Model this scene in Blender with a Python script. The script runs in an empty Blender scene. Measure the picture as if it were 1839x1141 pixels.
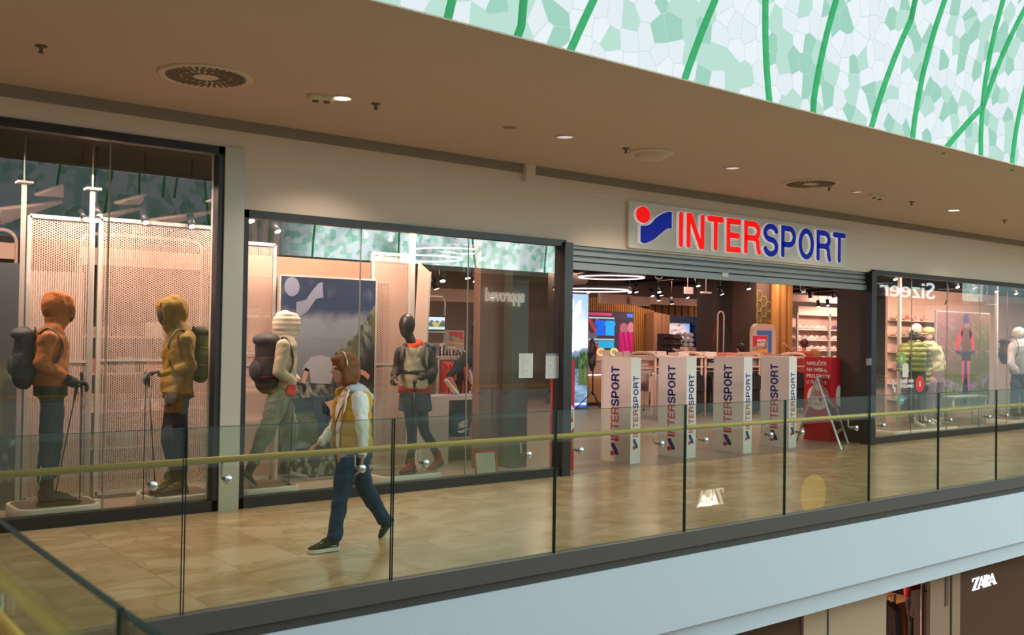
import bpy, bmesh, math, random
import numpy as np
from mathutils import Vector, Matrix, Euler
random.seed(7)
S = bpy.context.scene
COL = S.collection
# ------------------------------------------------------------------ camera, world, exposure
FPX = 1771.7
CAM = Vector((0, 0, 1.8))
YAW, PITCH, ROLL = math.radians(38.423), math.radians(1.06), math.radians(0.854)
_f = Vector((math.sin(YAW)*math.cos(PITCH), math.cos(YAW)*math.cos(PITCH), math.sin(PITCH)))
_r = Vector((math.cos(YAW), -math.sin(YAW), 0)); _u = _r.cross(_f)
_r2 = _r*math.cos(ROLL) + _u*math.sin(ROLL); _u2 = -_r*math.sin(ROLL) + _u*math.cos(ROLL)
cam_data = bpy.data.cameras.new('camera'); cam = bpy.data.objects.new('camera', cam_data); COL.objects.link(cam)
cam.matrix_world = Matrix(((_r2.x, _u2.x, -_f.x, CAM.x), (_r2.y, _u2.y, -_f.y, CAM.y), (_r2.z, _u2.z, -_f.z, CAM.z), (0, 0, 0, 1)))
cam_data.sensor_width = 36; cam_data.lens = 36*FPX/1839; cam_data.clip_start = .05
cam_data.dof.use_dof = True; cam_data.dof.focus_distance = 12.5; cam_data.dof.aperture_fstop = 2.8
S.camera = cam
S.view_settings.view_transform = 'Standard'; S.view_settings.look = 'None'
S.view_settings.gamma = 1; S.view_settings.exposure = 0.0
S.cycles.transparent_max_bounces = 32; S.cycles.max_bounces = 10; S.cycles.glossy_bounces = 5
S.cycles.sample_clamp_indirect = 4
S.cycles.caustics_reflective = False; S.cycles.caustics_refractive = False
world = bpy.data.worlds.new('world'); S.world = world; world.use_nodes = True
world.node_tree.nodes['Background'].inputs[0].default_value = (.75, .87, 1, 1)
world.node_tree.nodes['Background'].inputs[1].default_value = .5
def ray(x, y): return _f + _r2*((x-919.5)/FPX) - _u2*((y-570.5)/FPX)
def aY(x, y, Y):
    d = ray(x, y); return CAM + d*((Y-CAM.y)/d.y)
def aZ(x, y, z=0):
    d = ray(x, y); return CAM + d*((z-CAM.z)/d.z)
def aX(x, y, X):
    d = ray(x, y); return CAM + d*((X-CAM.x)/d.x)
# ------------------------------------------------------------------ lights
WARM = (1, .76, .58); PINK = (1, .66, .53)
def lamp(kind, loc, energy, color=WARM, size=.1, target=None, spot=90, sx=None, sy=None):
    l = bpy.data.lights.new('lamp', kind); l.energy = energy; l.color = color
    if kind == 'AREA':
        l.shape = 'RECTANGLE'; l.size = sx or size; l.size_y = sy or size
    else: l.shadow_soft_size = size
    if kind == 'SPOT': l.spot_size = math.radians(spot); l.spot_blend = .6
    o = bpy.data.objects.new('lamp', l); COL.objects.link(o); o.location = loc
    d = (Vector(target)-Vector(loc)) if target else Vector((0, 0, -1))
    o.rotation_euler = d.to_track_quat('-Z', 'Y').to_euler()
    return o
# display windows: warm track light washing the figures and the mesh behind
for x, y, e, tx, ty in ((1.6, 10.35, 50, 2.2, 10.9), (3.0, 10.35, 62, 3.2, 10.9), (4.9, 10.35, 66, 5.0, 10.9), (6.6, 10.35, 62, 6.7, 10.9)):
    lamp('AREA', (x, y, 3.35), e*1.35, PINK, target=(tx, ty, 0.6), sx=.9, sy=.3)
for x in (16.6, 18.6, 20.6, 23): lamp('AREA', (x, 9.95, 3.1), 110, PINK, target=(x, 11.0, .8), sx=1.0, sy=.3)
# shop interior
for x in (9.5, 13.5, 17.5, 21.5, 26, 31):
    for y in (12.5, 16, 19.8):
        lamp('AREA', (x, y, 3.5), 62, PINK, sx=1.6, sy=.8)
# gallery downlights, then one added spot
for x, y in ((1.5, 8.8), (4.92, 8.6), (9.2, 8.5), (13.6, 8.3), (18, 8.4)):
    lamp('SPOT', (x, y, 3.9), 85, WARM, size=.06, spot=125)
lamp('SPOT', (3.2, 6.9, 3.9), 50, WARM, size=.05, spot=42, target=(3.1, 6.6, 0))  # added spot without a fitting, stands in for sunlight patches on the floor
# lower floor shop
lamp('AREA', (13.0, 9.0, -1.4), 130, (1, .6, .45), sx=2, sy=1)
lamp('AREA', (10.5, 8.4, -1.4), 25, (1, .6, .42), sx=3, sy=1)

# ------------------------------------------------------------------ materials
MATS = {}
def nodes_of(m): m.use_nodes = True; return m.node_tree.nodes, m.node_tree.links
def mat(name, col=(.5, .5, .5), rough=.6, metal=0, emit=None, es=1, bump=0, bscale=30, vary=0, vscale=4, spec=.5, stretch=None, attr=False, sheen=0):
    if name in MATS: return MATS[name]
    m = bpy.data.materials.new(name); N, L = nodes_of(m); b = N['Principled BSDF']
    b.inputs['Base Color'].default_value = (*col, 1); b.inputs['Roughness'].default_value = rough
    b.inputs['Metallic'].default_value = metal; b.inputs['Specular IOR Level'].default_value = spec
    if sheen: b.inputs['Sheen Weight'].default_value = sheen
    tc = N.new('ShaderNodeTexCoord'); mp = N.new('ShaderNodeMapping'); L.new(tc.outputs['Object'], mp.inputs[0])
    if stretch: mp.inputs['Scale'].default_value = stretch
    if vary:
        n = N.new('ShaderNodeTexNoise'); n.inputs['Scale'].default_value = vscale; n.inputs['Detail'].default_value = 6
        L.new(mp.outputs[0], n.inputs[0])
        mx = N.new('ShaderNodeMix'); mx.data_type = 'RGBA'
        mx.inputs[6].default_value = (*[c*(1-vary) for c in col], 1); mx.inputs[7].default_value = (*[min(1, c*(1+vary)) for c in col], 1)
        L.new(n.outputs[0], mx.inputs[0]); L.new(mx.outputs[2], b.inputs['Base Color'])
    else:
        # a whisper of procedural variation in the sheen keeps large surfaces from looking dead flat
        n = N.new('ShaderNodeTexNoise'); n.inputs['Scale'].default_value = 3
        L.new(mp.outputs[0], n.inputs[0])
        mr = N.new('ShaderNodeMapRange'); mr.inputs[3].default_value = max(0, rough-.04); mr.inputs[4].default_value = min(1, rough+.04)
        L.new(n.outputs[0], mr.inputs[0]); L.new(mr.outputs[0], b.inputs['Roughness'])
    if attr:
        a = N.new('ShaderNodeAttribute'); a.attribute_name = 'Col'; L.new(a.outputs[0], b.inputs['Base Color'])
        if emit: L.new(a.outputs[0], b.inputs['Emission Color']); b.inputs['Emission Strength'].default_value = es
    elif emit:
        b.inputs['Emission Color'].default_value = (*emit, 1); b.inputs['Emission Strength'].default_value = es
    if bump:
        n2 = N.new('ShaderNodeTexNoise'); n2.inputs['Scale'].default_value = bscale; n2.inputs['Detail'].default_value = 4
        L.new(mp.outputs[0], n2.inputs[0])
        bp = N.new('ShaderNodeBump'); bp.inputs['Strength'].default_value = bump; bp.inputs['Distance'].default_value = .02
        L.new(n2.outputs[0], bp.inputs['Height']); L.new(bp.outputs[0], b.inputs['Normal'])
    MATS[name] = m; return m
def glass_mat(name, tint, ior=1.5, dirt=0, gl=1.0):
    if name in MATS: return MATS[name]
    m = bpy.data.materials.new(name); N, L = nodes_of(m); N.clear()
    out = N.new('ShaderNodeOutputMaterial'); mix = N.new('ShaderNodeMixShader')
    tr = N.new('ShaderNodeBsdfTransparent'); tr.inputs[0].default_value = (*tint, 1)
    gs = N.new('ShaderNodeBsdfGlossy'); gs.inputs['Roughness'].default_value = .0; gs.inputs[0].default_value = (.95, 1, .98, 1)
    fr = N.new('ShaderNodeFresnel'); geo = N.new('ShaderNodeNewGeometry')
    mr = N.new('ShaderNodeMapRange'); mr.inputs[3].default_value = ior; mr.inputs[4].default_value = 1/ior
    L.new(geo.outputs['Backfacing'], mr.inputs[0]); L.new(mr.outputs[0], fr.inputs['IOR'])
    mu = N.new('ShaderNodeMath'); mu.operation = 'MULTIPLY'; mu.inputs[1].default_value = gl; L.new(fr.outputs[0], mu.inputs[0])
    L.new(mu.outputs[0], mix.inputs[0]); L.new(tr.outputs[0], mix.inputs[1]); L.new(gs.outputs[0], mix.inputs[2])
    L.new(mix.outputs[0], out.inputs[0]); MATS[name] = m; return m

def tile_mat():
    m = bpy.data.materials.new('marble_tiles'); N, L = nodes_of(m); b = N['Principled BSDF']
    tc = N.new('ShaderNodeTexCoord'); mp = N.new('ShaderNodeMapping'); L.new(tc.outputs['Object'], mp.inputs[0])
    br = N.new('ShaderNodeTexBrick'); br.offset = 0.5; br.inputs['Scale'].default_value = 1
    mp.inputs['Rotation'].default_value = (0, 0, math.pi/2); mp.inputs['Location'].default_value = (0.0, 0.06, 0)
    br.inputs['Brick Width'].default_value = 1.14; br.inputs['Row Height'].default_value = .57; br.inputs['Mortar Size'].default_value = .003
    br.inputs['Color1'].default_value = (0, 0, 0, 1); br.inputs['Color2'].default_value = (1, 1, 1, 1); br.inputs['Mortar'].default_value = (.5, .5, .5, 1)
    L.new(mp.outputs[0], br.inputs[0])
    # veins: distorted noise shifted per tile
    mp2 = N.new('ShaderNodeMapping'); mp2.inputs['Scale'].default_value = (1.2, 2.6, 1); mp2.inputs['Rotation'].default_value = (0, 0, .5)
    L.new(tc.outputs['Object'], mp2.inputs[0])
    ad = N.new('ShaderNodeVectorMath'); ad.operation = 'ADD'; sc = N.new('ShaderNodeVectorMath'); sc.operation = 'SCALE'; sc.inputs[3].default_value = 3.7
    L.new(br.outputs[0], sc.inputs[0]); L.new(mp2.outputs[0], ad.inputs[0]); L.new(sc.outputs[0], ad.inputs[1])
    n = N.new('ShaderNodeTexNoise'); n.inputs['Scale'].default_value = .75; n.inputs['Detail'].default_value = 5; n.inputs['Distortion'].default_value = 1.4
    L.new(ad.outputs[0], n.inputs[0])
    cr = N.new('ShaderNodeValToRGB'); e = cr.color_ramp.elements
    e[0].position = .30; e[0].color = (.42, .28, .15, 1); e[1].position = .72; e[1].color = (.66, .51, .34, 1)
    q = cr.color_ramp.elements.new(.47); q.color = (.56, .40, .24, 1); q = cr.color_ramp.elements.new(.5); q.color = (.47, .33, .19, 1); q = cr.color_ramp.elements.new(.53); q.color = (.60, .45, .29, 1)
    L.new(n.outputs[0], cr.inputs[0])
    mx = N.new('ShaderNodeMix'); mx.data_type = 'RGBA'; L.new(br.outputs['Fac'], mx.inputs[0]); L.new(cr.outputs[0], mx.inputs[6])
    mx.inputs[7].default_value = (.33, .23, .14, 1); L.new(mx.outputs[2], b.inputs['Base Color'])
    b.inputs['Roughness'].default_value = .22; b.inputs['Specular IOR Level'].default_value = .45
    bp = N.new('ShaderNodeBump'); bp.inputs['Strength'].default_value = .08; L.new(n.outputs[0], bp.inputs['Height']); L.new(bp.outputs[0], b.inputs['Normal'])
    return m
def vault_mat():
    m = bpy.data.materials.new('printed_membrane'); N, L = nodes_of(m); N.clear()
    out = N.new('ShaderNodeOutputMaterial'); em = N.new('ShaderNodeEmission'); L.new(em.outputs[0], out.inputs[0])
    uv = N.new('ShaderNodeTexCoord')
    v = N.new('ShaderNodeTexVoronoi'); v.feature = 'F1'; v.inputs['Scale'].default_value = 5.3; v.inputs['Randomness'].default_value = .82
    v2 = N.new('ShaderNodeTexVoronoi'); v2.feature = 'DISTANCE_TO_EDGE'; v2.inputs['Scale'].default_value = 5.3; v2.inputs['Randomness'].default_value = .82
    for q in (v, v2): q.voronoi_dimensions = '2D'; L.new(uv.outputs['UV'], q.inputs['Vector'])
    sp = N.new('ShaderNodeSeparateColor'); L.new(v.outputs['Color'], sp.inputs[0])
    cr = N.new('ShaderNodeValToRGB'); cr.color_ramp.interpolation = 'CONSTANT'; e = cr.color_ramp.elements
    e[0].position = 0; e[0].color = (.36, .66, .54, 1); e[1].position = .17; e[1].color = (.50, .76, .66, 1)
    q = e.new(.42); q.color = (.78, .87, .90, 1); q = e.new(.7); q.color = (.83, .91, .95, 1)
    L.new(sp.outputs[0], cr.inputs[0])
    lt = N.new('ShaderNodeMath'); lt.operation = 'LESS_THAN'; lt.inputs[1].default_value = .016; L.new(v2.outputs[0], lt.inputs[0])
    mx = N.new('ShaderNodeMix'); mx.data_type = 'RGBA'; L.new(lt.outputs[0], mx.inputs[0]); L.new(cr.outputs[0], mx.inputs[6]); mx.inputs[7].default_value = (.56, .72, .70, 1)
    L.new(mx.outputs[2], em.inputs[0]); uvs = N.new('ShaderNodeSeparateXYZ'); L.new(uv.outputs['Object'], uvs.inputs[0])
    gr = N.new('ShaderNodeMapRange'); gr.inputs[1].default_value = 6.6; gr.inputs[2].default_value = 9.8; gr.inputs[3].default_value = 1.0; gr.inputs[4].default_value = 2.3   # extra glow added overhead, out of view, to brighten the atrium below
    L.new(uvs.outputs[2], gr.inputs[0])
    # sunlight on the far foot of the roof, put into the membrane's emission
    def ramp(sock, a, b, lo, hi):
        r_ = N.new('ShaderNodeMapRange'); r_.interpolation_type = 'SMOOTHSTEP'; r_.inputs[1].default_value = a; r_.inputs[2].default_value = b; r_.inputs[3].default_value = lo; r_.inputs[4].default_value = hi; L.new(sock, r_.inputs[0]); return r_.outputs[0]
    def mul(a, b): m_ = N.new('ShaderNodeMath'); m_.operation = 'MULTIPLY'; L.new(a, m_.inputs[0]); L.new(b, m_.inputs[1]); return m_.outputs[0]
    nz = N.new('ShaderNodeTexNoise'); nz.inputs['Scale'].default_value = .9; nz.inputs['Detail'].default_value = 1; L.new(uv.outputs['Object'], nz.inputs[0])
    sun_glow = mul(mul(ramp(uvs.outputs[1], -5.8, -4.6, 1, 0), ramp(uvs.outputs[0], 12.5, 14.5, 0, 1)), mul(ramp(uvs.outputs[0], 24, 34, 1, .15), ramp(nz.outputs[0], .30, .6, .45, 1)))
    ad = N.new('ShaderNodeMath'); ad.operation = 'MULTIPLY_ADD'; L.new(sun_glow, ad.inputs[0]); ad.inputs[1].default_value = 9; L.new(gr.outputs[0], ad.inputs[2]); L.new(ad.outputs[0], em.inputs[1])
    return m
# ------------------------------------------------------------------ mesh helpers
class MB:
    def __init__(s): s.bm = bmesh.new(); s.mi = 0
    def _f(s, vs):
        try: f = s.bm.faces.new(vs); f.material_index = s.mi; return f
        except ValueError: return None
    def box(s, a, b):
        x0, y0, z0 = a; x1, y1, z1 = b
        if x0 > x1: x0, x1 = x1, x0
        if y0 > y1: y0, y1 = y1, y0
        if z0 > z1: z0, z1 = z1, z0
        v = [s.bm.verts.new(p) for p in ((x0,y0,z0),(x1,y0,z0),(x1,y1,z0),(x0,y1,z0),(x0,y0,z1),(x1,y0,z1),(x1,y1,z1),(x0,y1,z1))]
        for q in ((0,3,2,1),(4,5,6,7),(0,1,5,4),(1,2,6,5),(2,3,7,6),(3,0,4,7)): s._f([v[i] for i in q])
        return s
    def bar(s, p, q, w, h, up=(0, 0, 1)):     # rectangular bar from p to q
        p = Vector(p); q = Vector(q); d = (q-p).normalized(); u = Vector(up)
        if abs(d.dot(u)) > .98: u = Vector((0, 1, 0))
        r = d.cross(u).normalized()*(w/2); t = r.cross(d).normalized()*(h/2)
        v = [s.bm.verts.new(c+a*r+b*t) for c in (p, q) for a, b in ((-1,-1),(1,-1),(1,1),(-1,1))]
        for f in ((0,3,2,1),(4,5,6,7),(0,1,5,4),(1,2,6,5),(2,3,7,6),(3,0,4,7)): s._f([v[i] for i in f])
        return s
    def rings(s, rings, cap=True, closed=False):
        vr = [[s.bm.verts.new(p) for p in r] for r in rings]
        n = len(vr[0])
        prs = list(zip(vr, vr[1:])) + ([(vr[-1], vr[0])] if closed else [])
        for a, b in prs:
            for i in range(n):
                f = s._f((a[i], a[(i+1) % n], b[(i+1) % n], b[i]))
                if f: f.smooth = True
        if cap and not closed:
            s._f(vr[0][::-1]); s._f(vr[-1])
        return s
    def cyl(s, p, q, r0, r1=None, n=16, cap=True):
        p = Vector(p); q = Vector(q); r1 = r0 if r1 is None else r1
        d = (q-p).normalized(); u = Vector((0, 0, 1)) if abs(d.z) < .9 else Vector((1, 0, 0))
        a = d.cross(u).normalized(); b = d.cross(a)
        return s.rings([[c+(a*math.cos(t)+b*math.sin(t))*r for t in [2*math.pi*i/n for i in range(n)]] for c, r in ((p, r0), (q, r1))], cap)
    def tube(s, pts, r, n=8, closed=False, flat=1):
        pts = [Vector(p) for p in pts]; R = []; prev = None; m = len(pts)
        for i, p in enumerate(pts):
            if closed: d = (pts[(i+1) % m]-pts[i-1]).normalized()
            else: d = (pts[min(i+1, m-1)]-pts[max(i-1, 0)]).normalized()
            if prev is None:
                u = Vector((0, 0, 1)) if abs(d.z) < .9 else Vector((1, 0, 0)); a = d.cross(u).normalized()
            else: a = (prev - d*prev.dot(d)).normalized()
            prev = a; b = d.cross(a); rr = r[i] if isinstance(r, (list, tuple)) else r
            R.append([p+(a*math.cos(t)+b*math.sin(t)*flat)*rr for t in [2*math.pi*k/n for k in range(n)]])
        return s.rings(R, True, closed)
    def lathe(s, c, prof, n=24, axis=(0, 0, 1), cap=True):
        c = Vector(c); d = Vector(axis).normalized(); u = Vector((0, 0, 1)) if abs(d.z) < .9 else Vector((1, 0, 0))
        a = d.cross(u).normalized(); b = d.cross(a)
        return s.rings([[c+d*h+(a*math.cos(t)+b*math.sin(t))*max(r, 1e-4) for t in [2*math.pi*i/n for i in range(n)]] for r, h in prof], cap)
    def ell(s, c, r, n=16, rot=None):
        c = Vector(c); m = n//2; rot = rot or Matrix.Identity(3)
        if not hasattr(r, '__len__'): r = (r, r, r)
        R = []
        for j in range(1, m):
            ph = math.pi*j/m
            R.append([c+rot@Vector((r[0]*math.sin(ph)*math.cos(t), r[1]*math.sin(ph)*math.sin(t), -r[2]*math.cos(ph))) for t in [2*math.pi*i/n for i in range(n)]])
        vr = [[s.bm.verts.new(p) for p in q] for q in R]
        for a, b in zip(vr, vr[1:]):
            for i in range(n):
                f = s._f((a[i], a[(i+1) % n], b[(i+1) % n], b[i])); f.smooth = True
        bt = s.bm.verts.new(c+rot@Vector((0, 0, -r[2]))); tp = s.bm.verts.new(c+rot@Vector((0, 0, r[2])))
        for i in range(n):
            for f in (s._f((bt, vr[0][(i+1) % n], vr[0][i])), s._f((tp, vr[-1][i], vr[-1][(i+1) % n]))): f.smooth = True
        return s
    def prism(s, pts, depth, O=(0, 0, 0), U=(1, 0, 0), V=(0, 0, 1)):     # 2-D outline in U,V; front face at O, body goes back (away from the viewer)
        O = Vector(O); U = Vector(U); V = Vector(V); Nn = U.cross(V)
        a = sum(pts[i][0]*pts[(i+1) % len(pts)][1]-pts[(i+1) % len(pts)][0]*pts[i][1] for i in range(len(pts)))
        if a < 0: pts = pts[::-1]
        F = [s.bm.verts.new(O+U*x+V*y) for x, y in pts]; B = [s.bm.verts.new(O+U*x+V*y-Nn*depth) for x, y in pts]
        s._f(F); s._f(B[::-1]); n = len(pts)
        for i in range(n): s._f((F[i], B[i], B[(i+1) % n], F[(i+1) % n]))
        return s
    def quad(s, *p): s._f([s.bm.verts.new(Vector(q)) for q in p]); return s
    def merge(s, me, M=None):
        b2 = bmesh.new(); b2.from_mesh(me)
        if M: b2.transform(M)
        vm = {v: s.bm.verts.new(v.co) for v in b2.verts}
        for f in b2.faces:
            g = s._f([vm[v] for v in f.verts])
            if g: g.smooth = f.smooth
        b2.free(); return s
    def build(s, name, mats, parent=None, origin=None, bevel=0):
        if bevel:
            es = [e for e in s.bm.edges if len(e.link_faces) == 2 and e.calc_face_angle(0) > .6]
            bmesh.ops.bevel(s.bm, geom=es, offset=bevel, segments=2, affect='EDGES', profile=.7)
        bmesh.ops.recalc_face_normals(s.bm, faces=s.bm.faces)
        o = Vector((0, 0, 0))
        if parent is not None: o = wloc(parent)
        elif origin is not None: o = Vector(origin)
        elif s.bm.verts:
            co = [v.co for v in s.bm.verts]
            o = Vector(((min(c.x for c in co)+max(c.x for c in co))/2, (min(c.y for c in co)+max(c.y for c in co))/2, min(c.z for c in co)))
        if o.length: bmesh.ops.translate(s.bm, verts=s.bm.verts, vec=-o)
        me = bpy.data.meshes.new(name); s.bm.to_mesh(me); s.bm.free()
        for m in (mats if isinstance(mats, (list, tuple)) else [mats]): me.materials.append(m)
        ob = bpy.data.objects.new(name, me); COL.objects.link(ob)
        if parent is not None: ob.parent = parent
        else: ob.location = o
        return ob
def wloc(o):
    v = Vector(o.location)
    while o.parent: o = o.parent; v += o.location
    return v
def tag(o, label=None, cat=None, group=None, kind=None):
    if label: o['label'] = label
    if cat: o['category'] = cat
    if group: o['group'] = group
    if kind: o['kind'] = kind
    return o
def thing(name, label, cat, loc=(0, 0, 0), group=None):
    o = bpy.data.objects.new(name, None); COL.objects.link(o); o.location = loc; o.empty_display_size = .1
    return tag(o, label, cat, group)
def struct(name, mb, m, label=None, **k):
    o = mb.build(name, m, **k); o['kind'] = 'structure'
    if label: o['label'] = label; 
    return o
def kids(o): return [c for c in COL.objects if c.parent == o]
def dup(root, loc, label=None, group=None, rz=None, scale=None):
    r = root.copy(); COL.objects.link(r); r.location = loc
    if rz is not None: r.rotation_euler = (0, 0, rz)
    if scale: r.scale = scale
    if label: r['label'] = label
    if group: r['group'] = group
    for ch in kids(root):
        c = ch.copy(); COL.objects.link(c); c.parent = r
        for g in kids(ch): d = g.copy(); COL.objects.link(d); d.parent = c
    return r
def eval_mesh(ob):
    bpy.context.view_layer.update()
    dg = bpy.context.evaluated_depsgraph_get()
    return bpy.data.meshes.new_from_object(ob.evaluated_get(dg))
_tc = {}
def text_mesh(s, bold=0):
    if (s, bold) in _tc: return _tc[(s, bold)]
    c = bpy.data.curves.new('t', 'FONT'); c.body = s; c.size = 1; c.offset = bold; c.resolution_u = 3; c.extrude = .01
    o = bpy.data.objects.new('t', c); COL.objects.link(o); me = eval_mesh(o); bpy.data.objects.remove(o)
    _tc[(s, bold)] = me; return me
def add_text(mb, s, O, U, V, h, depth=.004, bold=.0, width=None, align='l'):
    """letters h tall (capitals) standing depth off the surface at O"""
    me = text_mesh(s, bold); co = np.array([v.co[:] for v in me.vertices]); x0, x1 = co[:, 0].min(), co[:, 0].max()
    k = h/.70; kx = width/(x1-x0) if width else k
    U = Vector(U).normalized(); V = Vector(V).normalized(); Nn = U.cross(V); O = Vector(O)
    off = -x0*kx if align == 'l' else -(x0+x1)/2*kx
    M = Matrix.Identity(4)
    for i in range(3):
        M[i][0] = U[i]*kx; M[i][1] = V[i]*k; M[i][2] = Nn[i]*(depth/.02); M[i][3] = O[i]+U[i]*off+Nn[i]*depth/2
    mb.merge(me, M); return mb
# rounded stroke lettering for the shop's sign (one unit tall)
def arc(cx, cy, rx, ry, a0, a1, n=10): return [(cx+rx*math.cos(math.radians(a0+(a1-a0)*i/n)), cy+ry*math.sin(math.radians(a0+(a1-a0)*i/n))) for i in range(n+1)]
T = .09
def g_R():
    return [[(T, T), (T, 1-T), (.38, 1-T)]+arc(.38, .70, .2, 1-T-.70, 90, -90)+[(T, .49)], [(.36, .49)]+arc(.38, .33, .17, .16, 90, 0, 5)+[(.56, .2), (.60, T)]]
GL = {'I': (.18, [[(T, T), (T, 1-T)]]),
      'N': (.66, [[(T, T), (T, 1-T), (.15, 1-T), (.51, T), (.57, T), (.57, 1-T)]]),
      'T': (.60, [[(T*.8, 1-T), (.6-T*.8, 1-T)], [(.3, 1-T), (.3, T)]]),
      'E': (.58, [[(.58-T, 1-T), (T, 1-T), (T, T), (.58-T, T)], [(T, .5), (.54-T, .5)]]),
      'R': (.67, g_R()),
      'S': (.64, [arc(.32, .71, .23, .20, 20, 270, 14)+arc(.32, .29, .23, .22, 90, -160, 14)]),
      'P': (.65, [[(T, T), (T, 1-T), (.36, 1-T)]+arc(.36, .66, .2, 1-T-.66, 90, -90)+[(T, .41)]]),
      'O': (.70, [arc(.35, .5, .26, .41, 0, 360, 24)])}
def ribbon(mb, pl, w, depth, O, U, V, sc, sx=1):
    pl = [p for i, p in enumerate(pl) if i == 0 or (abs(p[0]-pl[i-1][0])+abs(p[1]-pl[i-1][1])) > 1e-4]
    """a rounded stroke as a solid ribbon"""
    P = [Vector((p[0]*sc*sx, p[1]*sc)) for p in pl]; r = w*sc/2
    def solid(poly): mb.prism([(p[0], p[1]) for p in poly], depth, O, U, V)
    closed = (P[0]-P[-1]).length < 1e-6
    L, Rr = [], []; n = len(P)
    for i, p in enumerate(P):
        a = P[i-1] if i else (P[-2] if closed else None); b = P[i+1] if i < n-1 else (P[1] if closed else None)
        d0 = (p-a).normalized() if a is not None else (b-p).normalized(); d1 = (b-p).normalized() if b is not None else d0
        t = d0+d1; t = t.normalized() if t.length > 1e-6 else d1
        nn = Vector((-t.y, t.x)); c = max(.5, nn.dot(Vector((-d1.y, d1.x))))
        L.append(p+nn*(r/c)); Rr.append(p-nn*(r/c))
    O = Vector(O); U = Vector(U); V = Vector(V); Nn = U.cross(V)
    W = lambda q, k: O+U*q.x+V*q.y-Nn*(depth*k)
    ring = []
    if not closed:
        e0 = (P[1]-P[0]).normalized(); a0 = math.atan2(e0.y, e0.x); e1 = (P[-1]-P[-2]).normalized(); a1 = math.atan2(e1.y, e1.x)
        outline = Rr[:] + [P[-1]+Vector((math.cos(t), math.sin(t)))*r for t in [a1-math.pi/2+math.pi*i/8 for i in range(1, 8)]] + L[::-1] + [P[0]+Vector((math.cos(t), math.sin(t)))*r for t in [a0+math.pi/2+math.pi*i/8 for i in range(1, 8)]]
        # strip faces so concave outlines stay clean
    for i in range(n-1):
        q = [L[i], Rr[i], Rr[i+1], L[i+1]]
        for k, rev in ((0, 0), (1, 1)):
            vs = [mb.bm.verts.new(W(x, k)) for x in q]; mb._f(vs[::-1] if rev else vs)
        for s0, s1 in ((L[i], L[i+1]), (Rr[i], Rr[i+1])):
            mb._f([mb.bm.verts.new(W(s0, 0)), mb.bm.verts.new(W(s1, 0)), mb.bm.verts.new(W(s1, 1)), mb.bm.verts.new(W(s0, 1))])
    if not closed:
        for p, e, sg in ((P[0], P[0]-P[1], 1), (P[-1], P[-1]-P[-2], 1)):
            a = math.atan2(e.y, e.x)
            solid([p+Vector((math.cos(t), math.sin(t)))*r for t in [a-math.pi/2+math.pi*i/8 for i in range(9)]])
    # recompute happens on build
def smooth_loop(P, corners, n=5):
    out = []; m = len(P)
    for i in range(m):
        p0, p1, p2, p3 = P[i-1], P[i], P[(i+1) % m], P[(i+2) % m]
        if i in corners: p0 = p1
        if (i+1) % m in corners: p3 = p2
        for k in range(n):
            t = k/n; out.append(tuple(.5*(2*p1[j]+(p2[j]-p0[j])*t+(2*p0[j]-5*p1[j]+4*p2[j]-p3[j])*t*t+(3*p1[j]-p0[j]-3*p2[j]+p3[j])*t**3) for j in (0, 1)))
    return out
LOGO = smooth_loop([(.16, .04), (.30, .01), (.55, .12), (.77, .29), (.99, .46), (1.16, .50), (1.16, .95), (1.02, .94), (.83, .86), (.63, .72), (.49, .57), (.36, .50), (.16, .475)], (0, 5, 6, 12))
def wordmark(name, O, U, V, h, depth, parent, mr, mb_, gap=.075, sx=1.0, logo=True, halo=None, width=None):
    """emblem + rounded word, starting at O and running along U. Every letter its own part."""
    O = Vector(O); U = Vector(U).normalized(); V = Vector(V).normalized(); Nn = U.cross(V)
    x = 0; items = []
    if logo: items.append(('logo', 0)); x = 1.38
    for i, ch in enumerate('INTERSPORT'): items.append((ch, x, i)); x += GL[ch][0]+gap
    tot = x-gap
    if width: sx = width/(tot*h)
    def put(e, m, ext, dep, nm):
        if m is None: return
        if e[0] == 'logo':
            b = MB(); off = O+Nn*dep
            c = (.24, .775); rr = .225+ext
            b.prism([(c[0]*h*sx+rr*h*math.cos(t)*sx, c[1]*h+rr*h*math.sin(t)) for t in [2*math.pi*k/24 for k in range(24)]], dep, off, U, V)
            b.build(nm+'_dot', m if nm != 'emblem' else mr, parent)
            b = MB(); cx = sum(p[0] for p in LOGO)/len(LOGO); cy = sum(p[1] for p in LOGO)/len(LOGO)
            k = 1+ext*2.6
            b.prism([((cx+(p[0]-cx)*k)*h*sx, (cy+(p[1]-cy)*k)*h) for p in LOGO], dep, off, U, V)
            b.build(nm+'_wave', m if nm != 'emblem' else mb_, parent)
        else:
            b = MB()
            for q_, pl in enumerate(GL[e[0]][1]): ribbon(b, pl, .17+2*ext, dep, O+U*(e[1]*h*sx)+Nn*(dep+q_*.0006), U, V, h, sx)
            b.build(nm, m, parent)
    for e in items:
        if halo: put(e, halo, .013, depth*.96, 'halo' if e[0] == 'logo' else 'letter_edge')
        m = mr if (e[0] == 'logo' or e[2] < 5) else mb_
        put(e, m, 0, depth, 'emblem' if e[0] == 'logo' else 'letter')
    return tot*h*sx
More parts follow.
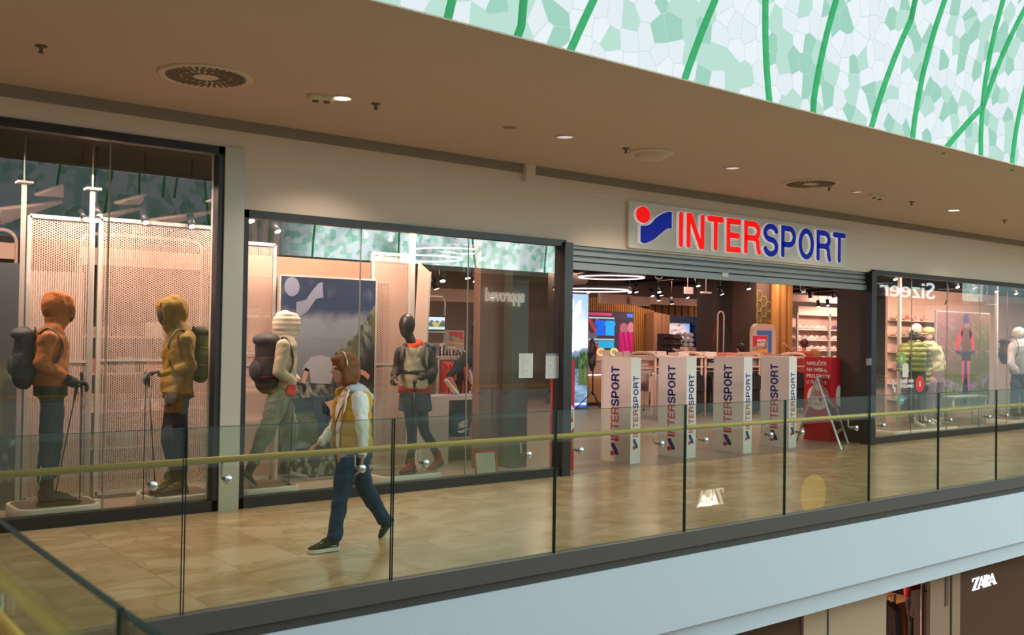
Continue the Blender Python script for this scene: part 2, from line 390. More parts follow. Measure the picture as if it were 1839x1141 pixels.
# ------------------------------------------------------------------ procedural pictures (printed posters and screens)
def vnoise(x, y, seed=0):
    xi = np.floor(x).astype(int); yi = np.floor(y).astype(int); fx = x-xi; fy = y-yi
    fx = fx*fx*(3-2*fx); fy = fy*fy*(3-2*fy)
    def h(a, b): return np.abs(np.sin(a*127.1+b*311.7+seed*74.7)*43758.5453) % 1
    return (h(xi, yi)*(1-fx)+h(xi+1, yi)*fx)*(1-fy)+(h(xi, yi+1)*(1-fx)+h(xi+1, yi+1)*fx)*fy
def fbm(x, y, o=5, seed=0):
    r = 0; a = .5
    for i in range(o): r = r+a*vnoise(x*2**i, y*2**i, seed+i); a *= .5
    return r
def mixc(a, b, t): t = np.clip(t, 0, 1)[..., None]; return np.array(a)*(1-t)+np.array(b)*t
def picture(name, O, U, V, w, h, nx, ny, fn, m, parent, thick=.02, back=None):
    U = Vector(U).normalized(); V = Vector(V).normalized(); O = Vector(O); Nn = U.cross(V)
    u, v = np.meshgrid(np.linspace(0, 1, nx), np.linspace(0, 1, ny)); col = np.clip(fn(u, v), 0, 1)
    po = wloc(parent) if parent else O; base = O-po
    P = np.array(base)+u[..., None]*np.array(U)*w+v[..., None]*np.array(V)*h
    verts = P.reshape(-1, 3).tolist(); faces = []
    for j in range(ny-1):
        for i in range(nx-1):
            a = j*nx+i; faces.append((a, a+1, a+nx+1, a+nx))
    nf = len(faces); n0 = len(verts)
    c = [0, nx-1, nx*ny-1, nx*(ny-1)]
    for q in c: verts.append((np.array(verts[q])-np.array(Nn)*thick).tolist())
    faces.append((n0+3, n0+2, n0+1, n0))
    for i in range(4): faces.append((c[i], n0+i, n0+(i+1) % 4, c[(i+1) % 4]))
    me = bpy.data.meshes.new(name); me.from_pydata(verts, [], faces)
    a = me.color_attributes.new('Col', 'FLOAT_COLOR', 'POINT')
    cc = np.ones((len(verts), 4), dtype=np.float32); cc[:n0, :3] = col.reshape(-1, 3); cc[n0:, :3] = .1
    a.data.foreach_set('color', cc.ravel()); me.materials.append(m)
    ob = bpy.data.objects.new(name, me); COL.objects.link(ob)
    if parent: ob.parent = parent
    else: ob.location = O
    return ob
ORD = ['first', 'second', 'third', 'fourth', 'fifth', 'sixth', 'seventh', 'eighth', 'ninth', 'tenth', 'eleventh', 'twelfth', 'thirteenth', 'fourteenth', 'fifteenth']
X3, Y3, Z3 = Vector((1, 0, 0)), Vector((0, 1, 0)), Vector((0, 0, 1))
FRONT = (X3, Z3); LEFT = (-Y3, Z3)
# ================================================================== SETTING
m_tile = tile_mat()
m_shopfloor = mat('grey_vinyl', (.30, .235, .20), .35, vary=.18, vscale=3, stretch=(1, 6, 1))
m_ceil = mat('ceiling_paint', (.53, .43, .35), .9)
m_band = mat('shadow_gap', (.26, .24, .22), .8)
m_fascia = mat('fascia_plaster', (.70, .62, .545), .8, bump=.05, bscale=60)
m_white = mat('white_cladding', (.55, .60, .70), .45, spec=.3)
m_black = mat('black_frame', (.018, .02, .026), .4)
m_grey = mat('grey_metal', (.098, .088, .088), .45, metal=.3)
m_dgrey = mat('dark_grey_metal', (.06, .055, .055), .5)
m_dark = mat('dark_brown_panel', (.075, .055, .045), .6)
m_shopceil = mat('black_shop_ceiling', (.006, .005, .006), .9)
m_shopwall = mat('shop_wall', (.20, .14, .12), .8)
m_brown = mat('brown_wall', (.30, .17, .11), .6, vary=.08)
FX0, FX1 = -3, 56
struct('floor', MB().box((FX0, 6.19, -.06), (FX1, 9.62, 0)), m_tile)
struct('floor', MB().box((FX0, 9.62, -.06), (FX1, 27, 0)), m_shopfloor)
struct('ceiling', MB().box((FX0, 5.54, 3.95), (FX1, 9.9, 3.962)).box((FX0, 5.75, 3.962), (FX1, 9.9, 4.12)), m_ceil)
struct('trim_1', MB().box((FX0, 9.56, 3.84), (FX1, 9.9, 3.95)), m_band)
# plaster fascia above the shopfront, with a slightly proud upper strip
w = MB().box((3.88, 9.6, 3.05), (8.5, 9.88, 3.84)).box((8.5, 9.6, 3.0), (15.6, 9.88, 3.84)).box((15.6, 9.6, 3.05), (FX1, 9.88, 3.84)).box((FX0, 9.6, 3.66), (3.88, 9.88, 3.84))
w.box((FX0, 9.585, 3.66), (FX1, 9.6, 3.84))
struct('wall_front', w, m_fascia)
struct('trim_2', MB().box((3.87, 9.55, 0), (4.08, 9.9, 3.66)), mat('pale_pilaster', (.50, .51, .46), .25, spec=.8))
# slab edge below the balustrade
struct('trim_3', MB().box((.72, 6.12, -.125), (FX1, 6.21, .015)), m_grey)
struct('trim_4', MB().box((.72, 6.16, -.205), (FX1, 6.24, -.125)), m_dgrey)
struct('wall_slab', MB().box((.72, 6.15, -.87), (FX1, 6.5, -.205)), m_white)
struct('wall_slab', MB().box((.72, 6.24, -1.10), (FX1, 6.6, -.87)), m_white)
struct('ceiling', MB().box((FX0, 6.6, -1.12), (FX1, 16, -1.02)), m_ceil)
# near landing on the left of the atrium, where the camera stands
struct('floor', MB().box((-6, -14, -.06), (.66, 6.19, 0)), m_tile)
struct('trim_5', MB().box((.62, -8.1, -.125), (.76, 6.12, .015)), m_grey)
struct('wall_left', MB().box((.66, -8.1, -1.1), (.74, 6.15, -.125)), m_white)
struct('ceiling', MB().box((-6, -8.1, 3.95), (.3, 5.56, 4.12)), m_ceil)
struct('wall_left', MB().box((-6.2, -14, -.06), (-6, 12, 4.1)), m_fascia)
# vaulted, printed membrane roof over the atrium
VC, VA, VB = -1.2, 6.95, 6.2
def vault_pt(x, t, off=0): return Vector((x, VC+(VA+off)*math.cos(t), 4.0+(VB+off)*math.sin(t)))
vb = bmesh.new(); uvl = vb.loops.layers.uv.new('UVMap'); NS = 28
arcl = [0]
for i in range(NS): arcl.append(arcl[-1]+(vault_pt(0, math.pi*(i+1)/NS)-vault_pt(0, math.pi*i/NS)).length)
xs = list(range(-6, 60, 4))
for xa, xb in zip(xs, xs[1:]):
    for i in range(NS):
        q = [(xa, i), (xb, i), (xb, i+1), (xa, i+1)]
        f = vb.faces.new([vb.verts.new(vault_pt(x, math.pi*k/NS)) for x, k in q])
        for lp, (x, k) in zip(f.loops, q): lp[uvl].uv = (x, arcl[k])
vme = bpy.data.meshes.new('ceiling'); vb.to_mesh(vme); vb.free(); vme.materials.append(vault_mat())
vo = bpy.data.objects.new('ceiling', vme); COL.objects.link(vo); vo['kind'] = 'structure'
for xe, nm in ((-6, 'wall_left'), (56, 'wall_right')):
    struct(nm, MB().prism([(VC+VA*math.cos(t), 4+VB*math.sin(t)) for t in [math.pi*i/20 for i in range(21)]], .1, (xe, 0, 0), (0, 1, 0), (0, 0, 1)), m_white)
# green struts of the membrane
m_strut = bpy.data.materials.new('green_strut'); N_, L_ = nodes_of(m_strut); N_.clear()
_o = N_.new('ShaderNodeOutputMaterial'); _d = N_.new('ShaderNodeBsdfDiffuse'); _d.inputs[0].default_value = (.12, .50, .27, 1)
_t = N_.new('ShaderNodeBsdfTranslucent'); _t.inputs[0].default_value = (.30, .85, .50, 1); _m = N_.new('ShaderNodeMixShader'); _m.inputs[0].default_value = .55
L_.new(_d.outputs[0], _m.inputs[1]); L_.new(_t.outputs[0], _m.inputs[2]); L_.new(_m.outputs[0], _o.inputs[0])
def hit_vault(x, y):
    d = ray(x, y); best = None
    a = d.y**2/VA**2+d.z**2/VB**2; b = 2*(-VC*d.y/VA**2+(1.8-4)*d.z/VB**2); c = VC**2/VA**2+2.2**2/VB**2-1
    t = (-b+math.sqrt(b*b-4*a*c))/(2*a); return CAM+d*t
def strut(pts, label):
    P = []
    for a, b in zip(pts, pts[1:]):
        for k in range(6): P.append(a+(b-a)*(k/6))
    P.append(pts[-1])
    Q = []
    for p in P:   # pull to just under the membrane
        t = math.atan2((p.z-4)/VB, (p.y-VC)/VA); Q.append(vault_pt(p.x, t, -.03))
    b = MB()
    for a, c in zip(Q, Q[1:]):
        n = Vector((0, VC, 4))-Vector((0, (a.y+c.y)/2, (a.z+c.z)/2)); b.bar(a, c, .055, .03, up=n)
    tag(b.build('roof_strut', m_strut), label, 'strut', 'green struts under the patterned membrane roof')
SL = [[(808, 0), (798, 44)], [(936, 0), (932, 48), (922, 76)], [(1062, 0), (1017, 99)], [(1280, 0), (1222, 152)], [(1370, 0), (1378, 192)],
      [(1497, 0), (1457, 178), (1455, 214)], [(1639, 0), (1632, 35), (1558, 238)], [(1692, 0), (1633, 260)], [(1797, 0), (1757, 292)], [(1839, 10), (1762, 190), (1688, 274)], [(1839, 150), (1812, 307)]]
for i, pl in enumerate(SL):
    P = [hit_vault(*p) for p in pl]
    d = P[0]-P[1]; ta = math.atan2((P[0].z-4)/VB, (P[0].y-VC)/VA)
    sx = max(-1.5, min(1.5, d.x/max(.2, abs(d.z))))
    ext = [vault_pt(P[0].x+sx*k*.55, ta+(2.9-ta)*k/8) for k in range(8, 0, -1)]
    strut(ext+P, 'green strut on the patterned roof, %s from the left where it meets the ceiling edge' % ORD[i])
for i in range(14):
    x = 1.5+i*3.1; r = random.uniform(-1, 1)
    strut([vault_pt(x+r*k*.7, math.pi*(1-k/6*.8)-.02) for k in range(0, 7)], 'green strut on the far half of the patterned roof, %s along' % ORD[i])
# ---------------- opposite side of the atrium (seen only as reflections in the glass)
struct('floor', MB().box((.66, -12, -.06), (FX1, -8.15, 0)), m_tile)
struct('ceiling', MB().box((.3, -12, 3.95), (FX1, -8.1, 4.12)), m_ceil)
struct('wall_back', MB().box((.66, -8.5, -1.1), (FX1, -8.15, -.1)), m_white)
w = MB()
for a, b in ((.3, 5), (5, 12), (19.5, 30), (37, 56)): w.box((a, -11.9, 0), (b, -11.6, 3.95))
struct('wall_back', w, mat('pale_wall', (.45, .42, .38), .6))
struct('wall_back', MB().box((12, -11.9, 2.6), (19.5, -11.6, 3.95)).box((30, -11.9, 2.6), (37, -11.6, 3.95)), m_dark)
struct('wall_back', MB().box((8, -14, 0), (40, -13.8, 4)), m_shopwall)
struct('floor', MB().box((.66, -14, -.05), (FX1, -12, 0)), m_shopfloor)
struct('wall_back', MB().box((.66, -12.2, -5.2), (FX1, -11.9, -1.1)), m_brown)
struct('floor', MB().box((-6, -14, -5.3), (FX1, 16, -5.2)), m_tile)
lamp('AREA', (16, -12.7, 3.6), 120, PINK, sx=6, sy=1); lamp('AREA', (33, -12.7, 3.6), 120, PINK, sx=6, sy=1)
# ---------------- shop interior shell
struct('ceiling', MB().box((FX0, 9.9, 3.75), (FX1, 27, 3.9)), m_shopceil)
struct('wall_back', MB().box((FX0, 22.6, 0), (FX1, 22.8, 3.75)), m_shopwall)
struct('wall_left', MB().box((FX0-.2, 9.6, 0), (FX0, 22.8, 3.95)), m_shopwall)
struct('wall_right', MB().box((55.8, 5.5, -5.2), (56, 22.8, 4)), m_fascia)
# dark panel pier inside window 2, next to the entrance, with a stand-in panel for the brown reflection
struct('wall_right', MB().box((aY(861, 650, 10.7).x, 10.7, 0), (8.6, 10.85, 3.75)), mat('pier_brown_reflection', (.17, .10, .075), .5))  # brown reflection in the window glass is put into this panel's colour
struct('wall_right', MB().box((aY(919, 650, 10.5).x, 10.5, 0), (8.62, 10.69, 3.75)), mat('pier_dark', (.055, .058, .05), .45))
# dark side wall right of the entrance, and the pier inside window 3
struct('wall_right', MB().box((15.70, 9.80, 0), (15.78, aX(1503, 600, 15.70).y, 3.75)), mat('entrance_panel', (.075, .055, .048), .7))
struct('wall_right', MB().box((15.79, 9.95, 0), (16.28, 10.3, 3.75)), mat('pier_green', (.10, .115, .09), .4))
# ---------------- shop windows
m_sglass = glass_mat('shop_glass', (.93, .94, .92), 1.6, gl=1.0)
def window(n, x0, x1, z0, z1, joints, jambl=True, jambr=True, yk=9.6):
    f = MB().box((x0, yk-.03, 0), (x1, yk+.10, .11)).box((x0, yk-.03, z1-.08), (x1, yk+.10, z1))
    if jambl: f.box((x0, yk-.03, 0), (x0+.06, yk+.1, z1))
    if jambr: f.box((x1-.06, yk-.03, 0), (x1, yk+.1, z1))
    o = struct('window_%d' % n, f, m_black)
    xs = [x0]+joints+[x1]
    for a, b in zip(xs, xs[1:]):
        MB().box((a+.006, yk+.03, .1), (b-.006, yk+.042, z1-.07)).build('pane', m_sglass, o)
    for a in joints: MB().box((a-.006, yk+.03, .1), (a+.006, yk+.042, z1-.07)).build('glazing_joint', mat('joint_seal', (.25, .24, .2), .4), o)
    return o
jx = lambda x: aY(x, 600, 9.6).x
window(1, -2.5, 3.87, .1, 3.66, [jx(-250), jx(193)])
window(2, 4.08, 8.44, .1, 3.05, [jx(648), jx(842)], jambr=False)
window(3, 15.66, 26.5, .1, 3.05, [jx(1640), jx(1704), jx(1762), jx(1812), 23.4], jambl=False)
struct('door_1', MB().box((8.42, 9.53, 0), (8.56, 9.74, 3.02)), m_black)
o = struct('door_2', MB().box((15.53, 9.53, 0), (15.68, 9.74, 3.02)), m_black)
p = aY(1561, 650, 9.5); MB().box((p.x-.03, 9.48, p.z-.06), (p.x+.04, 9.54, p.z+.06)).build('lock_keeper', mat('steel', (.55, .55, .55), .25, metal=1), o)
MATS['steel'] = mat('steel')
# ---------------- roller shutter
sh = thing('roller_shutter', 'grey corrugated metal roller shutter rolled almost fully up over the entrance', 'shutter', (12, 9.64, 2.7))
m_shut = mat('shutter_metal', (.24, .25, .25), .42, metal=.5, vary=.12, vscale=1.5, stretch=(.3, 1, 12))
b = MB(); pr = []; z = 3.02
while z > 2.78:
    pr += [(0, z), (.028, z-.012), (.028, z-.062), (0, z-.074)]; z -= .08
poly = [(y, z) for y, z in pr]
for (y0, z0), (y1, z1) in zip(poly, poly[1:]): b.quad((8.56, 9.68-y0, z0), (8.56, 9.68-y1, z1), (15.53, 9.68-y1, z1), (15.53, 9.68-y0, z0))
b.box((8.56, 9.69, 2.74), (15.53, 9.70, 3.05)); b.build('curtain', m_shut, sh)
MB().box((8.56, 9.63, 2.685), (15.53, 9.70, 2.775)).build('bottom_rail', m_shut, sh, bevel=.008)
p = aY(1303, 494, 9.62); MB().box((p.x-.07, 9.622, p.z-.03), (p.x+.07, 9.63, p.z+.03)).build('sticker', mat('sticker', (.75, .75, .72), .5), sh)
for x in (1183, 1442): 
    p = aY(x, 497+(x-1183)*.088, 9.62); MB().tube([p+Vector((.07*math.cos(t), 0, .035*math.sin(t)-.0)) for t in [math.pi*(1+i/8) for i in range(9)]], .008, 6).build('cable_loop', mat('pale_cable', (.6, .58, .55), .5), sh)
# ---------------- sign
sg = thing('shop_sign', 'illuminated white sign board with red and blue raised shop name over the entrance', 'sign', (12, 9.58, 3.07))
p0 = aY(1126, 445, 9.58); p1 = aY(1125, 360, 9.58); p2 = aY(1517, 420, 9.58)
MB().box((p0.x, 9.55, p0.z), (p2.x+.02, 9.598, p1.z)).build('board', mat('sign_board', (.66, .66, .63), .5), sh if False else sg)
m_red = mat('sign_red', (.80, .004, .004), .5, emit=(1, .002, .002), es=.6, spec=.2); m_blue = mat('sign_blue', (.002, .012, .25), .5, emit=(.0, .015, .38), es=.4, spec=.2)
m_halo = mat('sign_white', (.9, .9, .9), .4, emit=(1, .95, .95), es=.2)
a = aY(1141, 430, 9.5); bq = aY(1520, 470, 9.5)
lt = aY(1209, 378, 9.5); lb = aY(1209, 443, 9.5)
wordmark('s', (a.x, 9.55, lb.z), *FRONT, lt.z-lb.z, .05, sg, m_red, m_blue, width=bq.x-a.x-.02, halo=m_halo)
# small beige junction box
tag(MB().box((aY(945, 308, 9.5).x, 9.5, aY(953, 326, 9.5).z), (aY(962, 308, 9.5).x, 9.585, aY(953, 291, 9.5).z)).build('junction_box', m_fascia, bevel=.006), 'small beige box mounted on the grey band below the ceiling', 'box')
# ---------------- glass balustrade
m_bglass = glass_mat('balustrade_glass', (.84, .885, .82), 1.52)
PANELS = []
m_edge = mat('glass_edge', (.012, .04, .035), .5, spec=.15)
bx = [.80, 2.27, 3.80, 5.36, 6.95, 8.46, 10.0, 11.5, 12.97, 14.5, 16.0, 17.5, 19.0, 20.5, 22]
for i, (a, b_) in enumerate(zip(bx, bx[1:])):
    g = thing('balustrade_panel', 'clear greenish glass balustrade panel, %s from the left along the slab edge' % ORD[i], 'glass panel', ((a+b_)/2, 6.16, 0), 'glass panels of the long balustrade')
    PANELS.append(g); MB().box((a+.008, 6.15, .0), (b_-.008, 6.167, 1.185)).build('pane', m_bglass, g)
    MB().box((b_-.0095, 6.149, .0), (b_-.007, 6.168, 1.186)).box((a+.007, 6.149, 0), (a+.0095, 6.168, 1.186)).box((a+.008, 6.149, 1.184), (b_-.008, 6.168, 1.187)).build('polished_edge', m_edge, g)
m_brass = mat('brass_rail', (.88, .56, .13), .35, metal=.15, vary=.1, vscale=2)
hr = thing('handrail', 'long brass coloured round handrail fixed behind the glass balustrade', 'handrail', (8, 6.25, .97))
rz = aY(700, 805, 6.25).z
MB().cyl((.8, 6.25, rz), (22, 6.25, rz), .022, n=14).build('rail', m_brass, hr)
m_steel = mat('steel')
first = None
for i, a in enumerate(bx[:-1]):
    for dx in (.28, 1.27):
        x = a+dx
        if x < .9: continue
        MB().lathe((x, 6.149, rz-.12), [(.001, -.017), (.027, -.015), (.03, -.010), (.03, -.002), (.012, 0)], 16, axis=(0, 1, 0)).build('fixing_button', m_steel, PANELS[i])
        b = MB().lathe((x, 6.168, rz-.12), [(.02, .001), (.02, .006), (.012, .008), (.012, .06)], 16, axis=(0, 1, 0))
        b.tube([(x, 6.228, rz-.12), (x, 6.25, rz-.11), (x, 6.25, rz-.02)], .008, 8)
        b.build('bracket', m_steel, hr)
# near balustrade running away from the camera
for i, (ya, yb) in enumerate(((-.3, 2.21), (2.235, 6.1))):
    g = thing('balustrade_panel', ['glass balustrade panel nearest the camera, low in the left corner', 'out of focus glass balustrade panel running away from the camera at left'][i], 'glass panel', (.69, (ya+yb)/2, 0), 'glass panels of the near balustrade')
    MB().box((.68, ya, 0), (.697, yb, 1.185)).build('pane', m_bglass, g)
    MB().box((.679, ya, 1.184), (.698, yb, 1.188)).box((.679, ya-.003, 0), (.698, ya, 1.187)).box((.679, yb, 0), (.698, yb+.003, 1.187)).build('polished_edge', m_edge, g)
hr2 = thing('handrail', 'blurred orange brass handrail in the bottom left corner, nearest the camera', 'handrail', (.6, 2, .97))
MB().cyl((.628, -.3, rz), (.628, 6.05, rz), .022, n=14).build('rail', m_brass, hr2)
for y in (1.8, 2.6, 3.6, 4.8):
    b = MB().lathe((.679, y, rz-.12), [(.02, -.001), (.02, -.006), (.012, -.008), (.012, -.04)], 16, axis=(1, 0, 0)); b.tube([(.64, y, rz-.12), (.628, y, rz-.11), (.628, y, rz-.02)], .008, 8); b.build('bracket', m_steel, hr2)
# ================================================================== FIGURES
def capsule(b, p, q, r0, r1, n=14, flat=1.0, side=None):
    """tapered capsule; flat<1 squeezes it across the direction `side`"""
    p = Vector(p); q = Vector(q); d = q-p; L = d.length; d = d.normalized() if L > 1e-6 else Vector((0, 0, 1))
    a = (side - d*side.dot(d)).normalized() if side is not None and (side-d*side.dot(d)).length > .1 else d.orthogonal().normalized()
    c = d.cross(a); R = []
    for k in range(1, 6):
        t = math.pi/2*k/5; R.append((p-d*r0*math.cos(t), r0*math.sin(t)))
    for k in range(0, 5):
        t = math.pi/2*k/5; R.append((q+d*r1*math.sin(t), r1*math.cos(t)))
    b.rings([[o+(a*math.cos(t)*flat+c*math.sin(t))*max(r, .001) for t in [2*math.pi*i/n for i in range(n)]] for o, r in R])
def loft(b, secs, n=20):
    """horizontal elliptical sections (centre, half-width along dir, half-width across, dir)"""
    R = []
    for c, rx, ry, dr in secs:
        c = Vector(c); a = Vector(dr).normalized(); q = Vector((-a.y, a.x, 0))
        R.append([c+a*math.cos(t)*rx+q*math.sin(t)*ry for t in [2*math.pi*i/n for i in range(n)]])
    b.rings(R)
def skin(name, b, m, parent, vox=.014, smooth=6, fold=0, fscale=9, fn=None, quilt=None, sub=False):
    """melt the overlapping volumes of b into one continuous surface"""
    bmesh.ops.recalc_face_normals(b.bm, faces=b.bm.faces)
    me = bpy.data.meshes.new('t'); b.bm.to_mesh(me); b.bm.free()
    o = bpy.data.objects.new('t', me); COL.objects.link(o)
    r = o.modifiers.new('r', 'REMESH'); r.mode = 'VOXEL'; r.voxel_size = vox; r.use_smooth_shade = True
    s = o.modifiers.new('s', 'SMOOTH'); s.factor = .5; s.iterations = smooth
    me2 = eval_mesh(o); bpy.data.objects.remove(o)
    n = len(me2.vertices); co = np.empty(n*3, dtype=np.float32); me2.vertices.foreach_get('co', co); co = co.reshape(-1, 3).astype(float)
    no = np.empty(n*3, dtype=np.float32); me2.vertex_normals.foreach_get('vector', no); no = no.reshape(-1, 3)
    if fold:
        d = fbm(co[:, 0]*fscale+co[:, 1]*fscale*.8+9, co[:, 2]*fscale*.8+co[:, 1]*3, 4, 3)-.47
        d = np.sign(d)*np.abs(d)**.8
        co += no*(d*fold)[:, None]
    if quilt:    # puffed horizontal channels
        pitch, amp = quilt; co += no*(amp*(np.abs(np.sin(math.pi*(co[:, 2]+.25*(co[:, 0]-co[0, 0])*0)/pitch))**.6-.6))[:, None]
    me2.vertices.foreach_set('co', (co-np.array(wloc(parent))).astype(np.float32).ravel()); me2.update()
    me2.name = name; me2.materials.clear(); me2.materials.append(m)
    if fn: fn(me2, co)
    ob = bpy.data.objects.new(name, me2); COL.objects.link(ob); ob.parent = parent
    return ob
def shoe(name, heel, toe, h, m_up, m_sole, parent, ankle=None, hi=False, ankr=.05, stripe=None, lace=None, side=None):
    """shoe from heel to toe points on the sole"""
    heel = Vector(heel); toe = Vector(toe); d = (toe-heel); L = d.length; d.normalize()
    sd = d.cross(Vector((0, 0, 1))).normalized(); up = sd.cross(d).normalized()
    b = MB(); w = L*.17
    secs = [(0.02, .55, .78), (.12, .85, .95), (.3, .9, 1.0), (.5, .95, .82), (.7, 1.08, .58), (.88, .9, .42), (.985, .45, .28)]
    R = []
    for t, kw, kh in secs:
        c = heel+d*L*t; ww = w*kw; hh = h*kh
        R.append([c+sd*ww*math.cos(a)*(1 if math.sin(a) < .2 else .82)+up*(hh*(.5+.5*math.sin(a))) for a in [2*math.pi*i/14 for i in range(14)]])
    b.rings(R)
    if hi or ankle is not None:
        an = Vector(ankle) if ankle is not None else heel+d*L*.22+up*h*1.6
        capsule(b, heel+d*L*.24+up*h*.5, an, L*.16, ankr)
    up_ob = skin('upper', b, m_up, parent, vox=.009, smooth=4)
    b = MB(); o = [(0, .35), (.03, .75), (.14, .95), (.32, .86), (.5, .9), (.7, 1.1), (.86, 1.0), (.96, .65), (1.01, .2)]
    out = [(L*t, w*k*1.06) for t, k in o]+[(L*t, -w*k*1.06) for t, k in reversed(o)]
    b.prism(out, .028, heel+up*.012, d, -sd if False else sd.cross(Vector((0,0,0))) if False else (up.cross(d))); b.build('sole', m_sole, parent, bevel=.006)
    if lace:
        b = MB()
        for k in range(4):
            t = .40+k*.085; c = heel+d*L*t+up*(h*(.95-.09*k-.1*(k > 1)))
            b.tube([c+sd*w*.6-up*.012+d*.01, c+up*.006, c-sd*w*.6-up*.012-d*.01], .0045, 6)
        b.build('laces', lace, up_ob)
    if stripe:
        for s in (side or (-1, 1)):
            b = MB()
            pl = [(.12, .25), (.36, .30), (.62, .62), (.66, .72), (.50, .62), (.36, .55), (.22, .52)]
            b.prism([(L*x, h*y) for x, y in pl], .012*s, heel+sd*(w*1.02)*s, d, (up-sd*s*.38).normalized())
            b.build('side_stripe', stripe, up_ob)
    return up_ob
def hand(b, wrist, direction, palm_n, length=.18, curl=.6, side=1):
    """palm, four unequal curled fingers and a thumb leaving the side of the palm"""
    w = Vector(wrist); d = Vector(direction).normalized(); n = Vector(palm_n); n = (n-d*n.dot(d)).normalized(); s = d.cross(n)*side
    k = length/.18; pe = w+d*.085*k
    for j in (-1.3, -.45, .45, 1.3): capsule(b, w+s*.012*j*k+d*.005, pe+s*.019*j*k, .015*k, .0125*k)
    for j, ln in ((-1.5, .058), (-.5, .075), (.5, .080), (1.5, .070)):
        p = pe+s*.0195*j*k; a = 0
        for seg, r in ((.45, .0098), (.32, .009), (.26, .008)):
            a += curl*.9; dd = (d*math.cos(a)+n*math.sin(a)).normalized(); q = p+dd*ln*seg*k*1.25
            capsule(b, p, q, r*k, r*.93*k, 10); p = q
    p = w+d*.025*k+s*.026*k; q = p+(s*.75+d*.6+n*.3).normalized()*.042*k; r_ = q+(d*.85+s*.1+n*(.3+curl*.5)).normalized()*.036*k
    capsule(b, p, q, .0125*k, .011*k, 10); capsule(b, q, r_, .0105*k, .009*k, 10)
def head_shape(b, c, f, h=.235, w=.078, dpt=.098):
    """egg head with brow, nose, lips, chin; c = centre, f = facing direction"""
    c = Vector(c); f = Vector(f).normalized(); s = Vector((-f.y, f.x, 0)).normalized(); u = Vector((0, 0, 1)); k = h/.235
    rot = Matrix((s, f, u)).transposed()
    b.ell(c+u*.025*k-f*.012*k, (w*k, dpt*.98*k, .098*k), 20, rot)
    b.ell(c-u*.03*k+f*.018*k, (.060*k, .076*k, .088*k), 20, rot)
    b.ell(c-u*.088*k+f*.058*k, (.026*k, .026*k, .022*k), 12, rot)
    b.ell(c+u*.022*k+f*.078*k, (.05*k, .014*k, .012*k), 12, rot)
    capsule(b, c+u*.012*k+f*.088*k, c-u*.026*k+f*.110*k, .0075*k, .0125*k, 10)
    b.ell(c-u*.053*k+f*.090*k, (.024*k, .010*k, .006*k), 12, rot); b.ell(c-u*.062*k+f*.088*k, (.021*k, .010*k, .006*k), 12, rot)
    for e in (-1, 1):
        b.ell(c+s*e*w*.98*k-u*.005*k-f*.01*k, (.010*k, .022*k, .032*k), 10, rot)
        b.ell(c+s*e*.036*k-u*.03*k+f*.055*k, (.024*k, .024*k, .022*k), 12, rot)
def plinth(x0, y0, x1, y1, h, label, rnd=.16):
    def rr(ins):
        a, b_, c, d = x0+ins, y0+ins, x1-ins, y1-ins; r = rnd-ins; P = []
        for cx, cy, s in ((c-r, d-r, 0), (a+r, d-r, 90), (a+r, b_+r, 180), (c-r, b_+r, 270)):
            P += [(cx+r*math.cos(math.radians(s+t*15)), cy+r*math.sin(math.radians(s+t*15))) for t in range(7)]
        return P
    t = thing('display_plinth', label, 'plinth', ((x0+x1)/2, (y0+y1)/2, 0), 'white plinths in the shop windows')
    b = MB(); b.rings([[Vector((x, y, z)) for x, y in rr(i)] for z, i in ((0, .01), (.012, 0), (h-.01, 0), (h, .008))]); b.build('body', mat('plinth_white', (.74, .72, .68), .4), t)
    b = MB(); b.rings([[Vector((x, y, z)) for x, y in rr(.035)] for z in (h, h+.004)]); b.build('metal_plate', mat('plinth_plate', (.35, .28, .25), .3, metal=.6), t)
    return t
def curve_pts(P, n=5):
    out = []
    for i in range(len(P)-1):
        p0, p1, p2, p3 = P[max(i-1, 0)], P[i], P[i+1], P[min(i+2, len(P)-1)]
        for k in range(n):
            t = k/n; out.append(.5*(2*p1+(p2-p0)*t+(2*p0-5*p1+4*p2-p3)*t*t+(3*p1-p0-3*p2+p3)*t**3))
    return out+[P[-1]]
def pole(p, q, label, holder_grp='trekking poles', tip=True):
    p = Vector(p); q = Vector(q); d = (q-p).normalized()
    t = thing('trekking_pole', label, 'trekking pole', q, holder_grp)
    MB().cyl(p+d*.12, q, .008, .0055, 8).build('shaft', mat('pole_black', (.015, .015, .018), .3), t)
    MB().tube([p, p+d*.02, p+d*.06, p+d*.13], [.012, .019, .015, .013], 10).build('grip', mat('pole_grip', (.03, .028, .03), .7), t)
    b = MB(); b.tube([p+d*.03, p+d*.10+Vector((.035, 0, 0)), p+d*.17+Vector((.03, 0, 0)), p+d*.12, p+d*.04], .006, 6, flat=.4); b.build('wrist_strap', mat('pole_grip'), t)
    MB().lathe(q-d*.07, [(.005, 0), (.028, .004), (.028, .008), (.005, .02)], 14, axis=d).build('basket', mat('pole_grip'), t)
    return t
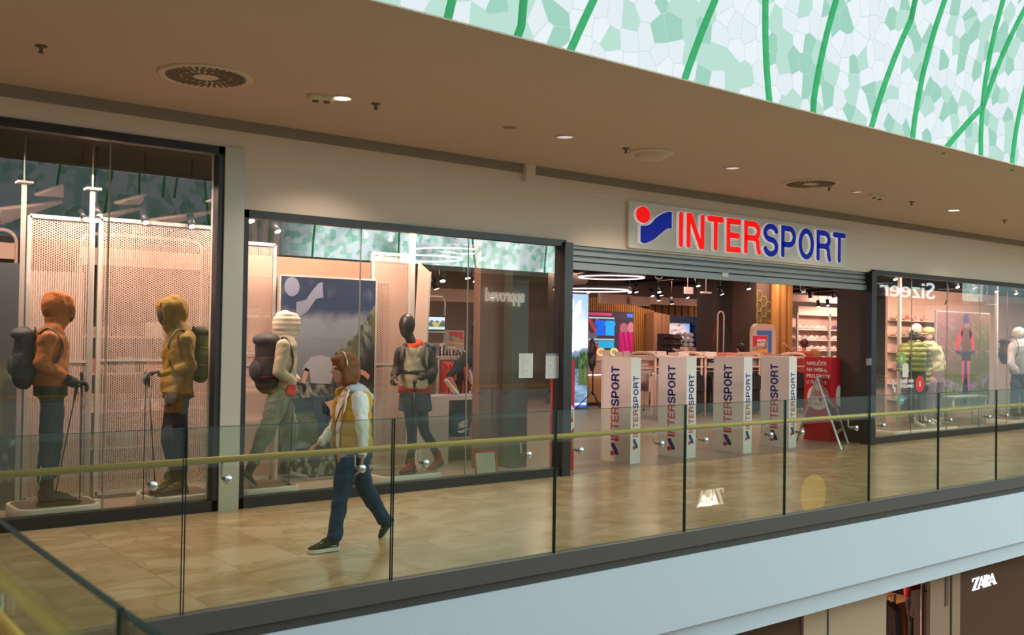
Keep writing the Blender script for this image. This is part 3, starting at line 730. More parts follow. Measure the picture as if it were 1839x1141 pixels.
def backpack(c, f, w, h, dep, m1, m2, label, straps=None, m3=None, lean=0):
    """c = centre of the pack against the back, f = direction the wearer faces, straps = lists of points"""
    c = Vector(c); f = Vector(f).normalized(); s = Vector((-f.y, f.x, 0)); t = thing('backpack', label, 'backpack', c-Z3*h/2, 'backpacks worn by the mannequins')
    b = MB(); o = c-f*dep*.5; ax = (Z3+f*lean).normalized()
    b.ell(o-ax*h*.16, (w*.50, dep*.56, h*.36), 18, Matrix((s, f, Z3)).transposed())
    capsule(b, o-ax*h*.34, o+ax*h*.3, w*.42, w*.38, flat=dep/w*1.05, side=f)
    body = skin('body', b, m1, t, fold=.02, fscale=14)
    b = MB(); b.ell(o-f*dep*.42-ax*h*.16, (w*.32, dep*.22, h*.2), 14, Matrix((s, f, Z3)).transposed()); skin('front_pocket', b, m2, t, fold=.01)
    b = MB(); b.ell(o+ax*h*.40-f*dep*.06, (w*.42, dep*.52, h*.13), 14, Matrix((s, f, Z3)).transposed()); skin('top_lid', b, m2, t, fold=.012)
    for e in (-1, 1):
        for zz in (.12, -.22):
            b = MB(); b.bar(o+s*e*w*.49+ax*h*zz+f*dep*.4, o+s*e*w*.40+ax*h*(zz-.05)-f*dep*.5, .022, .006)
            b.build('compression_strap', m3 or m2, t)
    if straps:
        for pl in straps:
            b = MB(); b.tube(curve_pts(pl), .024, 8, flat=.32); b.build('shoulder_strap', m2, t)
    b = MB(); b.tube([c+Z3*h*.44-f*.02+s*.04, c+Z3*h*.52-f*.02, c+Z3*h*.44-f*.02-s*.04], .008, 6); b.build('carry_loop', m2, t)
    return t
CL = dict(rough=.8, bump=.25, bscale=45)
m_man = mat('mannequin_black', (.02, .02, .022), .35)
m_glove = mat('glove_grey', (.06, .06, .075), .8)
PY = lambda Y: (lambda x, y, dy=0: aY(x, y, Y+dy))
def hooded(b, c, f, h=.33, wd=.135):
    """empty hood volume with a peak"""
    c = Vector(c); f = Vector(f).normalized(); s = Vector((-f.y, f.x, 0)); rot = Matrix((s, f, Z3)).transposed()
    b.ell(c-f*.01+Z3*.02, (wd*.95, .145, .16), 18, rot); b.ell(c-Z3*.09+f*.0, (wd*.85, .12, .13), 18, rot); b.ell(c+f*.06+Z3*.03, (wd*.8, .085, .115), 18, rot)
    b.ell(c+f*.07+Z3*.075, (wd*.7, .085, .08), 18, rot)
    R = [c+f*(.122+.012*math.sin(t))+s*math.cos(t)*wd*.62+Z3*(math.sin(t)*.105+.01) for t in [2*math.pi*k/18 for k in range(18)]]
    for p, q in zip(R, R[1:]+R[:1]): capsule(b, p, q, .022, .022, 8)
def add_hood_shade(name, me_ob, c, f, m, parent):
    """dark solid oval set into the hood in front of the face"""
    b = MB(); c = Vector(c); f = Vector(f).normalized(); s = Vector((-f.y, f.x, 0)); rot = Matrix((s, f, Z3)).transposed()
    b.ell(c+f*.105+Z3*.005, (.080, .046, .105), 16, rot); return b.build(name, m, parent)  # shade inside the empty hood is put into this dark colour
# ---- mannequin 1: orange hooded jacket, facing right
P = PY(10.12)
t = thing('mannequin', 'mannequin in an orange hooded jacket and dark trousers, facing right in the left window', 'mannequin', (P(98, 900).x, 10.12, .13), 'mannequins in the shop windows')
m_or = mat('orange_shell', (.33, .10, .012), vary=.12, vscale=6, **CL); m_dk = mat('dark_trousers', (.022, .02, .022), **CL)
fdir = Vector((1, -.12, 0))
b = MB(); loft(b, [(P(90, 695), .155, .20, fdir), (P(91, 665), .15, .19, fdir), (P(92, 630), .155, .21, fdir), (P(92, 606), .15, .22, fdir), (P(94, 590), .10, .15, fdir), (P(100, 578), .075, .085, fdir)])
hooded(b, P(104, 556), fdir)
for dy, ex, ey, wx, wy in ((-.2, 74, 652, 122, 683), (.2, 86, 655, 124, 686)):
    capsule(b, P(87, 606, dy), P(ex, ey, dy*1.1), .078, .062); capsule(b, P(ex, ey, dy*1.1), P(wx, wy, dy*.7), .064, .045)
jk = skin('hooded_jacket', b, m_or, t, fold=.045)
add_hood_shade('hood_shade_oval', jk, P(105, 560), fdir, mat('hood_shade', (.03, .02, .018), .9), jk)
b = MB(); b.tube([P(120, 682, -.2), P(133, 688, -.12)], [.052, .05], 12); b.build('cuff', m_dk, jk)
b = MB()
loft(b, [(P(91, 712), .145, .19, fdir), (P(90, 690), .15, .19, fdir)])
for dy, kx, ky, ax_, ay_ in ((-.09, 90, 785, 80, 862), (.10, 97, 788, 92, 850)):
    capsule(b, P(92, 708, dy), P(kx, ky, dy), .115, .088); capsule(b, P(kx, ky, dy), P(ax_, ay_, dy), .088, .066)
skin('trousers', b, m_dk, t, fold=.035)
b = MB(); 
for dy in (-.14, .14): b = MB(); hand(b, P(133, 686, dy), (1, 0, -.1), (0, -.2, -1), .19, .75, side=1 if dy < 0 else -1); skin('glove', b, m_glove, t, vox=.007, smooth=2)
MB().ell(P(108, 562), (.07, .07, .1)).build('head', m_man, t)
mb1 = mat('boot_brown', (.035, .028, .022), .75, bump=.2)
s1 = P(66, 905, -.1); s1.z = .155; s2 = Vector(s1)+Vector((.36, -.02, 0)); shoe('boot', s1, s2, .11, mb1, mat('boot_sole', (.07, .05, .035), .7), t, ankle=s1+Vector((.08, 0, .22)), ankr=.062, lace=mat('lace_dark', (.02, .02, .02)))
s1 = s1+Vector((.05, .24, .0)); shoe('boot', s1, s1+Vector((.31, -.02, 0)), .11, mb1, mat('boot_sole'), t, ankle=s1+Vector((.08, 0, .2)), ankr=.06)
MB().tube([P(67, 905, -.2), P(67, 880, -.2), P(74, 852, -.18), P(74, 838, -.16)], .007, 8).build('support_rod', mat('steel'), t)
plinth(2.10, 9.86, 2.86, 10.5, .13, 'white plinth under the mannequin in orange jacket')
mbk = mat('pack_black', (.018, .018, .02), .75, bump=.2); mgr = mat('pack_grey', (.045, .045, .05), .7)
backpack(P(66, 640), fdir, .34, .52, .22, mbk, mgr, 'black backpack on the mannequin in orange jacket', [[P(72, 600, -.1), P(88, 590, -.2), P(106, 603, -.21), P(114, 625, -.2), P(104, 648, -.22), P(80, 664, -.14)]])
pole(P(147, 668, -.14), P(143, 912, -.14), 'upright black trekking pole in the hand of the orange jacketed mannequin')
pole(P(139, 690, .14), P(98, 895, .2), 'slanting trekking pole behind the legs of the orange jacketed mannequin')
# ---- mannequin 2: mustard jacket, facing left
P = PY(10.15)
t = thing('mannequin', 'mannequin in a mustard hooded jacket facing left, holding two trekking poles', 'mannequin', (P(312, 885).x, 10.15, .13), 'mannequins in the shop windows')
m_mu = mat('mustard_shell', (.24, .155, .018), vary=.12, vscale=6, **CL); fdir = Vector((-1, -.1, 0))
b = MB(); loft(b, [(P(318, 706), .165, .21, fdir), (P(320, 668), .15, .19, fdir), (P(322, 632), .155, .20, fdir), (P(326, 606), .14, .21, fdir), (P(322, 590), .10, .15, fdir), (P(317, 580), .08, .09, fdir)])
hooded(b, P(311, 562), fdir, wd=.125)
for dy, ex, ey, wx, wy in ((-.2, 342, 658, 290, 672), (.2, 334, 655, 290, 668)):
    capsule(b, P(331, 608, dy), P(ex, ey, dy*1.1), .075, .062); capsule(b, P(ex, ey, dy*1.1), P(wx, wy, dy*.8), .064, .042)
jk = skin('hooded_jacket', b, m_mu, t, fold=.045)
b = MB(); b.prism([(-.02, 0), (.10, .012), (.10, .03), (-.01, .03)], .16, P(290, 549, -.08), (1, 0, 0), (0, 0, 1)); b.build('hood_peak', m_mu, jk, bevel=.008)
add_hood_shade('hood_shade_oval', jk, P(310, 566), fdir, mat('hood_shade'), jk)
b = MB(); loft(b, [(P(320, 715), .15, .19, fdir), (P(320, 700), .15, .19, fdir)])
for dy, kx, ky, ax_, ay_ in ((-.09, 322, 785, 325, 862), (.10, 303, 785, 318, 855)):
    capsule(b, P(318, 715, dy), P(kx, ky, dy), .118, .088); capsule(b, P(kx, ky, dy), P(ax_, ay_, dy), .088, .066)
skin('trousers', b, m_dk, t, fold=.03)
b = MB()
for dy in (-.16, .16): b = MB(); hand(b, P(284, 668, dy), (-1, 0, -.1), (0, -.2, -1), .20, .6, side=-1 if dy < 0 else 1); skin('glove', b, mat('glove_light', (.14, .14, .17), .8), t, vox=.007, smooth=2)
MB().ell(P(308, 566), (.07, .07, .1)).build('head', m_man, t)
m_tr = mat('trail_shoe', (.06, .055, .03), .7, vary=.5, vscale=40)
for dx, dy, ang in ((0, -.11, 0), (-.05, .14, .12)):
    hl = Vector((P(330, 888).x+dx, 10.15+dy, .155)); shoe('trail_shoe', hl, hl+Vector((-.30, -.05-ang, 0)), .10, m_tr, mat('boot_sole'), t, ankle=hl+Vector((-.06, 0, .13)), ankr=.05, stripe=mat('yellow_detail', (.65, .5, .03), .5), lace=mat('yellow_detail'))
plinth(3.32, 9.9, 4.02, 10.5, .13, 'white plinth under the mannequin in mustard jacket')
mol = mat('pack_olive', (.10, .12, .02), .7, vary=.2); backpack(P(344, 634), fdir, .32, .54, .20, mol, mat('pack_olive_dark', (.04, .045, .015), .7), 'olive green backpack on the mannequin in mustard jacket',
    [[P(338, 600, -.12), P(322, 592, -.2), P(308, 606, -.2), P(302, 625, -.17)], [P(302, 645, -.17), P(318, 672, -.2), P(342, 672, -.14)]], m3=mat('strap_beige', (.4, .32, .24)))
pole(P(262, 668, -.1), P(257, 898, -.16), 'left one of two trekking poles held by the mannequin in mustard jacket')
pole(P(266, 668, .0), P(280, 896, -.2), 'right one of two trekking poles held by the mannequin in mustard jacket')
# ---- mannequin 3: cream hooded jacket, striding right, seen behind a big black pack
P = PY(10.15)
t = thing('mannequin', 'striding mannequin in a cream hooded jacket and sage trousers with a big pack', 'mannequin', (P(490, 870).x, 10.15, .13), 'mannequins in the shop windows')
m_cr = mat('cream_shell', (.50, .44, .32), **CL); m_sg = mat('sage_trousers', (.22, .23, .15), vary=.12, **CL); fdir = Vector((1, .05, 0))
b = MB(); loft(b, [(P(508, 706), .14, .19, fdir), (P(508, 670), .14, .18, fdir), (P(508, 640), .14, .19, fdir), (P(508, 620), .13, .20, fdir), (P(510, 606), .09, .14, fdir), (P(512, 598), .075, .085, fdir)])
for dy, ex, ey, wx, wy in ((-.2, 500, 668, 528, 687), (.2, 510, 665, 535, 682)):
    capsule(b, P(509, 622, dy), P(ex, ey, dy*1.1), .072, .06); capsule(b, P(ex, ey, dy*1.1), P(wx, wy, dy*.8), .06, .042)
skin('jacket', b, m_cr, t, fold=.035)
b = MB(); hooded(b, P(513, 586), fdir, wd=.12); skin('hood', b, mat('hood_quilt', (.75, .62, .52), .8), t, quilt=(.055, .012))
add_hood_shade('hood_shade_oval', None, P(514, 588), fdir, mat('hood_shade'), t)
b = MB(); loft(b, [(P(507, 715), .14, .18, fdir), (P(506, 700), .14, .18, fdir)])
for dy, hx, kx, ky, ax_, ay_ in ((-.09, 502, 478, 775, 456, 828), (.09, 510, 520, 785, 512, 835)):
    capsule(b, P(hx, 712, dy), P(kx, ky, dy), .118, .092); capsule(b, P(kx, ky, dy), P(ax_, ay_, dy), .092, .066)
skin('trousers', b, m_sg, t, fold=.05)
b = MB()
for dy in (-.16, .16): b = MB(); hand(b, P(531, 688, dy), (1, 0, -.2), (0, -.2, -1), .18, .7, side=1 if dy < 0 else -1); skin('glove', b, m_glove, t, vox=.007, smooth=2)
MB().ell(P(516, 588), (.07, .07, .1)).build('head', m_man, t)
for dy, x0, y0, x1, y1 in ((-.09, 456, 828, 445, 852), (.09, 512, 835, 514, 858)):
    b = MB(); capsule(b, P(x0, y0, dy), P(x1, y1, dy), .055, .045); b.build('sock', mat('sock', (.05, .06, .055), .9), t)
hl = P(434, 866, -.09); shoe('trail_shoe', P(430, 852, -.09), P(460, 876, -.12), .09, mat('shoe_dark', (.04, .045, .05), .6), mat('sole_grey', (.3, .3, .3), .6), t)
hl = P(505, 864, .09); hl.z = .16; shoe('trail_shoe', hl, hl+Vector((.30, -.06, 0)), .09, mat('shoe_mid', (.16, .17, .17), .6), mat('sole_grey'), t)
plinth(4.28, 9.9, 4.95, 10.45, .13, 'white plinth under the striding mannequin with the big black pack', rnd=.08)
backpack(P(502, 650), fdir, .38, .60, .30, mbk, mgr, 'big black backpack with red piping on the cream jacketed mannequin',
    [[P(503, 612, -.12), P(512, 606, -.19), P(522, 622, -.19), P(527, 648, -.18), P(520, 670, -.19), P(505, 680, -.14)]], m3=mat('red_piping', (.45, .03, .02), .6))
pole(P(529, 688, -.16), P(518, 880, -.2), 'black trekking pole of the cream jacketed mannequin')
tag(MB().prism([(0, 0), (.10, -.01), (.11, .09), (.04, .12), (.01, .08)], .03, P(515, 709, -.2), *FRONT).build('waist_pouch', mat('pouch_red', (.75, .04, .04), .6), bevel=.01), 'small red pouch at the hip of the cream jacketed mannequin', 'pouch')
# ---- mannequin 4: black egg head, red collar, tights, running left
P = PY(10.15)
t = thing('mannequin', 'black headed mannequin in a cream and black jacket with red collar and tights', 'mannequin', (P(740, 850).x, 10.15, .13), 'mannequins in the shop windows')
fdir = Vector((-.75, -.66, 0))
b = MB(); b.ell(P(731, 583), (.095, .115, .135), 20); b.ell(P(729, 590), (.07, .09, .125), 20); capsule(b, P(735, 605), P(742, 622), .06, .062)
skin('head', b, m_man, t)
b = MB(); b.lathe(P(741, 625), [(.10, -.04), (.115, 0), (.10, .05), (.075, .07), (.07, .03)], 20, axis=(-.1, 0, 1)); b.ell(P(748, 617), (.09, .07, .06)); skin('red_collar', b, mat('collar_red', (.75, .07, .015), .8), t, vox=.01, fold=.02)
b = MB(); loft(b, [(P(743, 697), .17, .22, X3), (P(743, 675), .16, .19, X3), (P(743, 650), .18, .16, X3), (P(745, 633), .20, .14, X3), (P(744, 622), .13, .11, X3)]); skin('jacket', b, mat('jacket_sand', (.42, .38, .27), **CL), t, fold=.03)
m_sl = mat('sleeve_dark', (.035, .03, .028), **CL)
b = MB(); capsule(b, P(768, 634), P(779, 668, -.05), .075, .062); capsule(b, P(779, 668, -.05), P(757, 677, -.22), .062, .045); skin('sleeve', b, m_sl, t, fold=.03)
b = MB(); capsule(b, P(720, 634), P(714, 664, .05), .072, .058); capsule(b, P(714, 664, .05), P(707, 674, -.1), .056, .042); skin('sleeve', b, m_sl, t, fold=.03)
b = MB(); hand(b, P(756, 678, -.24), (-1, -.2, -.1), (0, -.3, -1), .18, .7, side=-1); skin('glove', b, m_glove, t, vox=.007, smooth=2)
b = MB(); hand(b, P(708, 674, -.12), (-.5, -.3, -.6), (1, 0, -.3), .18, .9); skin('glove', b, m_glove, t, vox=.007, smooth=2)
b = MB(); b.rings([[P(743, yy)+Vector((math.cos(a)*.172, math.sin(a)*.20, 0)) for a in [2*math.pi*i/24 for i in range(24)]] for yy in (671, 664)]); b.build('waist_belt', m_man, t)
b = MB(); b.rings([[P(744, yy)+Vector((math.cos(a)*r, math.sin(a)*(r+.03), 0)) for a in [2*math.pi*i/24 for i in range(24)]] for yy, r in ((706, .185), (698, .186), (693, .182))]); b.build('red_hem', mat('hem_red', (.32, .012, .015), .7), t)
b = MB(); loft(b, [(P(745, 738), .20, .21, X3), (P(745, 715), .19, .20, X3), (P(744, 698), .175, .19, X3)]); skin('shorts', b, mat('shorts_black', (.03, .03, .035), **CL), t, fold=.04)
b = MB()
for dy, hx, kx, ky, ax_, ay_ in ((-.08, 737, 740, 780, 733, 832), (.08, 754, 762, 776, 784, 818)):
    capsule(b, P(hx, 722, dy), P(kx, ky, dy), .10, .062); capsule(b, P(kx, ky, dy), P((kx+ax_)/2+3, (ky+ay_)/2, dy), .062, .060); capsule(b, P((kx+ax_)/2+3, (ky+ay_)/2, dy), P(ax_, ay_, dy), .058, .04)
skin('tights', b, mat('tights_black', (.015, .018, .022), .7), t)
mrs = mat('boot_red', (.20, .03, .03), .7, vary=.4, vscale=25)
hl = P(745, 852, -.08); hl.z = .158; shoe('hiking_boot', hl, hl+Vector((-.27, -.12, 0)), .10, mrs, mat('sole_dark', (.05, .05, .055), .6), t, ankle=P(735, 826, -.08), ankr=.05, lace=mat('lace_red', (.7, .03, .05)))
shoe('hiking_boot', P(796, 835, .08), P(768, 848, 0), .10, mrs, mat('sole_grey'), t, ankle=P(785, 815, .08), ankr=.05, lace=mat('lace_red'))
plinth(6.0, 9.9, 6.83, 10.45, .13, 'white plinth under the black headed mannequin', rnd=.08)
backpack(P(765, 652, .12), Vector((-.6, -.8, 0)), .3, .48, .18, mbk, mgr, 'black backpack on the black headed mannequin', [[P(757, 617, .1), P(762, 620, -.12), P(760, 645, -.19), P(767, 665, -.15)], [P(730, 617, .1), P(724, 622, -.12), P(722, 645, -.19), P(722, 665, -.1)]])
pole(P(744, 684, -.3), P(744, 868, -.2), 'thin trekking pole in front of the black headed mannequin')
MB().tube([P(735, 858, -.05), P(736, 845, .03), P(737, 800, .03)], .008, 8).build('support_rod', mat('steel'), t)
# ---- right window
P = PY(10.25)
t = thing('mannequin', 'mannequin in a green puffer jacket, pink beanie and black leggings in the right window', 'mannequin', (P(1645, 762).x, 10.25, .13), 'mannequins in the shop windows')
b = MB(); loft(b, [(P(1640, 668), .26, .20, X3), (P(1640, 650), .27, .22, X3), (P(1641, 632), .26, .21, X3), (P(1642, 620), .18, .16, X3), (P(1643, 612), .10, .11, X3)])
capsule(b, P(1624, 628), P(1618, 655, -.05), .11, .10); capsule(b, P(1618, 655, -.05), P(1624, 668, -.2), .10, .08); capsule(b, P(1659, 628), P(1666, 655), .11, .09); capsule(b, P(1666, 655), P(1664, 690, -.1), .09, .06)
skin('puffer_jacket', b, mat('puffer_green', (.19, .22, .03), .5), t, vox=.016, quilt=(.10, .03), fold=.03)
b = MB(); head_shape(b, P(1641, 604), (-.6, -.8, 0)); capsule(b, P(1642, 610), P(1643, 622), .055, .06); skin('head', b, m_man, t, vox=.01)
b = MB(); hand(b, P(1664, 690, -.1), (0, -.1, -1), (-1, 0, 0), .18, .4); skin('hand', b, m_man, t, vox=.01, smooth=2)
b = MB(); b.ell(P(1643, 596, .03), (.12, .13, .11)); b.ell(P(1646, 589, .06), (.10, .10, .09)); skin('beanie', b, mat('beanie_pink', (.72, .52, .44), .9, bump=.4), t)
b = MB(); loft(b, [(P(1646, 690), .17, .17, X3), (P(1646, 668), .19, .17, X3)])
for x, dy in ((1637, -.05), (1655, .05)): capsule(b, P(x, 690, dy), P(x-1, 725, dy), .11, .07); capsule(b, P(x-1, 725, dy), P(x, 758, dy), .068, .045)
skin('leggings', b, mat('leggings_black', (.02, .02, .025), .7), t)
mws = mat('sneaker_white', (.72, .66, .6), .6)
for x, dy in ((1637, -.08), (1655, .05)):
    hl = P(x, 762, dy+.1); hl.z = .155; shoe('sneaker', hl, hl+Vector((.10, -.24, 0)), .10, mws, mws, t, ankle=hl+Vector((.02, -.03, .13)), ankr=.05)
t = thing('mannequin', 'mannequin in a cream hoodie, yellow cap and lilac leggings in the right window', 'mannequin', (P(1672, 758).x, 10.46, .13), 'mannequins in the shop windows')
P = PY(10.46)
b = MB(); loft(b, [(P(1678, 668), .20, .17, X3), (P(1677, 645), .19, .18, X3), (P(1673, 628), .22, .17, X3), (P(1670, 617), .13, .13, X3)]); b.ell(P(1668, 618), (.14, .13, .07))
capsule(b, P(1685, 628), P(1693, 660), .08, .07); capsule(b, P(1658, 628), P(1655, 655), .08, .07); skin('hoodie', b, mat('hoodie_cream', (.62, .58, .34), **CL), t, fold=.05)
b = MB(); head_shape(b, P(1668, 604), (-.6, -.8, 0)); capsule(b, P(1669, 608), P(1670, 622), .05, .06); skin('head', b, mat('skin_plastic', (.5, .35, .28), .5), t, vox=.01)
b = MB(); b.ell(P(1668, 595), (.115, .125, .09)); b.prism([(-.02, 0), (.2, .0), (.2, .018), (0, .018)], .16, P(1658, 600, -.15), *FRONT); skin('cap', b, mat('cap_yellow', (.62, .48, .2), .9), t)
b = MB(); loft(b, [(P(1678, 688), .18, .17, X3), (P(1678, 666), .19, .17, X3)])
for x, dy in ((1672, -.05), (1686, .05)): capsule(b, P(x, 688, dy), P(x, 722, dy), .115, .075); capsule(b, P(x, 722, dy), P(x-3, 755, dy), .07, .045)
skin('leggings', b, mat('leggings_lilac', (.32, .22, .24), .7), t)
for x, dy in ((1666, -.08), (1680, .05)):
    hl = P(x, 757, dy+.1); hl.z = .155; shoe('sneaker', hl, hl+Vector((.08, -.24, 0)), .10, mws, mws, t, ankle=hl+Vector((.02, -.03, .13)), ankr=.05)
pa = aY(1606, 770, 9.9); pb = aY(1718, 760, 9.9)
plinth(pa.x, 9.85, pb.x, 10.95, .13, 'wide white plinth under the two mannequins in the right window', rnd=.08)
P = PY(10.3)
t = thing('mannequin', 'mannequin in a white hoodie and black trousers at the right edge of the photo', 'mannequin', (P(1828, 745).x, 10.3, .13), 'mannequins in the shop windows')
b = MB(); loft(b, [(P(1832, 672), .20, .22, X3), (P(1830, 645), .20, .20, X3), (P(1827, 622), .21, .19, X3), (P(1828, 610), .14, .13, X3)]); hooded(b, P(1830, 602), (1, -.5, 0), wd=.13)
capsule(b, P(1817, 622, -.15), P(1815, 652, -.2), .085, .07); capsule(b, P(1815, 652, -.2), P(1828, 670, -.3), .07, .05); capsule(b, P(1845, 622), P(1852, 655), .08, .07); skin('hoodie', b, mat('hoodie_white', (.52, .52, .50), **CL), t, fold=.05)
add_hood_shade('hood_shade_oval', None, P(1830, 603), (1, -.5, 0), mat('hood_shade'), t)
b = MB(); hand(b, P(1829, 671, -.3), (1, 0, -.3), (0, 0, -1), .18, .6); skin('hand', b, m_man, t, vox=.01, smooth=2)
b = MB(); loft(b, [(P(1833, 690), .19, .2, X3), (P(1833, 665), .20, .2, X3)])
for x, dy in ((1824, -.05), (1842, .1)): capsule(b, P(x, 692, dy), P(x-2, 720, dy), .12, .09); capsule(b, P(x-2, 720, dy), P(x-3, 742, dy), .085, .07)
skin('trousers', b, m_dk, t, fold=.04)
for x, dy in ((1819, -.05), (1838, .1)):
    hl = P(x, 746, dy+.1); hl.z = .155; shoe('sneaker', hl, hl+Vector((.06, -.27, 0)), .11, mat('sneaker_navy', (.03, .04, .07), .6), mws, t, ankle=hl+Vector((.02, -.03, .13)), ankr=.06)
plinth(P(1795, 750).x, 9.95, P(1870, 750).x, 10.9, .13, 'white plinth under the mannequin in a white hoodie', rnd=.08)
backpack(P(1811, 630, .02), Vector((1, -.3, 0)), .32, .5, .2, mgr, mbk, 'grey backpack on the mannequin in a white hoodie', [[P(1812, 607, -.08), P(1822, 606, -.2), P(1829, 625, -.24), P(1822, 648, -.24)]])
# ================================================================== THE WALKING WOMAN
P = PY(7.4)
w = thing('person', 'woman in a yellow quilted vest and blue jeans walking left with a hooded white top', 'person', (P(620, 985).x, 7.4, 0))
f = Vector((-1, .12, 0)).normalized()
m_skin = mat('skin', (.50, .26, .18), .5, bump=.03); 
b = MB(); hc = P(616, 664); head_shape(b, hc, f, h=.225, w=.072, dpt=.09); capsule(b, P(624, 676), P(632, 700), .052, .062)
# body core hidden by the clothes keeps the figure one continuous surface
loft(b, [(P(631, 822), .085, .12, f), (P(630, 790), .09, .12, f), (P(630, 740), .11, .15, f), (P(632, 712), .10, .16, f), (P(631, 702), .06, .07, f)])
SH = {-1: P(645, 716, -.17), 1: P(619, 716, .17)}
EL = {-1: P(650, 765, -.22), 1: P(603, 768, .2)}; WR = {-1: P(650, 820, -.2), 1: P(578, 793, .12)}
for k in (-1, 1): capsule(b, SH[k], EL[k], .045, .038); capsule(b, EL[k], WR[k], .036, .025)
hand(b, WR[-1], (-.08, -.02, -1), (-1, .2, 0), .17, .35, side=-1); hand(b, WR[1], (-.85, .0, -.42), (.2, -.3, -.9), .17, .3, side=-1)
for dy, hx, kx, ky, ax_, ay_ in ((-.08, 622, 613, 880, 600, 955), (.08, 640, 660, 880, 689, 932)):
    capsule(b, P(hx, 815, dy), P(kx, ky, dy), .075, .05); capsule(b, P(kx, ky, dy), P(ax_, ay_, dy), .05, .036)
body = skin('body', b, m_skin, w, vox=.0075, smooth=3)
for e in (-1, 1):
    s_ = Vector((-f.y, f.x, 0)); c_ = hc+f*.077+s_*e*.031+Z3*.006
    MB().ell(c_, (.010, .010, .007), 10).build('eye', mat('eye_dark', (.03, .02, .015), .2), body)
# hair: full bob
b = MB(); s_ = Vector((-f.y, f.x, 0)); rot = Matrix((s_, f, Z3)).transposed()
b.ell(hc-f*.035+Z3*.045, (.105, .115, .10), 20, rot); b.ell(hc-f*.06-Z3*.03, (.105, .09, .12), 20, rot); b.ell(hc-f*.045-Z3*.085, (.10, .08, .06), 18, rot)
b.ell(hc+f*.045+Z3*.085, (.085, .06, .04), 16, rot)
for e in (-1, 1):
    b.ell(hc+f*.012+s_*e*.072+Z3*.045, (.035, .060, .06), 14, rot); b.ell(hc-f*.012+s_*e*.080-Z3*.035, (.032, .052, .095), 14, rot)
m_hair = mat('auburn_hair', (.24, .085, .022), .4, vary=.6, vscale=60, stretch=(1.6, 1.6, .12), bump=.8, bscale=90, spec=.45)
hair = skin('hair', b, m_hair, w, vox=.007, smooth=10, fold=.010, fscale=30)
MB().tube([hc+Z3*.150+f*.01+s_*(.122*math.cos(t))-Z3*(.13*(1-math.sin(t))) for t in [math.pi*(.02+.96*i/14) for i in range(15)]], .006, 6).build('sunglasses_band', mat('gold_metal', (.8, .6, .4), .2, metal=.8), w)
# white hooded top
m_top = mat('white_sweat', (.78, .77, .74), **CL)
b = MB(); loft(b, [(P(629, 812), .105, .145, f), (P(628, 780), .112, .145, f), (P(631, 740), .125, .16, f), (P(633, 714), .115, .175, f), (P(632, 702), .075, .10, f)])
for k in (-1, 1): capsule(b, SH[k], EL[k], .072, .06); capsule(b, EL[k], WR[k]+(EL[k]-WR[k])*.04, .058, .04)
top = skin('hooded_top', b, m_top, w, fold=.03, fscale=14, vox=.011)
b = MB(); b.ell(P(645, 702), (.10, .13, .055), 16, Matrix.Rotation(.35, 3, 'Y')); b.ell(P(636, 699, -.09), (.09, .06, .045)); b.ell(P(655, 712), (.06, .11, .05)); skin('hood', b, mat('hood_grey', (.50, .52, .58), **CL), w, fold=.03, fscale=16, vox=.01)
b = MB(); b.tube([P(627, 700, -.16), P(622, 715, -.19), P(619, 735, -.205), P(616, 742, -.2)], .008, 8, flat=.5); b.build('drawstring', m_top, w)
# quilted vest: open front
m_vest = mat('yellow_vest', (.60, .33, .015), .55, bump=.15, bscale=30)
b = MB(); n = 30; R = []
for yy, rx, ry, cx in ((806, .170, .20, 632), (790, .168, .20, 631), (760, .158, .195, 631), (730, .158, .195, 633), (712, .145, .19, 635), (702, .10, .14, 637)):
    c_ = P(cx, yy); R.append([c_+f*math.cos(a)*rx+s_*math.sin(a)*ry for a in [math.radians(28+304*i/n) for i in range(n+1)]]+[c_+f*math.cos(a)*(rx-.03)+s_*math.sin(a)*(ry-.03) for a in [math.radians(332-304*i/n) for i in range(n+1)]])
b.rings(R); skin('quilted_vest', b, m_vest, w, vox=.011, smooth=3, quilt=(.105, .013), fold=.018, fscale=14)
# left flap swinging forward
b = MB(); b.prism([(0, 0), (.11, .02), (.13, .30), (.11, .52), (.05, .50), (.03, .3)], .03, P(594, 806, .1), *FRONT); skin('vest_flap', b, m_vest, w, vox=.01, quilt=(.105, .014))
b = MB(); b.tube([P(610, 812, -.13)+f*.0, P(612, 770, -.185), P(622, 735, -.19), P(630, 708, -.17)], .007, 6); b.build('vest_zip', mat('zip_brown', (.2, .1, .03)), w)
b = MB(); b.tube([P(628, 712, -.185), P(612, 735, -.19), P(603, 760, -.12), P(600, 780, .1)], .009, 6, flat=.5); b.build('bag_strap', mat('strap_brown', (.10, .04, .02), .5), w)
# jeans
m_jean = mat('blue_jeans', (.022, .06, .13), .85, bump=.2, bscale=120, vary=.35, vscale=9)
b = MB(); loft(b, [(P(631, 838), .125, .165, f), (P(630, 818), .135, .17, f), (P(630, 802), .12, .155, f)])
for dy, hx, kx, ky, ax_, ay_ in ((-.085, 626, 613, 880, 601, 962), (.085, 640, 656, 878, 691, 935)):
    capsule(b, P(hx, 826, dy), P(kx, ky, dy), .105, .075); capsule(b, P(kx, ky, dy), P(ax_, ay_, dy), .075, .062)
skin('jeans', b, m_jean, w, fold=.028, fscale=13, vox=.011)
MB().lathe(WR[-1]+Z3*.015, [(.031, -.012), (.034, -.008), (.034, .008), (.031, .012)], 14, axis=(.08, 0, 1)).build('wristwatch', mat('watch_blue', (.02, .04, .10), .3), w)
m_sn = mat('sneaker_olive', (.035, .035, .018), .7, bump=.1); m_sw = mat('sneaker_sole', (.75, .73, .66), .5)
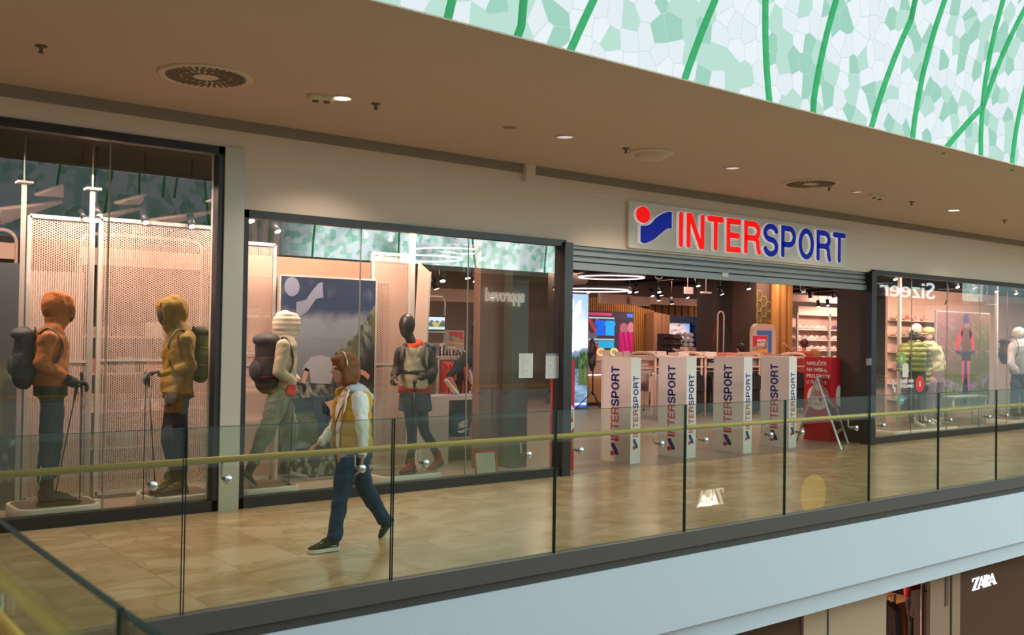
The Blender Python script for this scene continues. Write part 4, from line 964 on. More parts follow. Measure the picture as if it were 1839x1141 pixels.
hl = P(608, 983, -.085); hl.z = .022; shoe('sneaker', hl, hl+Vector((-.275, .01, 0)), .095, m_sn, m_sw, w, ankle=hl+Vector((-.045, 0, .12)), ankr=.045, stripe=mat('stripe_white', (.82, .83, .78), .5), lace=m_sn)
shoe('sneaker', P(709, 934, .085), P(682, 970, .085), .095, m_sn, m_sw, w, ankle=P(690, 932, .085), ankr=.045, stripe=mat('stripe_white'), lace=m_sn)
# ================================================================== DISPLAY WINDOWS: screens, frames, posters
m_mesh = mat('expanded_metal', (.66, .50, .42), .5)
m_frame = mat('white_powder_steel', (.44, .43, .40), .45)
def mesh_panel(x0, x1, z0, z1, y, label, slant=0, pitch=.046):
    t = thing('mesh_screen', label, 'mesh screen', ((x0+x1)/2, y, z0), 'white perforated metal screens behind the window displays')
    b = MB(); r = .0045; k = .55     # flattened diamonds
    H = z1-z0; W = x1-x0
    for sgn in (1, -1):
        n0 = int((W+H/k)/pitch)+2
        for i in range(-n0, n0):
            # line: x = c + sgn*(z)/k
            c = x0+i*pitch; pts = []
            za, zb = 0, H
            xa = c+sgn*za/k; xb = c+sgn*zb/k
            lo, hi = x0, x1
            def zc(x): return (x-c)*k*sgn
            zs = sorted((zc(lo), zc(hi))); z_a = max(0, zs[0]); z_b = min(H, zs[1])
            if z_b-z_a < .01: continue
            xa = c+sgn*z_a/k; xb = c+sgn*z_b/k
            sl = lambda z: slant*z/H
            if slant and min(xa, xb) > x1+slant-.05: pass
            p = Vector((xa, y, z0+z_a)); q = Vector((xb, y, z0+z_b)); nrm = Vector((k, 0, -sgn)).normalized()*r
            b.quad(p-nrm, q-nrm, q+nrm, p+nrm)
    b.build('expanded_mesh', m_mesh, t)
    f_ = MB().box((x0-.02, y-.02, z0-.03), (x0+.02, y+.02, z1)).box((x1-.02, y-.02, z0-.03), (x1+.02, y+.02, z1)).box((x0, y-.02, z1-.02), (x1, y+.02, z1+.02)).box((x0, y-.02, z0-.02), (x1, y+.02, z0+.02)).box((x0, y-.012, z0+(z1-z0)*.48), (x1, y+.012, z0+(z1-z0)*.48+.025))
    f_.box((x0-.06, y-.12, 0), (x0+.03, y+.12, .012)).box((x1-.03, y-.12, 0), (x1+.06, y+.12, .012))
    f_.build('frame', m_frame, t); return t
YM = 10.95
g = lambda x, y=700, Y=YM: aY(x, y, Y).x
z_ = lambda x, y, Y=YM: aY(x, y, Y).z
mesh_panel(g(46), g(160), .06, z_(160, 396), YM, 'tall white mesh screen behind the orange jacketed mannequin')
mesh_panel(g(174), g(380), .06, z_(300, 403), YM, 'tall white mesh screen behind the mustard jacketed mannequin')
mesh_panel(g(408), g(498), .06, z_(450, 435), YM+.15, 'white mesh screen left of the mountain poster')
mesh_panel(g(676), g(742), .06, z_(700, 455), YM+.15, 'narrow white mesh screen right of the mountain poster')
# slim full height uprights with flange
for i, (x, yt) in enumerate(((42, 256), (165, 270), (384, 330))):
    X = aY(x, 400, 10.6).x; zt = 3.75
    t = thing('display_upright', 'slim white steel upright in the left window, %s from the left' % ORD[i], 'post', (X, 10.6, 0), 'slim white uprights of the left window')
    MB().box((X-.02, 10.58, 0), (X+.02, 10.62, zt-.5)).build('post', m_frame, t); MB().box((X-.07, 10.53, zt-.52), (X+.07, 10.67, zt-.5)).cyl((X, 10.6, zt-.5), (X, 10.6, zt), .008, n=8).build('top_flange', m_frame, t)
t = thing('display_upright', 'slim white upright between the mountain poster and the black headed mannequin', 'post', (g(738, 600, 10.6), 10.6, 0), None)
X = g(738, 600, 10.7); MB().box((X-.03, 10.67, 0), (X+.03, 10.73, 3.6)).build('post', m_frame, t)
# slanting white mesh wing right of it
t = thing('mesh_wing', 'slanted white mesh wing panel behind the black headed mannequin', 'mesh screen', (g(750), 10.9, 0))
b = MB(); q0, q1 = aY(752, 470, 10.9), aY(772, 488, 10.9); r0, r1 = aY(744, 800, 10.9), aY(752, 800, 10.9)
b.prism([(q0.x, q0.z), (q1.x, q1.z), (r1.x+.02, .02), (r0.x-.1, .02)], .012, (0, 10.9, 0), *FRONT); b.build('panel', m_mesh, t)
b = MB(); b.bar(q1, Vector((r1.x+.02, 10.9, .02)), .03, .03); b.build('frame', m_frame, t)
# rounded display racks visible through the left screens
m_rack = mat('rack_beige', (.62, .46, .38), .5)
def rack(px0, px1, pyt, Y, label, shelves, board=None):
    a = aY(px0, pyt, Y); c = aY(px1, pyt, Y); t = thing('display_rack', label, 'rack', ((a.x+c.x)/2, Y, 0), 'beige tubular display racks')
    zt = a.z; r = .14
    pts = [(a.x, Y, 0), (a.x, Y, zt-r)]+[(a.x+r-r*math.cos(k*math.pi/10), Y, zt-r+r*math.sin(k*math.pi/10)) for k in range(6)]+[(c.x-r+r*math.sin(k*math.pi/10), Y, zt-r+r*math.cos(k*math.pi/10)) for k in range(6)]+[(c.x, Y, 0)]
    MB().tube(pts, .022, 8).build('tube_frame', m_rack, t)
    if board:
        for b0, b1 in board: MB().box((a.x+.02, Y-.02, b1), (c.x-.02, Y+.02, b0)).build('header_board', m_rack, t)
    for z in shelves: MB().box((a.x, Y-.18, z), (c.x, Y+.18, z+.025)).build('shelf', m_rack, t)
    return t, a.x, c.x
rk = []
rk.append(rack(145, 363, 418, 12.6, 'wide beige display rack behind the mustard jacketed mannequin', [.35, .8, 1.25, 1.7], [(z_(250, 450, 12.6), z_(250, 480, 12.6))]))
rk.append(rack(-60, 30, 408, 12.6, 'beige display rack at the left edge of the photo', [.4, .9, 1.4], [(z_(10, 436, 12.6), z_(10, 465, 12.6))]))
# goods on the racks behind the screens (blurred shapes): folded clothes and shoe boxes, each its own thing
cols = [(.55, .2, .15), (.7, .62, .55), (.25, .22, .25), (.5, .38, .3), (.62, .3, .22), (.3, .33, .35)]
def folded(x, y, z, w, d, h, c, label, grp):
    b = MB()
    for k in range(3): b.box((x-w/2+.004*k, y-d/2, z+h*k/3+.001), (x+w/2-.003*k, y+d/2, z+h*(k+1)/3-.002))
    return tag(b.build('folded_clothes', mat('cloth_%d' % c, cols[c], .9), bevel=.004), label, 'clothes', grp)
for si, z in enumerate((.375, .825, 1.275, 1.725)):
    x = rk[0][1]+.2; k = 0
    while x < rk[0][2]-.15:
        folded(x, 12.6, z, random.uniform(.2, .26), .28, random.uniform(.10, .22), (k*5+si*3) % 6, 'folded clothes on the rack behind the mustard jacketed mannequin, %s shelf up' % ORD[si], 'folded clothes on the wide beige rack')
        x += random.uniform(.30, .36); k += 1
# grey-beige screens and posters
m_pr = mat('printed', (.5, .5, .5), .5, attr=True)
m_lit = mat('lit_print', (.5, .5, .5), .4, attr=True, emit=(1, 1, 1), es=.9)
def shopposter(px0, px1, pyt, pyb, Y, nx, ny, fn, label, m=m_pr, name='poster', emit=False, cat='poster', z0=None, frame=None):
    ym = (pyt+pyb)/2; a = aY(px0, ym, Y); c = aY(px1, ym, Y); xm = (px0+px1)/2
    zt = aY(xm, pyt, Y).z; zb = aY(xm, pyb, Y).z if z0 is None else z0
    t = thing(name, label, cat, ((a.x+c.x)/2, Y, zb))
    picture('printed_face', (a.x, Y, zb), X3, Z3, c.x-a.x, zt-zb, nx, ny, fn, m, t)
    if frame: MB().box((a.x-.02, Y+.005, zb-.02), (c.x+.02, Y+.06, zt+.02)).build('frame', frame, t)
    return t, a.x, c.x, zb, zt
def f_mountain(u, v):
    n = fbm(u*5, v*6, 5, 1); sky = mixc((.02, .045, .13), (.06, .10, .22), (1-v)*3+n*.4)
    cloud = np.clip((fbm(u*4+3, v*7, 5, 4)-.33)*3.2-np.abs(v-.71)*7+.85, 0, 1); c = mixc(sky, (.42, .45, .50), cloud)
    fogy = mixc((.42, .43, .46), (.12, .14, .17), (.72-v)*3.6); c = np.where((v < .70)[..., None], mixc(fogy, (.40, .42, .45), (fbm(u*3, v*4, 4, 9)-.5)*2), c)
    ridge = .38+.48*u**1.25+(fbm(u*7, u*0, 4, 2)-.5)*.10; rock = fbm(u*34+v*12, v*36+u*20, 5, 6)
    rc = mixc((.035, .035, .04), (.44, .42, .36), (rock-.40)*5); rc = mixc(rc, (.03, .03, .034), (ridge-v)*6-.7+rock*.6); rc = mixc(rc, (.16, .17, .05), ((fbm(u*9, v*9, 4, 8)-.42)*5)*(np.abs(v-.47-.3*u) < .10))
    c = np.where((v < ridge)[..., None], rc, c)
    lake = (v < .40); c = np.where(lake[..., None], mixc((.02, .035, .045), (.08, .13, .14), (fbm(u*3, v*40, 3, 3)-.4)*3), c)
    mead = .29+.03*np.sin(u*7); mc = mixc((.10, .12, .035), (.22, .20, .12), (fbm(u*30, v*40, 4, 5)-.4)*3); c = np.where((v < mead)[..., None], mc, c)
    wall = .17+.03*(fbm(u*6, u*0, 3, 6)); st = fbm(u*28, v*44, 4, 7); wc = mixc((.015, .016, .014), (.34, .33, .29), (st-.44)*6); c = np.where((v < wall)[..., None], wc, c)
    return c*np.array((.48,.55,.58))*np.clip(1.35-v*.75,.5,1.2)[...,None]
t, xa, xb, zb, zt = shopposter(502, 672, 500, 856, 10.9, 150, 260, f_mountain, 'tall poster of a cloudy mountain with a bending walker behind the striding mannequin', frame=m_frame)
Wp, Hp = xb-xa, zt-zb; OP = lambda x, y: (xa+(x-502)/170*Wp, zb+(856-y)/356*Hp)
def flat(name, pts, m, parent, Y, off=.004): MB().prism([OP(*p) for p in pts], .002, (0, Y-off, 0), *FRONT).build(name, m, parent)
m_pl = mat('print_pale_blue', (.16, .19, .28), .6)
flat('printed_dot', [(520+13*math.cos(k*.4), 518+17*math.sin(k*.4)) for k in range(16)], m_pl, t, 10.9)
flat('printed_wave', [(528, 545), (545, 540), (556, 522), (566, 510), (573, 507), (575, 535), (562, 538), (548, 560), (535, 570), (528, 568)], m_pl, t, 10.9)
flat('printed_walker_back', [(545, 655), (556, 641), (572, 638), (590, 642), (612, 648), (622, 660), (612, 668), (598, 668), (590, 690), (556, 688), (553, 668), (540, 664)], mat('print_shirt', (.27, .28, .32), .7), t, 10.9)
flat('printed_walker_arm', [(545, 660), (553, 664), (545, 690), (538, 690)], mat('print_skin', (.45, .25, .17), .7), t, 10.9)
flat('printed_walker_arm', [(640, 662), (655, 668), (664, 676), (660, 684), (652, 676), (640, 672)], mat('print_skin'), t, 10.9)
flat('printed_walker_legs', [(560, 710), (575, 715), (590, 735), (592, 760), (583, 800), (572, 840), (562, 838), (571, 790), (570, 760), (561, 735)], mat('print_navy', (.02, .03, .06), .7), t, 10.9)
flat('printed_walker_knee', [(576, 724), (600, 718), (605, 745), (588, 748), (577, 742)], mat('print_skin'), t, 10.9)
b = MB(); q = OP(640, 848); add_text(b, 'INTERSPORT', (q[0], 10.894, q[1]), *FRONT, .045, .003, .02); b.build('printed_word', mat('print_white', (.6, .6, .6)), t)
def f_lake(u, v):
    c = mixc((.10, .11, .10), (.05, .06, .07), v*1.3); c = mixc(c, (.13, .14, .04), (fbm(u*6, v*9, 5, 3)-.5)*5*(np.abs(v-.45) < .2)); return mixc(c, (.3, .4, .42), (fbm(u*9, v*14, 4, 12)-.52)*5*(v < .28))
t, *_ = shopposter(-90, 40, 470, 905, 10.75, 60, 120, f_lake, 'dark landscape poster at the left edge of the left window', z0=.0)
t2 = thing('poster', 'pale blank display board behind the orange jacketed mannequin', 'board', (g(90), 11.3, 0)); MB().box((aY(45, 600, 11.3).x, 11.3, .05), (aY(148, 600, 11.3).x, 11.34, z_(100, 488, 11.3))).build('board', mat('board_pale', (.60, .50, .46), .7), t2)
# portal frame and slats behind window 2
t = thing('portal_frame', 'pale beige portal frame around the mountain poster', 'frame', (g(600, 600, 11.85), 11.85, 0))
xa_, xb_ = aY(395, 480, 11.6).x, aY(728, 600, 11.6).x; zl, zh = aY(560, 500, 11.6).z, aY(560, 462, 11.6).z
MB().box((xa_, 11.85, zl), (xb_+.25, 12.0, zh)).box((xb_-.12, 11.85, 0), (xb_+.25, 12.0, zl)).build('beam_and_leg', mat('portal_beige', (.68, .48, .34), .6), t)
def slatwall(name, x0, x1, y, z0, z1, pitch, m, label, w=.05, d=.07, back=None):
    t = thing(name, label, 'slatted wall', ((x0+x1)/2, y, z0)); b = MB(); x = x0
    while x < x1: b.box((x, y, z0), (x+w, y+d, z1)); x += pitch
    b.build('slats', m, t)
    MB().box((x0, y+d, z0), (x1, y+d+.04, z1)).build('backing', back or m_dark, t); return t
m_wood = mat('oak_slats', (.50, .25, .07), .5, vary=.15, vscale=3, stretch=(4, 4, .6))
slatwall('slatted_wall', aY(380, 600, 13.4).x, aY(505, 600, 13.4).x, 13.4, 0, 3.5, .17, m_dark, 'dark brown slatted wall above the shoe shelf behind window', back=m_brown)
# slanting white ceiling baffles in the left window
for i, (p0_, p1_, p2_) in enumerate((((62, 350), (112, 331), (112, 353)), ((0, 375), (112, 362), (0, 402)), ((205, 365), (262, 348), (250, 366)), ((115, 398), (255, 374), (118, 412)), ((235, 400), (390, 378), (238, 420)))):
    Yb = 12.2
    a, b_, c = (aY(*p, Yb+k*.25) for k, p in enumerate((p0_, p1_, p2_)))
    m = MB(); n = (b_-a).cross(c-a).normalized()*.02; A = [a, b_, c]; m.rings([[p-n for p in A], [p+n for p in A]])
    tag(m.build('ceiling_baffle', m_rack), 'pale angular ceiling baffle in the left window, %s from the top left' % ORD[i], 'baffle', 'pale angular baffles under the shop ceiling')
# track spotlights
m_spot = mat('spot_black', (.015, .015, .018), .4); m_glow = mat('spot_glow', (1, 1, 1), .5, emit=(1, .78, .86), es=7)
def spotlight(p, tilt, s=1.0, label='', grp='black track spotlights'):
    p = Vector(p); d = Vector(tilt).normalized(); t = thing('track_spotlight', label, 'spotlight', p, grp)
    MB().cyl(p-d*.16*s, p, .042*s, n=14).build('barrel', m_spot, t)
    MB().cyl(p-d*.005*s, p+d*.004*s, .036*s, n=14).build('lens', m_glow, t)
    MB().tube([p-d*.1*s, p-d*.1*s+Z3*.08*s, Vector((p.x-d.x*.1*s, p.y-d.y*.1*s, p.z+.16*s)), Vector((p.x-d.x*.1*s, p.y-d.y*.1*s, 3.745))], .008*s, 6).build('stem', m_spot, t)
    return t
t = thing('lighting_track', 'black lighting track near the ceiling of the left windows', 'track', (4, 10.4, 3.6))
for k, (x, y, s) in enumerate(((178, 388, 1), (174, 396, 1), (262, 400, 1), (345, 407, 1), (152, 393, .7), (438, 401, 1.1), (451, 397, 1.1), (499, 416, 1), (701, 431, .8), (657, 425, .8))):
    Y = 10.9; spotlight(aY(x, y, Y), (random.uniform(-.4, .4), -.5, -.8), s, 'lit black spotlight above the left windows, %s from the left' % ORD[[1, 0, 3, 4, 2, 5, 6, 7, 9, 8].index(k) if k in (0,1,2,3,4,5,6,7,8,9) else 0])
MB().box((aY(100, 300, 10.9).x, 10.88, 3.5), (aY(760, 400, 10.9).x, 10.92, 3.53)).build('rail', m_spot, t)
# ring pendant lamps
m_ring = mat('ring_glow', (1, 1, 1), .5, emit=(1, .76, .84), es=2.2)
def ringlamp(px, py, wpx, Y, label):
    c = aY(px, py, Y); r = wpx/2/FPX*(c-CAM).dot(_f); t = thing('ring_lamp', label, 'pendant lamp', c, 'glowing ring pendant lamps')
    n = 48; MB().tube([c+Vector((r*math.cos(2*math.pi*i/n), r*math.sin(2*math.pi*i/n), -.03)) for i in range(n)], .012, 8, closed=True).build('light_ring', m_ring, t)
    MB().tube([c+Vector((r*math.cos(2*math.pi*i/n), r*math.sin(2*math.pi*i/n), .02)) for i in range(n)], .028, 8, closed=True).build('housing', m_spot, t)
    for k in range(3): a = 2*math.pi*k/3; MB().cyl(c+Vector((r*math.cos(a), r*math.sin(a), .03)), Vector((c.x, c.y, 3.745)), .004, n=6).build('suspension_wire', m_spot, t)
ringlamp(754, 461, 150, 13.2, 'big glowing ring lamp behind the glass above the black headed mannequin')
ringlamp(805, 448, 130, 13.6, 'second ring lamp, slightly higher and further right behind the glass')
ringlamp(1062, 519, 134, 15.0, 'glowing ring lamp above the tall light box at the entrance')
ringlamp(1098, 496, 118, 14.4, 'ring lamp highest in the entrance, partly behind the shutter')
# TV stand, step stools, bags seen at right of window 2
def f_tv(u, v):
    c = mixc((.35, .60, .65), (.55, .75, .95), v); c = np.where((v > .55+.2*np.abs(np.sin(u*9)))[..., None], c, mixc((.05, .07, .08), (.1, .15, .15), fbm(u*9, v*9, 3, 1)))
    c = np.where((np.abs(u-.45) < (v*.5))[..., None] & (v < .6)[..., None] & (v > .15)[..., None], mixc((.55, .45, .15), (.1, .1, .04), (fbm(u*20, v*20, 3, 5)-.4)*4), c); return np.where((v < .22)[..., None], mixc((.4, .65, .68), (.5, .7, .7), u), c)
t, a0, a1, b0, b1 = shopposter(770, 799, 570, 592, 13.0, 40, 30, f_tv, 'small screen showing a lake on a white stand behind window', m=m_lit, name='display_screen', cat='screen', frame=m_spot)
MB().tube([(a0-.12, 13.1, 0), (a0-.12, 13.1, b1+.25), (a0-.05, 13.1, b1+.33), (a1+.0, 13.1, b1+.33), (a1+.06, 13.1, b1+.25), (a1+.06, 13.1, 0)], .015, 8).build('stand', m_frame, t)
for z in (b0-.05, b0-.42): MB().box((a0-.12, 13.0, z), (a1+.16, 13.3, z+.02)).build('shelf', m_frame, t)
# counter of folded goods and red garments, low white bench with a dark backpack in its niche
def table(px0, px1, pyt, Y, d, label, h=None, skirt=True):
    a = aY(px0, pyt, Y); c = aY(px1, pyt, Y); z = a.z if h is None else h; t = thing('sales_table', label, 'table', ((a.x+c.x)/2, Y+d/2, 0), 'pale sales tables')
    r = .12
    MB().box((a.x, Y, z-.05), (c.x, Y+d, z)).build('top', m_rack, t, bevel=.02)
    for x in (a.x+.06, c.x-.06):
        for y in (Y+.06, Y+d-.06): MB().cyl((x, y, 0), (x, y, z-.05), .02, n=8).build('leg', m_rack, t)
    MB().box((a.x+.05, Y+.05, z-.35), (c.x-.05, Y+d-.05, z-.325)).build('lower_shelf', m_rack, t)
    return t, a.x, c.x, z
t, a0, a1, zt_ = table(784, 856, 640, 12.45, .5, 'pale table with folded goods behind window two')
for i in range(9):
    X = a0+.12+i*(a1-a0-.2)/9
    folded(X, 12.7, zt_, .1, .25, random.uniform(.06, .2), (2, 1, 5, 0, 1, 2, 0, 5, 1)[i], 'folded goods on the table behind the black headed mannequin', 'folded goods on the small window table')
def garment(x, y, z, m, label, grp, h=.75, w=.42, rz=0, d=.07, name='hanging_garment', cat='clothes'):
    b = MB(); c = math.cos(rz); s = math.sin(rz)
    o = [(-.10, 0), (-.5, -.07), (-.56, -.42), (-.40, -.44), (-.36, -.25), (-.38, -1), (.38, -1), (.36, -.25), (.40, -.44), (.56, -.42), (.5, -.07), (.10, 0), (0, -.05)]
    b.prism([(px*w, pz*h) for px, pz in o], d, Vector((x, y, z)), (c, s, 0), (0, 0, 1))
    b.tube([Vector((x, y, z))+Vector((0, 0, -.02)), Vector((x, y, z+.04)), Vector((x+.02*c, y+.02*s, z+.07)), Vector((x+.035*c, y+.035*s, z+.05))], .004, 6)
    return tag(b.build(name, m, bevel=.008), label, cat, grp)
m_rc = mat('garment_red', (.62, .04, .03), **CL); m_bc = mat('garment_black', (.02, .02, .024), **CL); m_wc = mat('garment_white', (.72, .6, .54), **CL)
def rail(px0, px1, py, Y, z, label):
    a = aY(px0, py, Y); c = aY(px1, py, Y); t = thing('garment_rail', label, 'garment rail', ((a.x+c.x)/2, Y, 0), 'white tubular garment rails')
    MB().tube([(a.x, Y, 0), (a.x, Y, z), (c.x, Y, z), (c.x, Y, 0)], .015, 8).build('rail', m_frame, t)
    for x in (a.x, c.x): MB().box((x-.02, Y-.25, 0), (x+.02, Y+.25, .02)).build('foot', m_frame, t)
    return a.x, c.x
z0 = aY(820, 642, 11.9).z; xa, xb = rail(788, 856, 645, 12.08, z0, 'garment rail of red tops behind window two')
k = 0; x = xa+.06
while x < xb-.03:
    garment(x, 12.0+.02*(k % 3), z0-.07, m_rc if k % 5 != 3 else m_bc, 'red top hanging on the rail behind window two' if k % 5 != 3 else 'black top hanging among the red ones behind window two', 'tops on the rail behind window two', h=.62, rz=math.pi/2-.25, w=.38, d=.03); x += .075; k += 1
# white bench with niche + backpack
xl, xr, Yb = aY(748, 760, 11.35).x, aY(868, 760, 11.35).x, 11.35
zt_ = aY(800, 712, 11.35).z; zb_ = aY(850, 785, 11.35).z
t = thing('display_bench', 'low white display bench with a wooden niche holding a dark backpack', 'bench', ((xl+xr)/2, Yb, 0))
nl, nr = aY(806, 750, Yb).x, aY(858, 750, Yb).x
MB().box((xl, Yb, zt_-.06), (xr, Yb+.45, zt_)).box((xl, Yb, 0), (nl, Yb+.45, zt_-.06)).box((nr, Yb, 0), (xr, Yb+.45, zt_-.06)).build('body', mat('bench_white', (.62, .58, .56), .4), t)
MB().box((nl, Yb+.40, 0), (nr, Yb+.45, zt_-.06)).box((nl, Yb+.02, zb_-.03), (nr, Yb+.40, zb_)).build('wooden_niche', mat('niche_wood', (.5, .34, .22), .6), t)
c_ = Vector(((nl+nr)/2+.02, Yb+.18, zb_)); t = thing('backpack', 'dark blue school backpack with white lettering in the bench niche', 'backpack', c_)
b = MB(); b.ell(c_+Z3*.16, (.15, .10, .15)); b.ell(c_+Z3*.27, (.13, .09, .12)); capsule(b, c_+Z3*.12-X3*.04, c_+Z3*.12+X3*.04, .12, .12); b = skin('body', b, mat('pack_navy', (.012, .05, .08), .7), t, fold=.008)
b = MB(); b.tube([c_+Vector((-.04, -.02, .37)), c_+Vector((-.03, -.02, .42)), c_+Vector((.03, -.02, .42)), c_+Vector((.04, -.02, .37))], .008, 6); b.build('handle', mat('pack_navy'), t)
b = MB(); add_text(b, 'NIKE', c_+Vector((-.07, -.135, .12)), Vector((1, 0, .25)), Vector((-.25+.25, 0, 1)), .09, .004, .04, width=.16)
b.prism([(-.09, .02), (-.06, -.005), (.0, -.01), (.13, .06), (.02, .03), (-.05, .025)], .004, c_+Vector((0, -.135, .07)), *FRONT); b.build('logo', mat('logo_white', (.8, .8, .8), .5), t)
# framed notice leaning inside the glass
a = aZ(855, 852, .02); t = thing('framed_notice', 'white printed notice in a thin red frame leaning inside the glass by the floor', 'sign', (aY(875, 855, 9.85).x, 9.85, .0))
q0, q1 = aY(856, 830, 9.85), aY(893, 830, 9.85); zt_ = aY(875, 810, 9.85).z
def f_not(u, v): return mixc((.55, .48, .40), (.12, .1, .1), (fbm(u*30, np.floor(v*26)*3.3, 2, 3)-.48)*4*((v*26 % 1) > .5)*((u > .1) & (u < .9) & (v < .93)))
picture('printed_face', (q0.x+.012, 9.849, .045), X3, Vector((0, .16, 1)), q1.x-q0.x-.024, zt_-.06, 40, 70, f_not, m_pr, t)
b = MB(); A = Vector((q0.x, 9.845, .02)); B = Vector((q1.x, 9.845, .02)); up = Vector((0, .16, 1)).normalized()*(zt_-.03)
for p, q in ((A, B), (A+up, B+up), (A, A+up), (B, B+up)): b.bar(p, q, .016, .02)
b.build('red_frame', mat('frame_red', (.5, .02, .02), .5), t)
# papers taped to the glass (inside face of the pane)
def f_pap(seed, dark=False):
    def f(u, v):
        ink = ((v*34 % 1) > .5)*((u > .12) & (u < .12+.7*vnoise(np.floor(v*34)*7.7, u*0, seed)+.05)); base = mixc((.62, .64, .63), (.25, .25, .28), ink*.5*(vnoise(u*40, v*90, seed+1) > .4)*((v < .93) & (v > .08)))
        return np.where((v > .9)[..., None] & dark, np.array((.25, .25, .3)), base)
    return f
for x0, x1, y0, y1, dk, lb in ((932, 957, 635, 679, False, 'left one of two white printed sheets taped to the glass by the entrance'), (980, 1005, 635, 680, True, 'right one of two white printed sheets taped to the glass, with a dark heading')):
    Y = 9.625; a = aY(x0, (y0+y1)/2, Y); c = aY(x1, (y0+y1)/2, Y); z1 = aY((x0+x1)/2, y0, Y).z; z0 = aY((x0+x1)/2, y1, Y).z
    o = picture('paper_notice', (a.x, Y, z0), X3, Z3, c.x-a.x, z1-z0, 40, 70, f_pap(x0, dk), m_pr, None, thick=.002); tag(o, lb, 'notice', 'paper notices on the entrance glass')
# right window: cyclist poster
def f_cyc(u, v):
    n = fbm(u*7+v*4, v*16, 5, 2); c = mixc((.20, .10, .105), (.10, .12, .03), u*.9-(v-.6)*1.2+n-.35); c = mixc(c, (.10, .12, .03), (.62-v)*3+(n-.5)*3)
    c = mixc(c, (.30, .22, .23), (fbm(u*24+v*30, v*24, 4, 8)-.55)*4*(v > .5)); gr = mixc((.06, .11, .03), (.22, .26, .07), (fbm(u*30, v*30, 4, 5)-.35)*3); c = np.where((v < .30-.06*np.sin(u*5))[..., None], gr, c)
    lav = (np.abs(v-(.17+.25*np.abs(u-.5)))) < .04; return np.where(lav[..., None], mixc(gr, (.27, .16, .42), (fbm(u*40, v*40, 3, 9)-.35)*4), c)
t, xa, xb, zb, zt = shopposter(1683, 1777, 562, 729, 11.0, 130, 150, f_cyc, 'large photo poster of a cyclist riding through a flowering meadow', frame=m_frame)
for x_ in (xa+.1, xb-.1): MB().box((x_-.02, 11.01, 0), (x_+.02, 11.05, zb)).build('leg', m_frame, t)
OP = lambda x, y: (xa+(x-1683)/94*(xb-xa), zb+(729-y)/167*(zt-zb))
Cc = lambda x, y, rx, ry: [(x+rx*math.cos(k*.4488), y+ry*math.sin(k*.4488)) for k in range(14)]
FL = lambda nm, pts, col, k=0: flat(nm, pts, mat('print_%02d%02d%02d' % tuple(int(q*99) for q in col), col, .7), t, 11.0, .004+k*.002)
FL('printed_helmet', Cc(1733, 574, 4.3, 11), (.05, .04, .16)); FL('printed_face_chin', Cc(1733, 585, 3.4, 5), (.3, .12, .1), 1)
FL('printed_jersey', [(1727, 590), (1739, 590), (1744, 598), (1741, 618), (1740, 632), (1727, 632), (1726, 612), (1723, 598)], (.12, .05, .03)); FL('printed_sleeve', [(1727, 589), (1722, 595), (1717, 612), (1715, 630), (1718, 631), (1722, 616), (1727, 602)], (.7, .02, .06)); FL('printed_sleeve', [(1739, 589), (1744, 595), (1747, 612), (1747, 630), (1744, 631), (1743, 616), (1739, 602)], (.7, .02, .06))
FL('printed_shorts', [(1726, 632), (1741, 632), (1741, 648), (1735, 648), (1734, 640), (1731, 648), (1725, 648)], (.02, .02, .02), 1); FL('printed_leg', [(1725, 648), (1730, 648), (1729, 690), (1726, 690)], (.45, .1, .12)); FL('printed_leg', [(1735, 648), (1741, 648), (1739, 700), (1735, 700)], (.45, .1, .12))
FL('printed_handlebar', [(1716, 629), (1726, 634), (1741, 634), (1747, 629), (1748, 633), (1741, 638), (1726, 638), (1716, 634)], (.03, .03, .06), 2); FL('printed_fork', [(1731, 636), (1734, 636), (1736, 690), (1729, 690)], (.04, .03, .10), 2); FL('printed_wheel', Cc(1732, 703, 4.5, 25), (.015, .015, .03), 2)
# right window furniture
for k, x in enumerate((1615, 1789)):
    X = aY(x, 600, 10.9).x; tag(MB().box((X-.03, 10.87, 0), (X+.03, 10.93, 3.7)).build('display_upright', m_frame), ['slim white upright behind the green puffer jacket in the right window', 'slim white upright right of the cyclist poster'][k], 'post', 'slim uprights of the right window')
t = thing('display_table', 'white framed low table under the cyclist poster', 'table', (aY(1740, 740, 10.6).x, 10.6, 0)); a = aY(1705, 735, 10.6); c = aY(1765, 733, 10.6)
MB().box((a.x, 10.5, .62), (c.x, 10.85, .65)).build('top', m_frame, t)
for x in (a.x+.03, c.x-.03):
    for y in (10.53, 10.82): MB().cyl((x, y, 0), (x, y, .62), .018, n=8).build('leg', m_frame, t)
for k in range(5):
    x = (1608, 1720, 1750, 1790, 1825)[k]; y = (498, 512, 514, 520, 524)[k]; spotlight(aY(x, y+4, 10.6), (random.uniform(-.3, .5), -.4, -.8), 1.1, 'black spotlight at the top of the right window, %s from the left' % ORD[k])
for k, x in enumerate((1699, 1769)):
    b = MB(); b.tube([Vector((aY(x, 500, 10.4).x, 10.4, 3.74)), aY(x, 500, 10.4), aY(x+4, 520, 10.4), aY(x+2, 538, 10.4), aY(x-2, 547, 10.4), aY(x+3, 543, 10.4)], .012, 6); tag(b.build('hanging_cable', m_spot), ['black cable looping down left of centre in the right window', 'black cable looping down right of centre in the right window'][k], 'cable')
